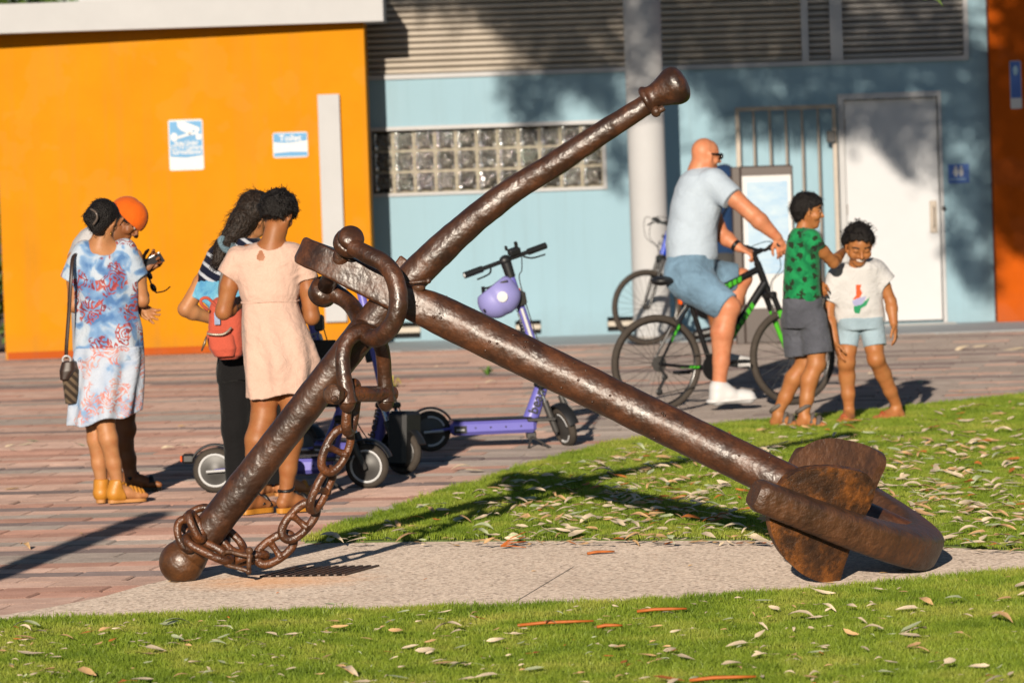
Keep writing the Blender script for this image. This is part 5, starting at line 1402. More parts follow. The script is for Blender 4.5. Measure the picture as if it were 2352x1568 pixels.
S = Form(); S.prof([(554, 594, 652, .03, .065), (560, 570, 682, .02, .08), (572, 545, 700, .02, .10), (596, 534, 706, .02, .115), (640, 541, 694, .02, .125), (676, 551, 688, .02, .12), (692, 556, 684, .02, .113), (700, 557, 686, .02, .116), (719, 556, 692, .02, .125), (773, 558, 714, .02, .155), (827, 561, 730, .02, .175), (860, 563, 730, .02, .18), (912, 567, 722, .02, .18)], 25.3, .12, fold=fold3)
cc(S, P(548, 594, .02), P(523, 634, .02), .070, .062); cc(S, P(694, 594, .02), P(703, 642, .02), .066, .062)
S.cone(P(626, 540, -.02), P(622, 552, -.02), .068, .075, .01, op='s')
hem = P(606, 910, 0)[2]
S.cutfn(lambda q: (hem + .016 * np.sin(q[:, 0] * 16 + 1.5) + .05 * np.clip(q[:, 0] - P(680, 900)[0], 0, 1) - q[:, 2]) * .9); S.wob(.0022, 40, 2, 4)
kc_ = P(601, 588, 0)
w3.soft('dress', S, [PEACH, SKIN_BROWN], lab=lambda q: ((np.hypot((q[:, 0] - kc_[0]) / np.interp(q[:, 2] - kc_[2], [-.03, .04], [1.0, .35]), q[:, 2] - kc_[2] - .004) < .029) & (q[:, 1] < 25.27) & (q[:, 2] < kc_[2] + .042)).astype(int), h=.005)
mb = MB(); a = np.linspace(0, 2 * pi, 40)[:-1]; cw = P(620.5, 692, .02); mb.tube([cw + np.array([cos(t) * .151, sin(t) * .117, .004 * sin(3 * t)]) for t in a], .0055, 6, closed=True); obj('waist_seam', mb.geo(), PEACH, w3.root, smooth=True)
for g in (f1, f2):
    sandal('sandal', w3.root, g, .24, MUSTARD, BLACKL, [([(.52, .17, .01), (.46, 0, .08), (.40, -.17, .01)], .013), ([(.30, .16, .02), (.26, 0, .105), (.22, -.16, .02)], .011), ([(-.16, .0, .12), (-.05, .16, .12), (.12, .1, .14), (.18, -.02, .15), (.10, -.14, .13), (-.05, -.17, .12), (-.16, 0, .12)], .011)], .03, .026)

# ======= woman with the backpack
w4 = Who('woman with a dark ponytail, tie dye shirt and black trousers standing behind the peach dress', 26.45, 580, 1150); P, A = w4.P, w4.A
H4 = Head(P(588, 494), (.75, .55, -.36), .23); S = Form(); H4.build(S)
S.cone(P(560, 566), P(575, 525), .058, .052, .03); S.prof([(560, 520, 610), (600, 495, 620), (800, 505, 620)], 26.45, .1)
arm(S, P(499, 590, 0), P(426, 710, -.02), P(482, 731, .06), (.046, .041, .029)); hand(S, P(482, 731, .06), (.95, .1, 0), (0, 1, 0), .16)
a1, a2 = A(592, -.02, .1), A(650, .05, .1)
S.cone(a1, a1 + [0, 0, .12], .036, .045); S.cone(a2, a2 + [0, 0, .12], .036, .045); f1 = foot(S, a1, (.35, .93, 0), .24, .02); f2 = foot(S, a2, (.9, .2, 0), .24, .02)
w4.soft('body', S, SKINSET(SKIN_TAN), lab=lambda q: H4.labels(q))
S = Form(); H4.hair(S, .08, .12, -.3, .008, 6, back=-.5); S.cone(P(556, 508, -.06), P(535, 540, -.08), .078, .06, .03); S.cone(P(533, 545, -.08), P(512, 565, -.1), .05, .04, .02); S.cone(P(512, 568, -.1), P(502, 600, -.12), .05, .035, .02); S.wob(.008, 50, 3, 6); strands(w4.soft('hair', S, HAIRB), 800, H4, .06, .3, HAIRB, seed=4)
sc_ = thing_part('scrunchie', w4.root); mb = MB(); c = P(521, 562, -.12)
ring = [c + np.array([cos(t) * .032 + .012 * sin(t), .03 * sin(t) - .02, -.035 * cos(t) * .8 + .02 * sin(t)]) for t in np.linspace(0, 2 * pi, 25)[:-1]]; g = tube(ring, [.016 + .004 * sin(7 * i) for i in range(24)], 8, closed=True)
obj('band', roughen(g, .004, 60, 3), m_cloth('scrunchie_print', (.09, .14, .17), 60, 40, .8, .9), sc_, smooth=True)
S = Form(); S.prof([(547, 528, 596), (560, 505, 612), (585, 490, 622), (640, 484, 628), (700, 480, 630), (760, 488, 628), (818, 498, 624)], 26.45, .13); cc(S, P(505, 592, 0), P(459, 690, -.01), .078, .068, .03); S.wob(.003, 30, 2, 7); w4.soft('shirt', S, TIE)
S = Form(); S.prof([(808, 500, 622), (850, 502, 626), (870, 503, 628)], 26.45, .13)
S.chain([P(540, 855), P(543, 985), P(546, 1104)], [.098, .078, .066], .03); S.chain([P(600, 855, .03), P(615, 985, .03), P(622, 1112, .02)], [.095, .076, .068], .03); S.cut(P(580, 1112), (0, 0, -1)); S.wob(.004, 24, 2, 8); w4.soft('trousers', S, BLACKC)
for g in (f1, f2): sandal('sandal', w4.root, g, .24, TANSOLE, MUSTARD, [([(.5, .16, .02), (.46, 0, .075), (.4, -.16, .02)], .013)], .02, .018)
bp = thing('backpack', 'small red backpack with a zipped front pocket on the woman with the ponytail', 'backpack', P(518, 822, -.3))
RED = m_cloth('red_canvas', (.46, .085, .05), 180, 8, .5, .1)
S = Form(); S.prof([(682, 498, 545, 0, .05), (690, 488, 552, 0, .07), (705, 482, 558, 0, .085), (750, 478, 562, 0, .095), (795, 484, 563, 0, .095), (815, 494, 558, 0, .08), (824, 506, 548, 0, .055)], 26.2, .09, ex=3.0); S.wob(.004, 20, 2, 9); soft('main_bag', S, RED, bp, .006)
S = Form(); S.prof([(758, 476, 532, 0, .05), (772, 474, 540, 0, .07), (800, 480, 545, 0, .08), (818, 494, 540, 0, .06)], 26.15, .07, ex=2.8); S.wob(.003, 24, 2, 10); soft('front_pocket', S, RED, bp, .006)
obj('zip', tube(spline([P(476, 766, -.39), P(490, 768, -.40), P(510, 768, -.40), P(522, 762, -.395), P(531, 752, -.38)], 16), .0065, 6), mat('zip_metal', (.38, .33, .26), .4, metal=.5), bp, smooth=True)
obj('handle', tube(spline([P(478, 712, -.36), P(464, 700, -.38), P(462, 688, -.38), P(476, 684, -.38), P(492, 698, -.37), P(503, 708, -.36)], 20), .009, 8), RED, bp, smooth=True)
mb = MB(); a_, b_ = P(492, 718, -.36), P(506, 745, -.36); mb.box((a_[0], a_[1] - .012, b_[2]), (b_[0], a_[1] + .004, a_[2])); obj('label_patch', mb.geo(), mat('patch', (.22, .28, .42), .7, .3, 60), bp)
obj('key_tag', tube([P(474, 772, -.4), P(470, 788, -.4), P(463, 806, -.4)], [.004, .009, .005], 6), mat('key_metal', (.2, .14, .09), .4, metal=.6), bp, smooth=True)
obj('shoulder_strap', tube(spline([P(510, 690, -.3), P(508, 660, -.22), P(520, 610, -.16), P(545, 570, -.05)], 16), .017, 8, flat=.4), mat('grey_strap', (.12, .11, .10), .7, .2), bp, smooth=True)

# ======= the bald rider
RB = nrm([.92, .39, 0]); w5 = Who('bald man in a pale blue shirt and denim shorts astride a black and green bicycle', 33.05, 1640, 930); P, A = w5.P, w5.A
H5 = Head(P(1621, 359), (.86, .38, -.12), .25); S = Form(); H5.build(S, nose=1.1)
S.cone(P(1602, 402, 0), P(1612, 374, 0), .078, .07, .03); S.cone(P(1608, 388), P(1616, 376), .068, .065, .03)
S.prof([(400, 1575, 1640), (430, 1560, 1650), (580, 1545, 1635)], 33.05, .13)
arm(S, P(1652, 424, -.16), P(1728, 492, -.2), P(1785, 545, -.18), (.062, .056, .034)); hand(S, P(1786, 546, -.18), (.35, .1, -.95), (-.3, .9, 0), .18, -1, (.5, .6, .7, .8))
arm(S, P(1612, 430, .2), P(1658, 540, .18), P(1698, 569, .12), (.058, .05, .033)); hand(S, P(1698, 569, .12), (.85, 0, -.4), (0, .3, -1), .18, 1, (.6, .7, .8, .9))
an1 = P(1651, 884, -.24); leg(S, P(1590, 655, -.12), P(1674, 705, -.26), an1, (.10, .078, .080, .046), (-.8, 0, .1))
S.cone(an1, an1 + [.09, 0, -.06], .046, .04)
an2 = P(1664, 806, .16); leg(S, P(1600, 640, .1), P(1702, 640, .14), an2, (.095, .072, .072, .044), (-.9, 0, -.1))
w5.soft('body', S, SKINSET(SKIN_PINK), lab=lambda q: H5.labels(q))
S = Form(); S.prof([(384, 1590, 1632, 0, .07), (393, 1574, 1646, 0, .11), (404, 1562, 1656, 0, .15), (430, 1550, 1664), (472, 1540, 1660), (520, 1532, 1650), (556, 1528, 1648), (590, 1530, 1650), (601, 1534, 1646)], 33.05, .19)
cc(S, P(1640, 420, -.13), P(1682, 456, -.2), .105, .088, .04); S.wob(.006, 14, 2, 11); w5.soft('shirt', S, PALEBLUE, .007)
S = Form(); S.prof([(585, 1532, 1646), (610, 1532, 1646), (640, 1545, 1640)], 33.05, .19); S.cone(P(1575, 630, -.08), P(1600, 655, -.12), .155, .14, .03)
cc(S, P(1588, 648, -.12), P(1671, 706, -.25), .145, .108, .04); cc(S, P(1600, 632, .1), P(1690, 640, .14), .14, .105, .04); S.wob(.006, 16, 2, 12); w5.soft('shorts', S, DENIM, .007)
S = Form(); sd = nrm(np.array([.93, .2, .12])); hl_ = P(1647, 905, -.25); toe = P(1718, 908, -.22)
S.cone(hl_ + [0, 0, .03], hl_ + [0, 0, -.03], .05, .048, .02); S.cone(hl_ + [0, 0, -.02], toe + [0, 0, -.01], .050, .043, .03); S.cone(an1 + [0, 0, -.01], hl_ * .6 + toe * .4 + [0, 0, .01], .06, .05, .03); S.cone(toe + [-.04, 0, 0], toe + [.01, 0, -.01], .047, .042, .02)
w5.soft('shoe', S, WHITES, .006)
S = Form(); a_, b_ = P(1640, 921, -.25), P(1722, 914, -.22); S.cone(a_, b_, .056, .05, .01, [0, 0, 1], .4); w5.soft('shoe_sole', S, WHITES, .006)
S = Form(); a_, b_ = an2 + np.array([-.03, 0, -.05]), an2 + np.array([.16, .05, -.09]); S.cone(a_, b_, .05, .042, .02); w5.soft('far_shoe', S, WHITES, .007)
mb = MB()
for q in (-1, 1): mb.tube(spline([H5.p(-.02, .06, .36 * q), H5.p(.2, .08, .355 * q), H5.p(.36, .07, .26 * q)], 8), .0055, 6)
obj('sunglasses', mb.geo(), BLACKL, w5.root, smooth=True)
for q in (-1, 1): mb = MB(); mb.sphere(H5.p(.395, .035, .135 * q), .031, 14, 8, sc=(.5, .9, .75), R=np.stack([H5.f, H5.r, H5.u], 1)); obj('lens', mb.geo(), LENS, w5.root, smooth=True)
mb = MB(); c = P(1690, 564, .12); ax_ = nrm(P(1698, 569, .12) - P(1658, 540, .18)); mb.lathe([(.041, -.012), (.043, 0), (.041, .012)], 18, c, ax_); obj('wristband', mb.geo(), BLACKL, w5.root, smooth=True)

# ======= man behind the rider
w6 = Who('man in a navy cap and navy shirt on the blue bicycle behind the bald rider', 42.85, 1670, 800); P, A = w6.P, w6.A
H6 = Head(P(1661, 412), (-.9, -.35, -.1), .235); S = Form(); H6.build(S)
S.cone(P(1664, 452), P(1663, 430), .065, .06); S.prof([(450, 1644, 1684), (480, 1640, 1688), (590, 1645, 1688)], 42.85, .12)
arm(S, P(1650, 462, -.2), P(1622, 520, -.25), P(1588, 545, -.3), (.055, .048, .032)); hand(S, P(1588, 545, -.3), (-.9, 0, -.3), (0, 0, -1), .18)
leg(S, P(1665, 600, -.1), P(1630, 650, -.2), P(1640, 745, -.15), (.09, .07, .07, .042), (.9, 0, 0)); leg(S, P(1670, 600, .1), P(1640, 670, .15), P(1650, 770, .15), (.09, .07, .07, .042), (.9, 0, 0))
w6.soft('body', S, SKINSET(SKIN_DEEP), .009)
S = Form(); S.prof([(446, 1648, 1684), (455, 1640, 1690), (480, 1636, 1694), (530, 1634, 1692), (592, 1640, 1694)], 42.85, .16); cc(S, P(1652, 464, -.18), P(1636, 496, -.22), .085, .08); S.wob(.006, 16, 2, 3); w6.soft('shirt', S, NAVY, .009)
S = Form(); S.prof([(582, 1640, 1692), (615, 1640, 1692)], 42.85, .16); cc(S, P(1665, 605, -.1), P(1640, 640, -.17), .11, .095); cc(S, P(1668, 605, .1), P(1648, 650, .14), .11, .095); w6.soft('shorts', S, m_cloth('dark_grey_cotton', (.05, .05, .05)), .009)
S = Form(); S.cone(H6.p(-.07, .15), H6.p(.03, .16), .43 * .235, .41 * .235, .02, H6.r, .92); S.cone(H6.p(.3, .16, -.12), H6.p(.62, .10, 0), .05, .05, .02, H6.u, .2); S.cutfn(lambda q: (.06 - H6.loc(q)[1]) * .235); w6.soft('cap', S, NAVY, .007)
for an in (P(1640, 752, -.15), P(1650, 778, .15)): S = Form(); S.cone(an + [.02, 0, -.03], an + [-.16, 0, -.06], .05, .042, .02); w6.soft('shoe', S, BLACKL, .009)

# ======= boy in green
w7 = Who('boy in a green printed shirt and dark shorts reaching for the other boy', 30.5, 1830, 995, 'boys'); P, A = w7.P, w7.A
del w7.root['group']
H7 = Head(P(1856, 486), (.96, .0, -.1), .228); S = Form(); H7.build(S, .7, .85)
S.cone(P(1842, 545), P(1848, 515), .052, .048, .03); S.prof([(535, 1825, 1868), (560, 1812, 1876), (690, 1806, 1880)], 30.5, .085)
arm(S, P(1866, 552, -.1), P(1914, 603, .04), P(1934, 580, .34), (.042, .036, .025)); hand(S, P(1934, 580, .34), (.6, .6, .45), (0, 0, -1), .14, 1, (.4, .5, .6, .7))
arm(S, P(1850, 552, .12), P(1866, 612, .17), P(1880, 648, .15), (.042, .036, .025)); hand(S, P(1880, 648, .15), (.3, 0, -1), (0, 1, 0), .13)
a1, a2 = A(1788, .12), A(1848, -.08)
leg(S, P(1836, 780, .06), P(1850, 832, .08), a1 + [0, 0, .03], (.07, .057, .055, .035), (-1, 0, 0)); f1 = foot(S, a1, (.78, -.62, 0), .24, .025)
leg(S, P(1876, 780, -.05), P(1874, 836, -.06), a2 + [0, 0, .03], (.07, .057, .055, .035), (-1, 0, 0)); f2 = foot(S, a2, (.86, -.5, 0), .24, .025)
w7.soft('body', S, SKINSET(SKIN_BOY), lab=lambda q: H7.labels(q, .7), h=.006)
S = Form(); H7.hair(S, .045, .24, -.10, .003, 7, back=-.36); S.wob(.007, 62, 3, 5); strands(w7.soft('hair', S, HAIR), 700, H7, .035, .45, seed=5)
S = Form(); S.prof([(521, 1828, 1860, 0, .05), (528, 1818, 1868, 0, .075), (540, 1809, 1878, 0, .10), (580, 1803, 1884), (620, 1801, 1883), (660, 1798, 1884), (692, 1797, 1888)], 30.5, .12); cc(S, P(1862, 549, -.09), P(1877, 571, -.13), .066, .06, .02); S.cone(P(1844, 515), P(1844, 522), .05, .056, .01, op='s'); S.wob(.004, 24, 2, 13); w7.soft('shirt', S, GREENT)
S = Form(); S.prof([(684, 1797, 1888), (730, 1796, 1895), (752, 1798, 1897)], 30.5, .12); cc(S, P(1826, 735, .04), P(1838, 815, .05), .092, .10, .02); cc(S, P(1868, 735, -.03), P(1878, 812, -.05), .09, .098, .02); S.wob(.004, 22, 2, 14); w7.soft('shorts', S, CHARC)
for g in (f1, f2): sandal('sandal', w7.root, g, .24, SANDG, SANDG, [([(.5, .17, .02), (.45, 0, .085), (.4, -.17, .02)], .018), ([(.3, .16, .03), (.27, 0, .11), (.24, -.16, .03)], .014), ([(-.2, 0, .13), (-.05, .16, .15), (.12, .08, .19), (.14, -.06, .19), (-.05, -.17, .15), (-.2, 0, .13)], .016)], .025, .026)

# ======= boy in white
w8 = Who('grinning boy in a white shirt with a small orange and green print bending forward', 30.9, 1990, 975); P, A = w8.P, w8.A
H8 = Head(P(1972, 566, -.16), (.14, -.88, -.46), .25, (.06, -.3, 1)); S = Form(); H8.build(S, 1.0, .95)
S.cone(P(1966, 628, -.06), P(1969, 598, -.1), .055, .05, .03); S.prof([(615, 1935, 2005, -.04), (650, 1920, 2015), (735, 1930, 2020)], 30.9, .09)
arm(S, P(1917, 634, -.05), P(1902, 720, -.06), P(1919, 785, -.12), (.042, .036, .026)); hand(S, P(1919, 785, -.12), (.22, -.15, -1), (1, .2, 0), .155, 1, (.2, .25, .3, .35), .15)
arm(S, P(2016, 622, -.03), P(2046, 692, -.03), P(2053, 744, -.08), (.042, .036, .026)); hand(S, P(2053, 744, -.08), (.12, -.2, -1), (-1, .2, 0), .155, -1, (.3, .35, .4, .5), .2)
a1, a2 = A(1952, -.02), A(2061, .1)
leg(S, P(1948, 770, 0), P(1944, 832, -.07), a1 + [0, 0, .03], (.07, .056, .052, .034), (0, 1, 0)); f1 = foot(S, a1, (-.35, -.94, 0), .24, .018)
leg(S, P(2003, 770, 0), P(2012, 824, -.06), a2 + [0, 0, .03], (.07, .056, .052, .034), (.2, 1, 0)); f2 = foot(S, a2, (-.86, -.5, 0), .24, .018)
w8.soft('body', S, SKINSET(SKIN_BOY), lab=lambda q: H8.labels(q, 1.0, True), h=.0055)
S = Form(); H8.hair(S, .10, .35, -.02, .015, 8, back=-.2); strands(w8.soft('hair', S, HAIR), 800, H8, .032, .8, seed=6)
mb = MB()
for _ in range(60):
    a, b = rr.uniform(-pi, pi), rr.uniform(.2, 1.5); dv = np.array([cos(a) * cos(b), sin(a) * cos(b), sin(b)]); p = H8.p(-.06, .15) + dv * (.42 * .262)
    q = [p]; t = nrm(dv + np.array([rr.uniform(-.5, .5), rr.uniform(-.5, .5), rr.uniform(0, .8)]))
    for k in range(3): t = nrm(t + np.array([rr.uniform(-.6, .6), rr.uniform(-.6, .6), rr.uniform(-.5, .3)])); q.append(q[-1] + t * rr.uniform(.008, .016))
    sp_ = spline(q, 6); mb.tube(sp_, .0018, 4)
obj('stray_curls', mb.geo(), HAIR, w8.root)['kind'] = 'stuff'
S = Form(); S.prof([(597, 1952, 2000, -.05, .06), (604, 1932, 2020, -.05, .09), (616, 1914, 2032, -.04, .12), (645, 1904, 2033, -.02, .135), (690, 1908, 2028, 0, .135), (738, 1916, 2034, .02, .135)], 30.9, .13)
cc(S, P(1926, 640, -.05), P(1903, 690, -.05), .080, .074, .03); cc(S, P(2008, 622, -.04), P(2038, 652, -.04), .080, .072, .03); S.cone(P(1968, 596, -.1), P(1968, 606, -.1), .055, .06, .01, op='s'); S.wob(.006, 16, 2, 15)
pr_o = [(1966, 653), (1978, 653), (1975, 664), (1980, 671), (1973, 689), (1959, 687), (1967, 676)]; pr_l = [(1957, 691), (1974, 683), (1990, 681), (1977, 704), (1961, 702)]; pr_g = [(1960, 704), (1977, 700), (1998, 682), (1990, 702), (1977, 708), (1975, 720), (1963, 719)]
def teelab(q):
    lab = np.zeros(len(q), int); fr_ = q[:, 1] < 30.88
    for i, poly in enumerate((pr_o, pr_l, pr_g)):
        pw_ = [tuple(P(a, b, -.13)[[0, 2]]) for a, b in poly]; lab[in_poly(q[:, [0, 2]], pw_) & fr_] = i + 1
    return lab
w8.soft('shirt', S, [WHITET, mat('print_orange', (.55, .08, .015), .8, .1), mat('print_lavender', (.30, .30, .48), .8, .1), mat('print_green', (.01, .22, .09), .8, .1)], .0055, teelab)
S = Form(); S.prof([(728, 1918, 2032), (745, 1919, 2031), (756, 1922, 2030)], 30.9, .12); cc(S, P(1949, 742, 0), P(1944, 795, -.03), .084, .074, .006); cc(S, P(2001, 742, 0), P(2010, 795, -.03), .084, .074, .006); S.wob(.003, 26, 2, 16); w8.soft('shorts', S, PALEDENIM)
for g in (f1, f2): sandal('thong', w8.root, g, .24, THONG, THONG, [([(.42, -.15, .01), (.46, .02, .075), (.44, .16, .01)], .010), ([(.44, .02, .075), (.56, .05, .03)], .006)], .018, .016)
# ---------------------------------------------------------------- scooters and bicycles
PURPLE = mat('purple_paint', (.135, .125, .45), .38, .05, 6); PURPLED = mat('helmet_purple', (.25, .24, .53), .5, .05, 6)
TYRE = mat('tyre_rubber', (.045, .035, .027), .85, .25, 30, .3, 80); CHROME = mat('chrome', (.65, .65, .66), .15, .05, metal=1.0); DGREY = mat('dark_grey_metal', (.045, .042, .04), .45, .15, 14)
SILVER = mat('silver_ring', (.55, .55, .56), .4, .05); REFL = mat('orange_reflector', (.75, .10, .01), .25, .1); BLACKM = mat('black_paint', (.009, .009, .010), .3, .1)
GREENP = mat('bright_green_paint', (.07, .42, .02), .35, .05); BLUEP = mat('bright_blue_paint', (.02, .06, .46), .35, .05); PALET = mat('pale_lettering', (.5, .5, .52), .5, 0)
AMBER = mat('amber', (.6, .25, .01), .3)
def lathe_y(prof, c, seg=36):
    mb = MB(); mb.lathe([(r, h) for r, h in prof], seg, c, (0, 1, 0)); return mb.geo()
def xf(geo, fn): V = np.asarray(geo[0], float); return (fn(V), *geo[1:])
def rot_about(p, ax, a):
    ax = nrm(ax); R_ = np.array(Matrix.Rotation(a, 3, Vector(ax))); return lambda V: (np.asarray(V) - p) @ R_.T + p
def scooter(label, loc, yaw, steer, arcs=False, plate=False, bag=False):
    s = thing('electric_scooter', label, 'electric scooter', loc, (0, 0, yaw)); ORG[s.name] = np.zeros(3)
    O = lambda nm, g, m, par=s, sm=True, au=40: obj(nm, g, m, par, smooth=sm, world=False, auto=au)
    R = .127; L = .86; ax0, ax1 = np.array([.505, 0, 1.17]), np.array([.735, 0, .40]); S_ = rot_about(ax1, ax0 - ax1, steer)
    I_ = lambda V: V
    def wheel(c, fn):
        w = bpy.data.objects.new('wheel', None); COL.objects.link(w); w.parent = s; ORG[w.name] = np.zeros(3)
        t = np.linspace(0, 2 * pi, 15)[:-1]
        O('tyre', xf(lathe_y([(R - .024 + .024 * cos(a) * (1 if cos(a) > 0 else .8), .026 * sin(a)) for a in t] + [(R - .024 + .024, 0)], c, 40), fn), TYRE, w)
        O('hub_disc', xf(lathe_y([(.0, -.026), (.03, -.027), (.045, -.020), (.098, -.016), (.103, -.010), (.103, .010), (.098, .016), (.045, .02), (.03, .027), (0, .026)], c, 36), fn), DGREY, w)
        mb = MB(); segs = [(0, 2 * pi)] if not arcs else [(.35, 1.75), (2.4, 3.9), (4.5, 5.9)]
        for a0, a1 in segs:
            for sd in (-1, 1):
                q = [np.array(c) + [.090 * cos(a), sd * .0185, .090 * sin(a)] for a in np.linspace(a0, a1, 26)]; mb.tube(q, .0075, 6, flat=1)
        O('wheel_ring', xf(mb.geo(), fn), DGREY if bag else SILVER, w); return w
    wheel((0, 0, R), I_); wheel((L, 0, R), S_)
    # rear mudguard and swing arm
    mb = MB(); q = [[(R + .018) * cos(a), 0, R + (R + .018) * sin(a)] for a in np.linspace(.5, 2.75, 16)]; mb.tube(q, .034, 10, flat=.22, up=(0, 0, 1)); 
    mb.box((-.185, -.03, .17), (-.115, .03, .225), bev=.012); O('rear_mudguard', mb.geo(), BLACKP)
    mb = MB(); mb.box((-.196, -.02, .18), (-.185, .02, .215), bev=.004); O('tail_light', mb.geo(), REFL)
    mb = MB()
    for sd in (-1, 1): mb.tube([(0, sd * .042, R), (.07, sd * .045, R + .005), (.16, sd * .05, R + .02)], .019, 8, flat=.5)
    O('rear_fork', mb.geo(), PURPLE)
    mb = MB()
    for sd in (-1, 1): mb.tube([(-.045, sd * .058, R - .004), (.075, sd * .06, R + .002)], .015, 8, flat=.55)
    O('axle_cover', mb.geo(), SILVER)
    # deck
    mb = MB(); mb.box((.12, -.075, .095), (.66, .075, .185), bev=.022); O('deck', mb.geo(), PURPLE, au=60)
    mb = MB(); mb.box((.14, -.085, .186), (.63, .085, .194), bev=.003); O('grip_mat', mb.geo(), BLACKP)
    mb = MB(); mb.box((.60, -.09, .165), (.78, .09, .185), bev=.006); O('front_plate', mb.geo(), DGREY)
    mb = MB(); mb.box((.14, -.079, .11), (.22, -.074, .155)); O('serial_label', mb.geo(), BLACKP)
    mb = MB(); mb.box((.155, -.0815, .125), (.205, -.0792, .135)); O('serial_print', mb.geo(), PALET)
    mb = MB(); mb.tube([(.61, 0, .13), (.655, 0, .24), (.70, 0, .36), (.728, 0, .44)], [.05, .047, .042, .036], 14, flat=.85); O('neck', mb.geo(), PURPLE)
    d_ = nrm(np.array([.728, 0, .44]) - np.array([.61, 0, .13])); V, F = text_geo('beam', .085, .002, True); 
    Vr = np.stack([V[:, 0] * d_[0] - V[:, 2] * d_[2], V[:, 1], V[:, 0] * d_[2] + V[:, 2] * d_[0]], 1) + [.672, -.047, .30]; O('lettering', (Vr, F), BLACKP, sm=False)
    # kickstand
    mb = MB(); mb.box((.60, -.03, .055), (.66, .03, .10), bev=.006); O('stand_bracket', mb.geo(), DGREY)
    for sx, sy in ((.60, -.10), (.73, -.15)): O('stand_leg', tube([(.63, -.02, .07), (sx, sy, .003)], .008, 8), DGREY)
    # steering: stem, fork, mudguard, bars
    T = lambda f: ax1 + (ax0 - ax1) * f; u_ = nrm(ax0 - ax1)
    O('stem', xf(tube([T(-.02), T(.25), T(.6), T(.9)], [.027, .027, .026, .025], 16), S_), PURPLE)
    O('stem_collar', xf(tube([T(.86), T(.98)], [.030, .034], 14), S_), BLACKP)
    mb = MB(); sidev = np.array([0, -1, 0])
    V, F = text_geo('beam', .075, .002, True); Vr = np.array([T(.53) + u_ * (-x) + np.array([0, -.0275, 0]) + np.cross([0, -1, 0], u_) * (-z) for x, y_, z in V]); O('lettering', xf((Vr, F), S_), PALET, sm=False)
    mb = MB(); M_ = T(.42); mb.tube([M_ - np.array([.045, 0, 0]) - u_ * .07, M_ - np.array([.045, 0, 0]) + u_ * .07], .028, 10); O('battery_pack', xf(mb.geo(), S_), BLACKP)
    mb = MB(); mb.box(T(.70) + [.02, -.03, -.045], T(.70) + [.07, .03, .045], bev=.012); O('lock_box', xf(mb.geo(), S_), DGREY)
    mb = MB(); mb.box(T(.76) + [.022, -.018, -.014], T(.76) + [.045, .018, .014], bev=.006); O('front_reflector', xf(mb.geo(), S_), REFL)
    mb = MB(); mb.tube([T(.30) + [.03, -.012, 0], T(.62) + [.03, -.012, 0]], .010, 8); O('cable_guard', xf(mb.geo(), S_), SILVER)
    fd = nrm(np.array([L, 0, R]) - np.array([.745, 0, .40]))
    mb = MB(); mb.box((.70, -.075, .385), (.79, .075, .42), bev=.01); O('fork_crown', xf(mb.geo(), S_), BLACKP)
    for sd in (-1, 1):
        a = np.array([.745, sd * .06, .40]); b = np.array([L, sd * .06, R])
        O('fork_tube', xf(tube([a, a + (b - a) * .42], .011, 10), S_), CHROME); O('fork_leg', xf(tube([a + (b - a) * .34, b, b + (b - a) * .05], [.022, .020, .016], 10), S_), DGREY)
    mb = MB(); q = [[L + (R + .022) * cos(a), 0, R + (R + .022) * sin(a)] for a in np.linspace(.35, 2.9, 16)]; mb.tube(q, .036, 10, flat=.22, up=(0, 0, 1)); O('front_mudguard', xf(mb.geo(), S_), BLACKP)
    mb = MB(); mb.tube([ax0 + [0, -.29, -.004], ax0 + [0, -.16, .0], ax0 + [0, .16, 0], ax0 + [0, .29, -.004]], .014, 12); mb.sphere(ax0, .034, 14, 8, sc=(1, 1.2, 1)); O('handlebar', xf(mb.geo(), S_), BLACKP)
    for sd in (-1, 1):
        O('grip', xf(tube([ax0 + [0, sd * .17, 0], ax0 + [0, sd * .30, 0]], .021, 14), S_), BLACKP)
        mb = MB(); mb.sphere(ax0 + [0, sd * .301, 0], .014, 10, 6, sc=(1, .4, 1)); O('bar_end', xf(mb.geo(), S_), SILVER)
        O('brake_lever', xf(tube(spline([ax0 + [.02, sd * .12, -.01], ax0 + [.06, sd * .16, -.025], ax0 + [.065, sd * .25, -.03]], 8), .006, 6), S_), BLACKP)
    mb = MB(); mb.box(ax0 + [-.02, .03, .015], ax0 + [.03, .11, .06], bev=.01); mb.box(ax0 + [-.02, .09, .055], ax0 + [.0, .11, .09], bev=.004); mb.box(ax0 + [-.02, .02, .055], ax0 + [.0, .035, .085], bev=.004); O('phone_holder', xf(mb.geo(), S_), BLACKP)
    O('brake_cable', xf(tube(spline([ax0 + [.02, .11, 0], ax0 + [.10, .05, -.06], T(.82) + [.06, .02, 0], T(.30) + [.045, .02, 0], np.array([.80, .05, .36]), np.array([.88, .07, .22]), np.array([L, .06, R + .03])], 30), .0035, 5), S_), BLACKP)
    mb = MB()
    for k in range(5): mb.sphere((.18 + k * .095, -.0765, .14), .006, 8, 5)
    O('deck_bolts', mb.geo(), DGREY)['kind'] = 'stuff'
    if plate:
        mb = MB(); c = T(.36) + [-.0, -.045, -.02]; mb.box(c + [-.075, -.006, -.19], c + [.075, .006, .19], bev=.004); O('information_plate', xf(mb.geo(), S_), BLACKP)
    if bag:
        mb = MB(); mb.box((.80, -.085, .05), (.935, .085, .37), bev=.02); O('front_splash_guard', xf(mb.geo(), S_), BLACKP)
    return s
def place_vehicle(r_px, r_d, f_px, f_d):
    a, b = W(r_px, 1000, r_d), W(f_px, 1000, f_d); return (a[0], r_d, 0), atan2(f_d - r_d, b[0] - a[0])
loc, yaw = place_vehicle(989, 29.75, 1296, 29.85)
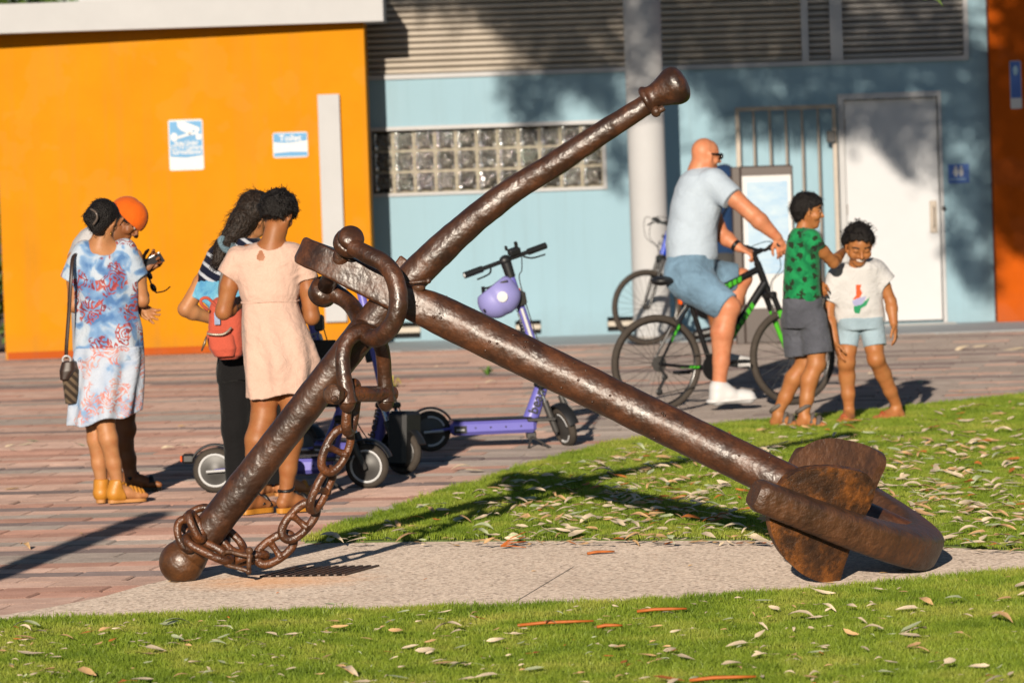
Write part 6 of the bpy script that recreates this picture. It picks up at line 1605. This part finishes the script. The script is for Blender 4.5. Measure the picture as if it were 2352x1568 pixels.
sA = scooter('purple electric scooter with a helmet on its stem and its front wheel turned', loc, yaw, radians(-70), arcs=True)
loc, yaw = place_vehicle(492, 26.95, 873, 26.9); yaw += 0
sB = scooter('purple electric scooter with white wheel rings nearest the anchor chain', loc, yaw, radians(-14), plate=True)
loc, yaw = place_vehicle(708, 28.5, 925, 27.85)
sC = scooter('purple electric scooter standing behind another with a black front guard', loc, yaw, radians(12), bag=True)
# helmet hanging on scooter
hm = thing('helmet', 'lilac helmet with a round white sticker hanging on a scooter', 'helmet', W(1146, 700, 29.7))
HC = W(1148, 682, 29.72); S = Form(); S.cone(HC, HC + [-.028, 0, -.02], .122, .112, .02, [0, 1, 0], .92); S.cone(W(1160, 652, 29.72), W(1166, 676, 29.72), .04, .07, .04, [0, 1, 0], .9)
nrm_ = nrm([-.60, 0, .80]); S.cut(W(1120, 664, 29.72), nrm_); soft('shell', S, PURPLED, hm, .0055)
# re-add the temple lobe above the rim
S = Form(); S.cone(W(1163, 650, 29.70), W(1172, 680, 29.68), .026, .05, .03, [0, 1, 0], .6); soft('temple_lobe', S, PURPLED, hm, .0055)
mb = MB(); mb.lathe([(0, 0), (.033, 0), (.033, .004), (0, .005)], 24, W(1154, 680, 29.72) + [0, -.114, 0], (0, -1, 0)); obj('round_sticker', mb.geo(), SIGNWHITE, hm, smooth=True, auto=40)
mb = MB(); mb.tube(spline([W(1112, 680, 29.7), W(1110, 664, 29.68), W(1124, 660, 29.66), W(1150, 650, 29.65), W(1166, 645, 29.65)], 16), .007, 6); mb.tube([W(1111, 676, 29.7), W(1109, 658, 29.7)], .011, 8); obj('chin_strap', mb.geo(), BLACKP, hm, smooth=True)
for px_, py_ in ((1112, 712),): mb = MB(); mb.sphere(W(px_, py_, 29.62), .008, 8, 6); obj('vent_plug', mb.geo(), BLACKP, hm, smooth=True)

def bicycle(label, loc, yaw, steer, mframe, mfork, decal, susp=False):
    s = thing('bicycle', label, 'bicycle', loc, (0, 0, yaw)); ORG[s.name] = np.zeros(3)
    O = lambda nm, g, m, par=s, sm=True, au=40: obj(nm, g, m, par, smooth=sm, world=False, auto=au)
    R = .338; L = 1.04; v = lambda x, z, y=0: np.array([x, y, z])
    ht, hb = v(.79, 1.00), v(.865, .80); S_ = rot_about(hb, ht - hb, steer)
    def wheel(c, fn):
        w = bpy.data.objects.new('wheel', None); COL.objects.link(w); w.parent = s; ORG[w.name] = np.zeros(3)
        t = np.linspace(0, 2 * pi, 13)[:-1]; mb = MB(); mb.lathe([(R - .024 + .024 * cos(a), .024 * sin(a)) for a in t], 56, c, (0, 1, 0), closed=True); O('tyre', xf(mb.geo(), fn), TYRE, w)
        mb = MB(); mb.lathe([(R - .046, -.011), (R - .036, -.013), (R - .03, 0), (R - .036, .013), (R - .046, .011), (R - .056, 0)], 56, c, (0, 1, 0), closed=True); O('rim', xf(mb.geo(), fn), BLACKM, w)
        mb = MB()
        for i in range(28):
            a = 2 * pi * i / 28; b = a + (.5 if i % 2 else -.5) ; sd = 1 if (i // 2) % 2 else -1
            mb.tube([np.array(c) + [.018 * cos(b), sd * .03, .018 * sin(b)], np.array(c) + [(R - .05) * cos(a), 0, (R - .05) * sin(a)]], .0016, 4, caps=False)
        o = O('spokes', xf(mb.geo(), fn), mat('spoke', (.12, .115, .11), .3, .1, metal=.6), w); o['kind'] = 'stuff'
        O('hub', xf(lathe_y([(.0, -.05), (.012, -.05), (.022, -.034), (.016, -.02), (.016, .02), (.022, .034), (.012, .05), (0, .05)], c, 18), fn), DGREY, w); return w
    wheel((0, 0, R), lambda V: V); wheel((L, 0, R), S_)
    bb_, st, sd_ = v(.415, .295), v(.255, .80), v(.195, .90)
    mb = MB()
    mb.tube([bb_, st], .018, 12); mb.tube([v(.275, .735), v(.80, .955)], [.020, .021], 12, flat=1.15); mb.tube([bb_, v(.845, .855)], [.025, .027], 12, flat=1.15); mb.tube([ht, hb], .025, 14)
    for q in (-1, 1):
        mb.tube([v(.415, .295, q * .03), v(.20, .31, q * .055), v(0, R, q * .062)], .011, 8); mb.tube([v(.27, .755, q * .018), v(.13, .56, q * .05), v(0, R, q * .062)], .009, 8)
    O('frame', mb.geo(), mframe)
    # decals
    dm = decal
    for (a, b, n, off) in ((v(.40, .787), v(.66, .896), 7, -.0235), (v(.55, .47), v(.74, .72), 7, -.031), (v(.16, .312, 0), v(.30, .302, 0), 5, -.062), (v(.09, .49, 0), v(.16, .60, 0), 3, -.060)):
        d_ = (b - a) / n; p_ = np.array([-d_[2], 0, d_[0]]) / np.linalg.norm(d_); mb = MB(); h_ = .017 if abs(off) < .05 else .008
        for i in range(n):
            c0 = a + d_ * i; k = d_ * .72; sl = d_ * .28
            mb.prism([c0 - p_ * h_ + [0, off, 0], c0 + k - p_ * h_ + [0, off, 0], c0 + k + sl + p_ * h_ + [0, off, 0], c0 + sl + p_ * h_ + [0, off, 0]], (0, .004, 0))
        O('frame_lettering', mb.geo(), dm, sm=False)
    O('seat_post', tube([st - (sd_ - st) * .2, sd_ - v(0, .03)], .014, 10), DGREY)
    S = Form(); S.cone(v(.06, .905), v(.20, .90), .075, .045, .03, [0, 0, 1], .45); S.cone(v(.20, .90), v(.33, .892), .036, .02, .03, [0, 0, 1], .7); V, F = S.mesh(.007); O('saddle', (V, F), BLACKP)
    mb = MB(); mb.box(v(.205, .735, -.022) - v(.02, 0), v(.225, .785, .022) - v(.02, 0), bev=.006); O('rear_reflector', mb.geo(), REFL)
    # fork
    cro = hb + v(.012, -.035); mb = MB()
    for q in (-1, 1): mb.tube([cro + v(0, 0, q * .055), v(.95, .58, q * .06), v(L, R, q * .062)], [.017, .02, .012], 10)
    O('fork', xf(mb.geo(), S_), mfork)
    mb = MB(); mb.box(cro + [-.025, -.075, -.02], cro + [.025, .075, .03], bev=.012); mb.tube([hb, cro], .02, 10)
    for q in (-1, 1): mb.tube([cro + v(0, 0, q * .055), cro + (v(.95, .58) - cro) * .55 + v(0, 0, q * .058)], .0205, 10)
    O('fork_crown', xf(mb.geo(), S_), BLACKM)
    bc = v(.80, 1.085); mb = MB(); mb.tube([ht - (ht - hb) * .0, v(.768, 1.06)], .019, 12); mb.tube([v(.768, 1.06), bc + v(.03, .0)], .018, 12); O('stem', xf(mb.geo(), S_), BLACKM)
    bc = bc + v(.03, 0)
    bar = [bc + v(-.05, .035, -.33), bc + v(-.03, .03, -.2), bc + v(0, .0, -.06), bc, bc + v(0, 0, .06), bc + v(-.03, .03, .2), bc + v(-.05, .035, .33)]; O('handlebar', xf(tube(spline(bar, 36), .0125, 10), S_), BLACKM)
    for q in (-1, 1):
        O('grip', xf(tube([bc + v(-.032, .031, q * .21), bc + v(-.05, .035, q * .335)], .017, 12), S_), BLACKP)
        mb = MB(); mb.tube(spline([bc + v(-.02, .02, q * .17), bc + v(.03, .0, q * .2), bc + v(.035, -.015, q * .28)], 8), .007, 6); mb.sphere(bc + v(-.02, .015, q * .17), .024, 10, 6); O('brake_lever', xf(mb.geo(), S_), BLACKP)
        O('brake_cable', xf(tube(spline([bc + v(-.01, .02, q * .16), bc + v(.14, .05, q * .1), bc + v(.17, -.12, q * .04), v(.90, .86, q * .01), v(.905, .73, q * .03)], 24), .003, 5), S_), BLACKP)
        mb = MB(); mb.tube([v(.915, .70, q * .03), v(.92, .62, q * .04)], .009, 6); O('front_brake', xf(mb.geo(), S_), DGREY)
        mb = MB(); mb.tube([v(.155, .61, q * .03), v(.115, .655, q * .045)], .009, 6); O('rear_brake', mb.geo(), DGREY)
    # drive
    O('chainring', lathe_y([(.03, -.066), (.092, -.064), (.096, -.060), (.092, -.056), (.03, -.054)], (bb_[0], 0, bb_[2]), 32), BLACKM)
    O('bottom_bracket', lathe_y([(0, -.075), (.022, -.075), (.022, .075), (0, .075)], (bb_[0], 0, bb_[2]), 16), DGREY)
    ca_ = radians(200)
    for q in (-1, 1):
        e = bb_ + v(.17 * cos(ca_) * q, .17 * sin(ca_) * q * .6, 0); O('crank', tube([bb_ + v(0, 0, q * .08), e + v(0, 0, q * .095)], [.014, .010], 8), DGREY)
        mb = MB(); mb.box(e + [-.05, q * .10 if q > 0 else -.19, -.012], e + [.05, q * .19 if q > 0 else -.10, .012], bev=.005); O('pedal', mb.geo(), BLACKP)
    O('cassette', lathe_y([(.02, -.05), (.055, -.048), (.05, -.035), (.035, -.022), (.02, -.02)], (0, 0, R), 26), DGREY)
    mb = MB(); mb.tube(spline([v(0, R - .02, -.06), v(.03, R - .09, -.065), v(-.005, R - .16, -.065), v(-.01, R - .20, -.065)], 10), .011, 6); mb.sphere(v(-.015, R - .19, -.065), .026, 12, 8, sc=(1, .3, 1)); mb.sphere(v(.03, R - .09, -.065), .024, 12, 8, sc=(1, .3, 1)); O('derailleur', mb.geo(), BLACKP)
    mb = MB(); mb.tube([v(.0, R + .05, -.055), v(.415, .388, -.06)], .004, 5); mb.tube([v(-.01, R - .21, -.06), v(.415, .20, -.06)], .004, 5); O('chain', mb.geo(), DGREY)
    return s
DECG = mat('green_decal', (.05, .36, .02), .4, .05); DECB = mat('blue_decal', (.03, .09, .55), .4, .05)
loc, yaw = place_vehicle(1513, 32.85, 1826, 33.25); bicycle('black and green bicycle under the bald rider', loc, yaw, radians(4), BLACKM, GREENP, DECG)
loc, yaw = place_vehicle(1728, 43.15, 1478, 42.65); bicycle('blue and black bicycle by the white column behind the bald rider', loc, yaw, radians(-4), BLUEP, BLACKM, DECB, True)
# ---------------------------------------------------------------- fallen leaves and twigs
def m_leaf(name, c):
    m = NT(name); c = np.array(c); oi = m.n('ObjectInfo'); n1 = m.noise(30, 4, .6)
    r = m.ramp(n1, 0, [(.3, tuple(c * .7)), (.65, tuple(np.minimum(c * 1.15, .85)))]); hs = m.n('HueSaturation'); m.l(r, 0, hs, 'Color'); rv = m.math('MULTIPLY_ADD', (oi, 'Random'), .5, .75); m.l(rv[0], rv[1], hs, 'Value'); m.col((hs, 0)); m.set(Roughness=.6)
    return m.m
LM = [m_leaf('leaf_cream', (.66, .53, .37)), m_leaf('leaf_tan', (.58, .36, .17)), m_leaf('leaf_pale_green', (.42, .46, .27)), m_leaf('leaf_rust', (.48, .15, .03))]
def leaf_mesh(seed):
    r = random.Random(seed); L, w = 1.0, r.choice([.08, .095, .11, .13, .15]); bend = r.uniform(-.22, .22); cup = r.uniform(.02, .10); arch = r.uniform(-.06, .20); tw = r.uniform(-1.6, 1.6)
    V = []; F = []; n = 8; pk = r.uniform(.65, 1.2); brk = r.choice([1.1, 1.1, 1.1, .72, .6])
    for i in range(n + 1):
        t = i / n; hw = w * (math.sin(pi * t ** pk) ** .8 if 0 < t < 1 else 0) * (1 + .18 * r.uniform(-1, 1)) + .006; hw = hw if t < brk else .01; x = (t - .5) * L; y = bend * (t - .5) ** 2 * 2; z = arch * (1 - (2 * t - 1) ** 2) ; a = tw * (t - .5)
        for s_, dz in ((-1, cup * hw * 4), (0, 0), (1, cup * hw * 4)): V.append([x, y + s_ * hw * cos(a) - dz * sin(a), z + dz + s_ * hw * sin(a)])
    for i in range(n):
        for k in (0, 1): F.append((i * 3 + k, i * 3 + k + 1, i * 3 + 4 + k, i * 3 + 3 + k))
    return np.array(V), F
LG = [leaf_mesh(k) for k in range(14)]
LME = {}
def leaf_obj(k, c, name):
    key = (k, c)
    if key not in LME:
        me = bpy.data.meshes.new('fallen_leaf'); me.from_pydata(LG[k][0].tolist(), [], LG[k][1]); me.materials.append(LM[c]); me.polygons.foreach_set('use_smooth', np.ones(len(me.polygons), bool)); LME[key] = me
    o = bpy.data.objects.new('fallen_leaf', LME[key]); COL.objects.link(o); return o
fy = lambda x: np.interp(x, [0, 500, 1000, 1500, 2000, 2352], [1424, 1406, 1393, 1377, 1340, 1306])
lr = random.Random(21); LITTER = MB(); n_things = 0
GRP = {'front': ('fallen leaves on the near lawn', 'fallen leaf on near lawn'), 'back': ('fallen leaves on the far lawn', 'fallen leaf on far lawn'), 'slab': ('fallen leaves on the slab', 'fallen leaf on the slab'), 'pave': ('fallen leaves on the paving', 'fallen leaf on brick paving')}
CN = ('cream dry', 'tan dry', 'pale green', 'rust brown')
CN = ('cream', 'tan', 'pale green', 'rusty')
def zone(w, px, py):
    if w == 'front':
        a = (' left of the iron ball' if px < 350 else ' before the iron ball' if px < 560 else ' before the drain grate' if px < 900 else ' before the bare slab' if px < 1300 else ' below the slab joint' if px < 1750 else ' before the lower fluke' if px < 2000 else ' right of the lower fluke')
        return a + (' by the slab' if py < fy(px) + 40 else ' near the bottom edge' if py > 1510 else '')
    if w == 'back': return (' left of the stock shadow' if px < 1000 else ' under the shank' if px < 1600 else ' beside the rear fluke' if px < 2060 else ' right of the flukes') + (' by the slab' if py > 1215 else '')
    if w == 'slab': return ' near the ball' if px < 900 else ' by the flukes' if px > 1850 else ' in its middle'
    return ' left of the paisley dress' if px < 160 else ' near the women' if px < 760 else ' near the scooters' if px < 1400 else ' by the white door'
def drop(where, px, py, L, rot=None, c=None, single=True, zz=None):
    global n_things
    z = {'front': LAWNZ + .044, 'back': LAWNZ + .041, 'slab': .012, 'pave': .012}[where] if zz is None else zz
    p = G(px, py, z); k = lr.randrange(14); L *= .80; c = lr.choices([0, 1, 2, 3], [.56, .24, .13, .07])[0] if c is None else c
    RM = Matrix.Rotation(lr.gauss(.17, .16) if where != 'pave' else lr.uniform(.05, .3), 4, 'X') @ Matrix.Rotation(lr.gauss(0, .12), 4, 'Y') @ Matrix.Rotation(lr.choice([0, pi]) + lr.gauss(0, .55) if rot is None else rot, 4, 'Z')
    if single and n_things < 296:
        o = leaf_obj(k, c, where); o.location = p; o.rotation_euler = RM.to_euler(); o.scale = (L, L, L); n_things += 1
        sz = 'small ' if L < .07 else ('large ' if L > .115 else ''); tag(o, sz + CN[c] + ' ' + GRP[where][1] + zone(where, px, py), 'leaf', GRP[where][0])
    else:
        R_ = np.array(RM.to_3x3()); LITTER.add((LG[k][0] * L) @ R_.T + p, LG[k][1], c)
for (px, py, L, rot, c) in ((497, 1436, .15, .25, 0), (252, 1445, .13, .5, 1), (95, 1450, .12, .0, 2), (118, 1507, .10, .1, 0), (780, 1438, .09, .1, 1), (915, 1447, .10, .1, 1), (1055, 1452, .09, 0, 0), (985, 1492, .13, .1, 0), (1150, 1468, .14, .3, 0), (1070, 1531, .17, .12, 2), (1225, 1532, .10, .2, 2), (760, 1424, .10, -.3, 1), (1700, 1478, .14, .1, 0), (1560, 1446, .10, .2, 0), (1500, 1437, .10, .5, 1), (2000, 1445, .12, .2, 0), (2200, 1380, .14, .1, 2), (2290, 1408, .10, .8, 0), (1880, 1495, .11, .2, 2), (1760, 1500, .12, .1, 0), (550, 1548, .08, .3, 0), (330, 1470, .06, .2, 0), (730, 1510, .09, -.3, 1)):
    drop('front', px, py, L, rot, c)
for _ in range(200):
    px = lr.uniform(-20, 2372); py = lr.uniform(fy(px) + 8, 1575); drop('front', px, py, lr.choice([.05, .055, .065, .075, .09, .10, .12, .15]))
cnt = 0
bpoly = [(720, 1244), (860, 1196), (1060, 1128), (1280, 1064), (1520, 1008), (1760, 976), (2050, 951), (2352, 918), (2370, 1262), (2100, 1250), (1770, 1240), (1400, 1241), (1000, 1243)]
bp_ = []
while len(bp_) < 1050:
    px, py = lr.uniform(700, 2372), lr.uniform(915, 1262)
    if not in_poly(np.array([[px, py]]), bpoly)[0]: continue
    dens = .30 + .70 * math.exp(-((px - 1480) / 260) ** 2 - ((py - 1160) / 75) ** 2) + .45 * math.exp(-((px - 1350) / 260) ** 2 - ((py - 1055) / 40) ** 2) + .35 * (px > 1850 and 1000 < py < 1190)
    if px < 1100: dens *= .45
    if lr.random() < dens: bp_.append((px, py))
bp_.sort(key=lambda q: -q[1])
for i, (px, py) in enumerate(bp_): drop('back', px, py, lr.uniform(.08, .17), single=i < 58)
for px in range(720, 2352, 16):
    if lr.random() < .6: py = np.interp(px, [700, 1000, 1400, 1770, 2100, 2352], [1249, 1246, 1244, 1243, 1256, 1268]); drop('slab', px, py + lr.uniform(-3, 4), lr.uniform(.05, .11), c=lr.choice([0, 1, 1, 3]), zz=.02, single=False)
for (px, py, L, rot, c) in ((765, 1384, .11, .1, 2), (400, 1336, .06, .2, 1), (418, 1338, .03, 1.2, 1), (395, 1333, .05, .3, 1), (2125, 1303, .10, .2, 2), (2080, 1308, .11, -.2, 2), (2150, 1299, .07, .9, 0), (2030, 1313, .06, .1, 1), (1345, 1272, .07, .2, 1), (1900, 1337, .08, .02, 1), (2170, 1330, .08, .1, 3), (1590, 1298, .05, .1, 1), (1230, 1310, .05, .1, 1), (980, 1330, .04, .3, 3), (1130, 1345, .04, .5, 1), (640, 1360, .03, .2, 3)): drop('slab', px, py, L, rot, c)
for _ in range(34):
    px = lr.uniform(20, 2300); py = lr.uniform(850, 1290) if px < 700 else lr.uniform(840, 960)
    if px > 1400 and py > 900: continue
    drop('pave', px, py, lr.uniform(.07, .15), c=lr.choice([0, 0, 1, 2]))
for px, py, L in ((60, 1018, .17), (30, 1021, .14), (75, 1010, .12), (190, 1020, .16), (395, 1030, .18), (420, 1026, .14), (1060, 1076, .16), (1090, 1080, .15), (2260, 793, .25), (2220, 800, .3), (2330, 800, .3), (1240, 1068, .16)): drop('pave', px, py, L, lr.uniform(-.2, .3), lr.choice([0, 0, 2]))
for _ in range(560):
    px, py = lr.uniform(700, 2372), lr.uniform(915, 1262)
    if in_poly(np.array([[px, py]]), bpoly)[0]: drop('back', px, py, lr.uniform(.03, .08), single=False)
for _ in range(260):
    px = lr.uniform(-20, 2372); drop('front', px, lr.uniform(fy(px) + 8, 1575), lr.uniform(.02, .06), single=False)
o = obj('leaf_litter', LITTER.geo(), LM, smooth=True); tag(o, kind='stuff')
TW = mat('orange_twig', (.42, .11, .015), .6, .2, 30)
for px, py, L, rot, lab in ((1276, 1430, .30, .05, 'longest straight orange twig lying on the near lawn'), (1660, 1557, .235, .03, 'orange twig at the very bottom edge of the near lawn'), (1400, 1437, .10, .1, 'short orange twig on the near lawn right of the longest one'), (1380, 1268, .13, .2, 'short brown twig lying on the concrete slab'), (1520, 1400, .20, .03, 'thin brown twig on the near lawn edge')):
    t = thing('twig', lab, 'twig', G(px, py, .03 if py > 1390 else .012)); c = G(px, py, LAWNZ + .04 if py > 1390 else .016); d_ = np.array([cos(rot), sin(rot), .02])
    obj('stick', tube([c - d_ * L / 2, c - d_ * L * .15 + [0, .006, .004], c + d_ * L * .2 + [0, -.005, .003], c + d_ * L / 2], [.006, .007, .006, .004], 7), TW, t, smooth=True)
t = thing('twig', 'forked reddish twig at the back edge of the slab beside the lawn', 'twig', G(1165, 1252, .01)); mb = MB()
for a in (-.6, -.15, .2, .55): c = G(1150, 1254, .02); mb.tube([c, c + np.array([.05, .02 * a, .02 + .03 * a]), c + np.array([.12, .05 * a, .03 + .06 * a])], [.004, .003, .002], 5)
obj('stick', mb.geo(), TW, t, smooth=True)
# weeds between the pavers
WEED = mat('weed_green', (.10, .20, .03), .6, .2); WEEDY = mat('weed_yellow', (.42, .36, .05), .6, .2)
for px, py, m_, lab, n_, hh in ((1120, 862, WEED, 'small green weed growing between the pavers', 14, .09), (905, 890, WEEDY, 'yellow green weed growing between the pavers behind the shackle', 18, .10)):
    t = thing('weed', lab, 'weed', G(px, py)); mb = MB(); c = G(px, py)
    for i in range(n_):
        a = lr.uniform(0, 6.28); d_ = np.array([cos(a), sin(a), 0]); q = lr.uniform(.05, .14); w_ = np.cross(d_, [0, 0, 1]) * .008; m2 = c + d_ * q * .5 + [0, 0, hh * lr.uniform(.4, 1)]; e = c + d_ * q + [0, 0, hh * lr.uniform(.1, .8)]
        mb.add([c - w_ * .4, c + w_ * .4, m2 + w_, e, m2 - w_], [(0, 1, 2, 4), (4, 2, 3)])
    obj('leaves', mb.geo(), m_, t)

# ---------------------------------------------------------------- trees: one that shades the right-hand walls, one behind the roof
TLEAF = NT('tree_leaf'); _n = TLEAF.noise(6, 3, .5); _r = TLEAF.ramp(_n, 0, [(.3, (.035, .07, .015)), (.7, (.10, .16, .03))]); TLEAF.col((_r, 0)); TLEAF.set(Roughness=.55); TLEAF = TLEAF.m
BARK = mat('bark', (.12, .09, .065), .9, .3, 12, .6, 30)
tree = thing('shade_tree', 'tall tree standing outside the picture whose leaves shade the blue wall', 'tree', (6.3, 31.0, 0))
mb = MB(); tr_ = random.Random(4)
def leaf_tri(mb, c, L, w_):
    d_ = nrm([tr_.gauss(0, 1), tr_.gauss(0, 1), tr_.gauss(-.3, .8)]); s_ = nrm(np.cross(d_, [tr_.gauss(0, 1), tr_.gauss(0, 1), tr_.gauss(0, 1)]))
    mb.add([c, c + d_ * L * .45 + s_ * w_, c + d_ * L, c + d_ * L * .45 - s_ * w_], [(0, 1, 2, 3)])
def shade(poly, holes=(), d=YB, step=.10, Lr=(13.0, 15.5), keep=1.0, nl=36):
    P_ = np.array(poly, float); x0, y0 = P_.min(0); x1, y1 = P_.max(0); st = step * PXM(d); tops = []
    for px in np.arange(x0, x1, st):
        for py in np.arange(y0, y1, st):
            qx, qy = px + tr_.uniform(-.5, .5) * st, py + tr_.uniform(-.5, .5) * st
            if not in_poly(np.array([[qx, qy]]), poly)[0]: continue
            if any(((qx - h[0]) / h[2]) ** 2 + ((qy - h[1]) / h[3]) ** 2 < 1 for h in holes): continue
            if tr_.random() > keep: continue
            c = W(qx, qy, d) - LDIR * (tr_.uniform(*Lr) / cos(SUN_EL)); tops.append(c)
            for _ in range(nl): leaf_tri(mb, c + np.array([tr_.gauss(0, .055), tr_.gauss(0, .3), tr_.gauss(0, .055)]), tr_.uniform(.09, .15), tr_.uniform(.014, .024))
    return np.mean(tops, 0)
tops = []
tops.append(shade([(870, -120), (880, 2), (1000, 14), (1100, 20), (1140, 60), (1180, 118), (1230, 160), (1330, 182), (1450, 170), (1450, -120)], [(1385, 110, 24, 34)]))
tops.append(shade([(1160, 185), (1240, 170), (1450, 160), (1450, 292), (1400, 262), (1340, 225), (1290, 212), (1262, 240), (1238, 292), (1205, 284), (1188, 258), (1150, 240), (1140, 212)], [(1300, 250, 22, 22)], keep=.9))
tops.append(shade([(1388, 340), (1450, 322), (1455, 450), (1410, 440)], keep=.7))
tops.append(shade([(1590, 150), (1780, 135), (2262, 100), (2280, 690), (2235, 690), (2190, 600), (2178, 430), (2160, 300), (2112, 330), (2095, 405), (2052, 400), (2020, 330), (1992, 290), (1960, 316), (1935, 300), (1925, 320), (1900, 300), (1800, 322), (1740, 300), (1690, 322), (1650, 285), (1620, 250)], [(1648, 212, 24, 22), (1990, 330, 34, 26), (2203, 345, 28, 34), (2205, 480, 28, 46), (1790, 200, 18, 14), (2120, 190, 40, 16), (2225, 560, 24, 40)], keep=.9))
tops.append(shade([(1530, -100), (1850, -100), (1850, 150), (1530, 160)], [(1590, 110, 34, 22), (1700, 60, 24, 14)], keep=.9))
tops.append(shade([(1850, -100), (2260, -100), (2225, 140), (1850, 150)], [(1990, 22, 70, 22), (2110, 50, 60, 14), (1950, 100, 30, 20), (2240, 30, 40, 70)], keep=.85))
tops.append(shade([(2262, -120), (2440, -120), (2440, 640), (2352, 600), (2284, 560)], [(2290, 60, 26, 60), (2420, 500, 30, 40)], keep=.95))
tops.append(shade([(1440, -60), (1530, -60), (1530, 40), (1500, 140), (1480, 250), (1455, 230), (1440, 100)], [(1490, 30, 18, 30), (1510, 90, 16, 30)], d=43.9, keep=.75))
for _ in range(9): leaf_tri(mb, W(tr_.uniform(2142, 2160), tr_.uniform(-14, 0), 30.0), .07, .008)
obj('crown', mb.geo(), TLEAF, tree)
hub = np.array([6.2, 31.0, 4.6]); mb = MB(); mb.tube(spline([(6.3, 31, -.05), (6.35, 31.05, 1.5), (6.2, 31, 3.2), hub], 14), [.24 - .008 * i for i in range(len(spline([(6.3, 31, -.05), (6.35, 31.05, 1.5), (6.2, 31, 3.2), hub], 14)))], 14); obj('trunk', mb.geo(), BARK, tree, smooth=True)
mb = MB()
for c in tops:
    m_ = hub * .45 + c * .55 + np.array([0, 0, .55]); q = spline([hub, m_, c], 16); mb.tube(q, np.linspace(.075, .012, len(q)), 8)
obj('limbs', mb.geo(), BARK, tree, smooth=True)
# trees and a shrub beyond the orange building
def bushy(name, label, cat, base, c, rad, n, L=.16):
    t = thing(name, label, cat, base); mb = MB()
    for _ in range(n):
        v_ = nrm([tr_.gauss(0, 1), tr_.gauss(0, 1), tr_.gauss(0, 1)]) * (tr_.random() ** .4); q = np.array(c) + v_ * np.array(rad) * (1 + .25 * math.sin(v_[0] * 7 + v_[2] * 5)); leaf_tri(mb, q, L * tr_.uniform(.7, 1.3), L * .28)
    obj('crown', mb.geo(), TLEAF, t); mb = MB(); mb.tube(spline([np.array(base, float), (np.array(base) + np.array(c)) / 2 + [.1, 0, 0], np.array(c)], 8), .09, 8); obj('trunk', mb.geo(), BARK, t, smooth=True); return t
cx = W(40, 0, 62)
bushy('tree', 'green tree crown showing above the roof edge in the upper left corner', 'tree', (cx[0], 62, 0), (cx[0] - .6, 62, 3.9), (1.5, 1.2, .95), 2600)
cx = W(-45, 700, 45.5); bushy('shrub', 'green shrub at the left end of the orange building', 'shrub', (cx[0], 45.5, 0), (cx[0], 45.5, 1.0), (.28, .3, 1.0), 1400, .10)

# a post outside the picture on the left; its shadow crosses the paving
A_ = G(0, 1316); pb = np.array([A_[0] - (A_[1] - 16.6) * math.tan(SUN_AZ), 16.6, 0]); t = thing('post', 'grey post standing outside the picture beyond the left edge of the lawn', 'post', pb)
mb = MB(); mb.lathe([(.10, -.02), (.10, 2.32), (.06, 2.38), (0, 2.39)], 20, pb); obj('shaft', mb.geo(), GREYM, t, smooth=True, auto=40)
mb = MB(); mb.lathe([(.16, -.02), (.16, .05), (.11, .07)], 20, pb); obj('foot_ring', mb.geo(), GREYM, t, smooth=True, auto=40)
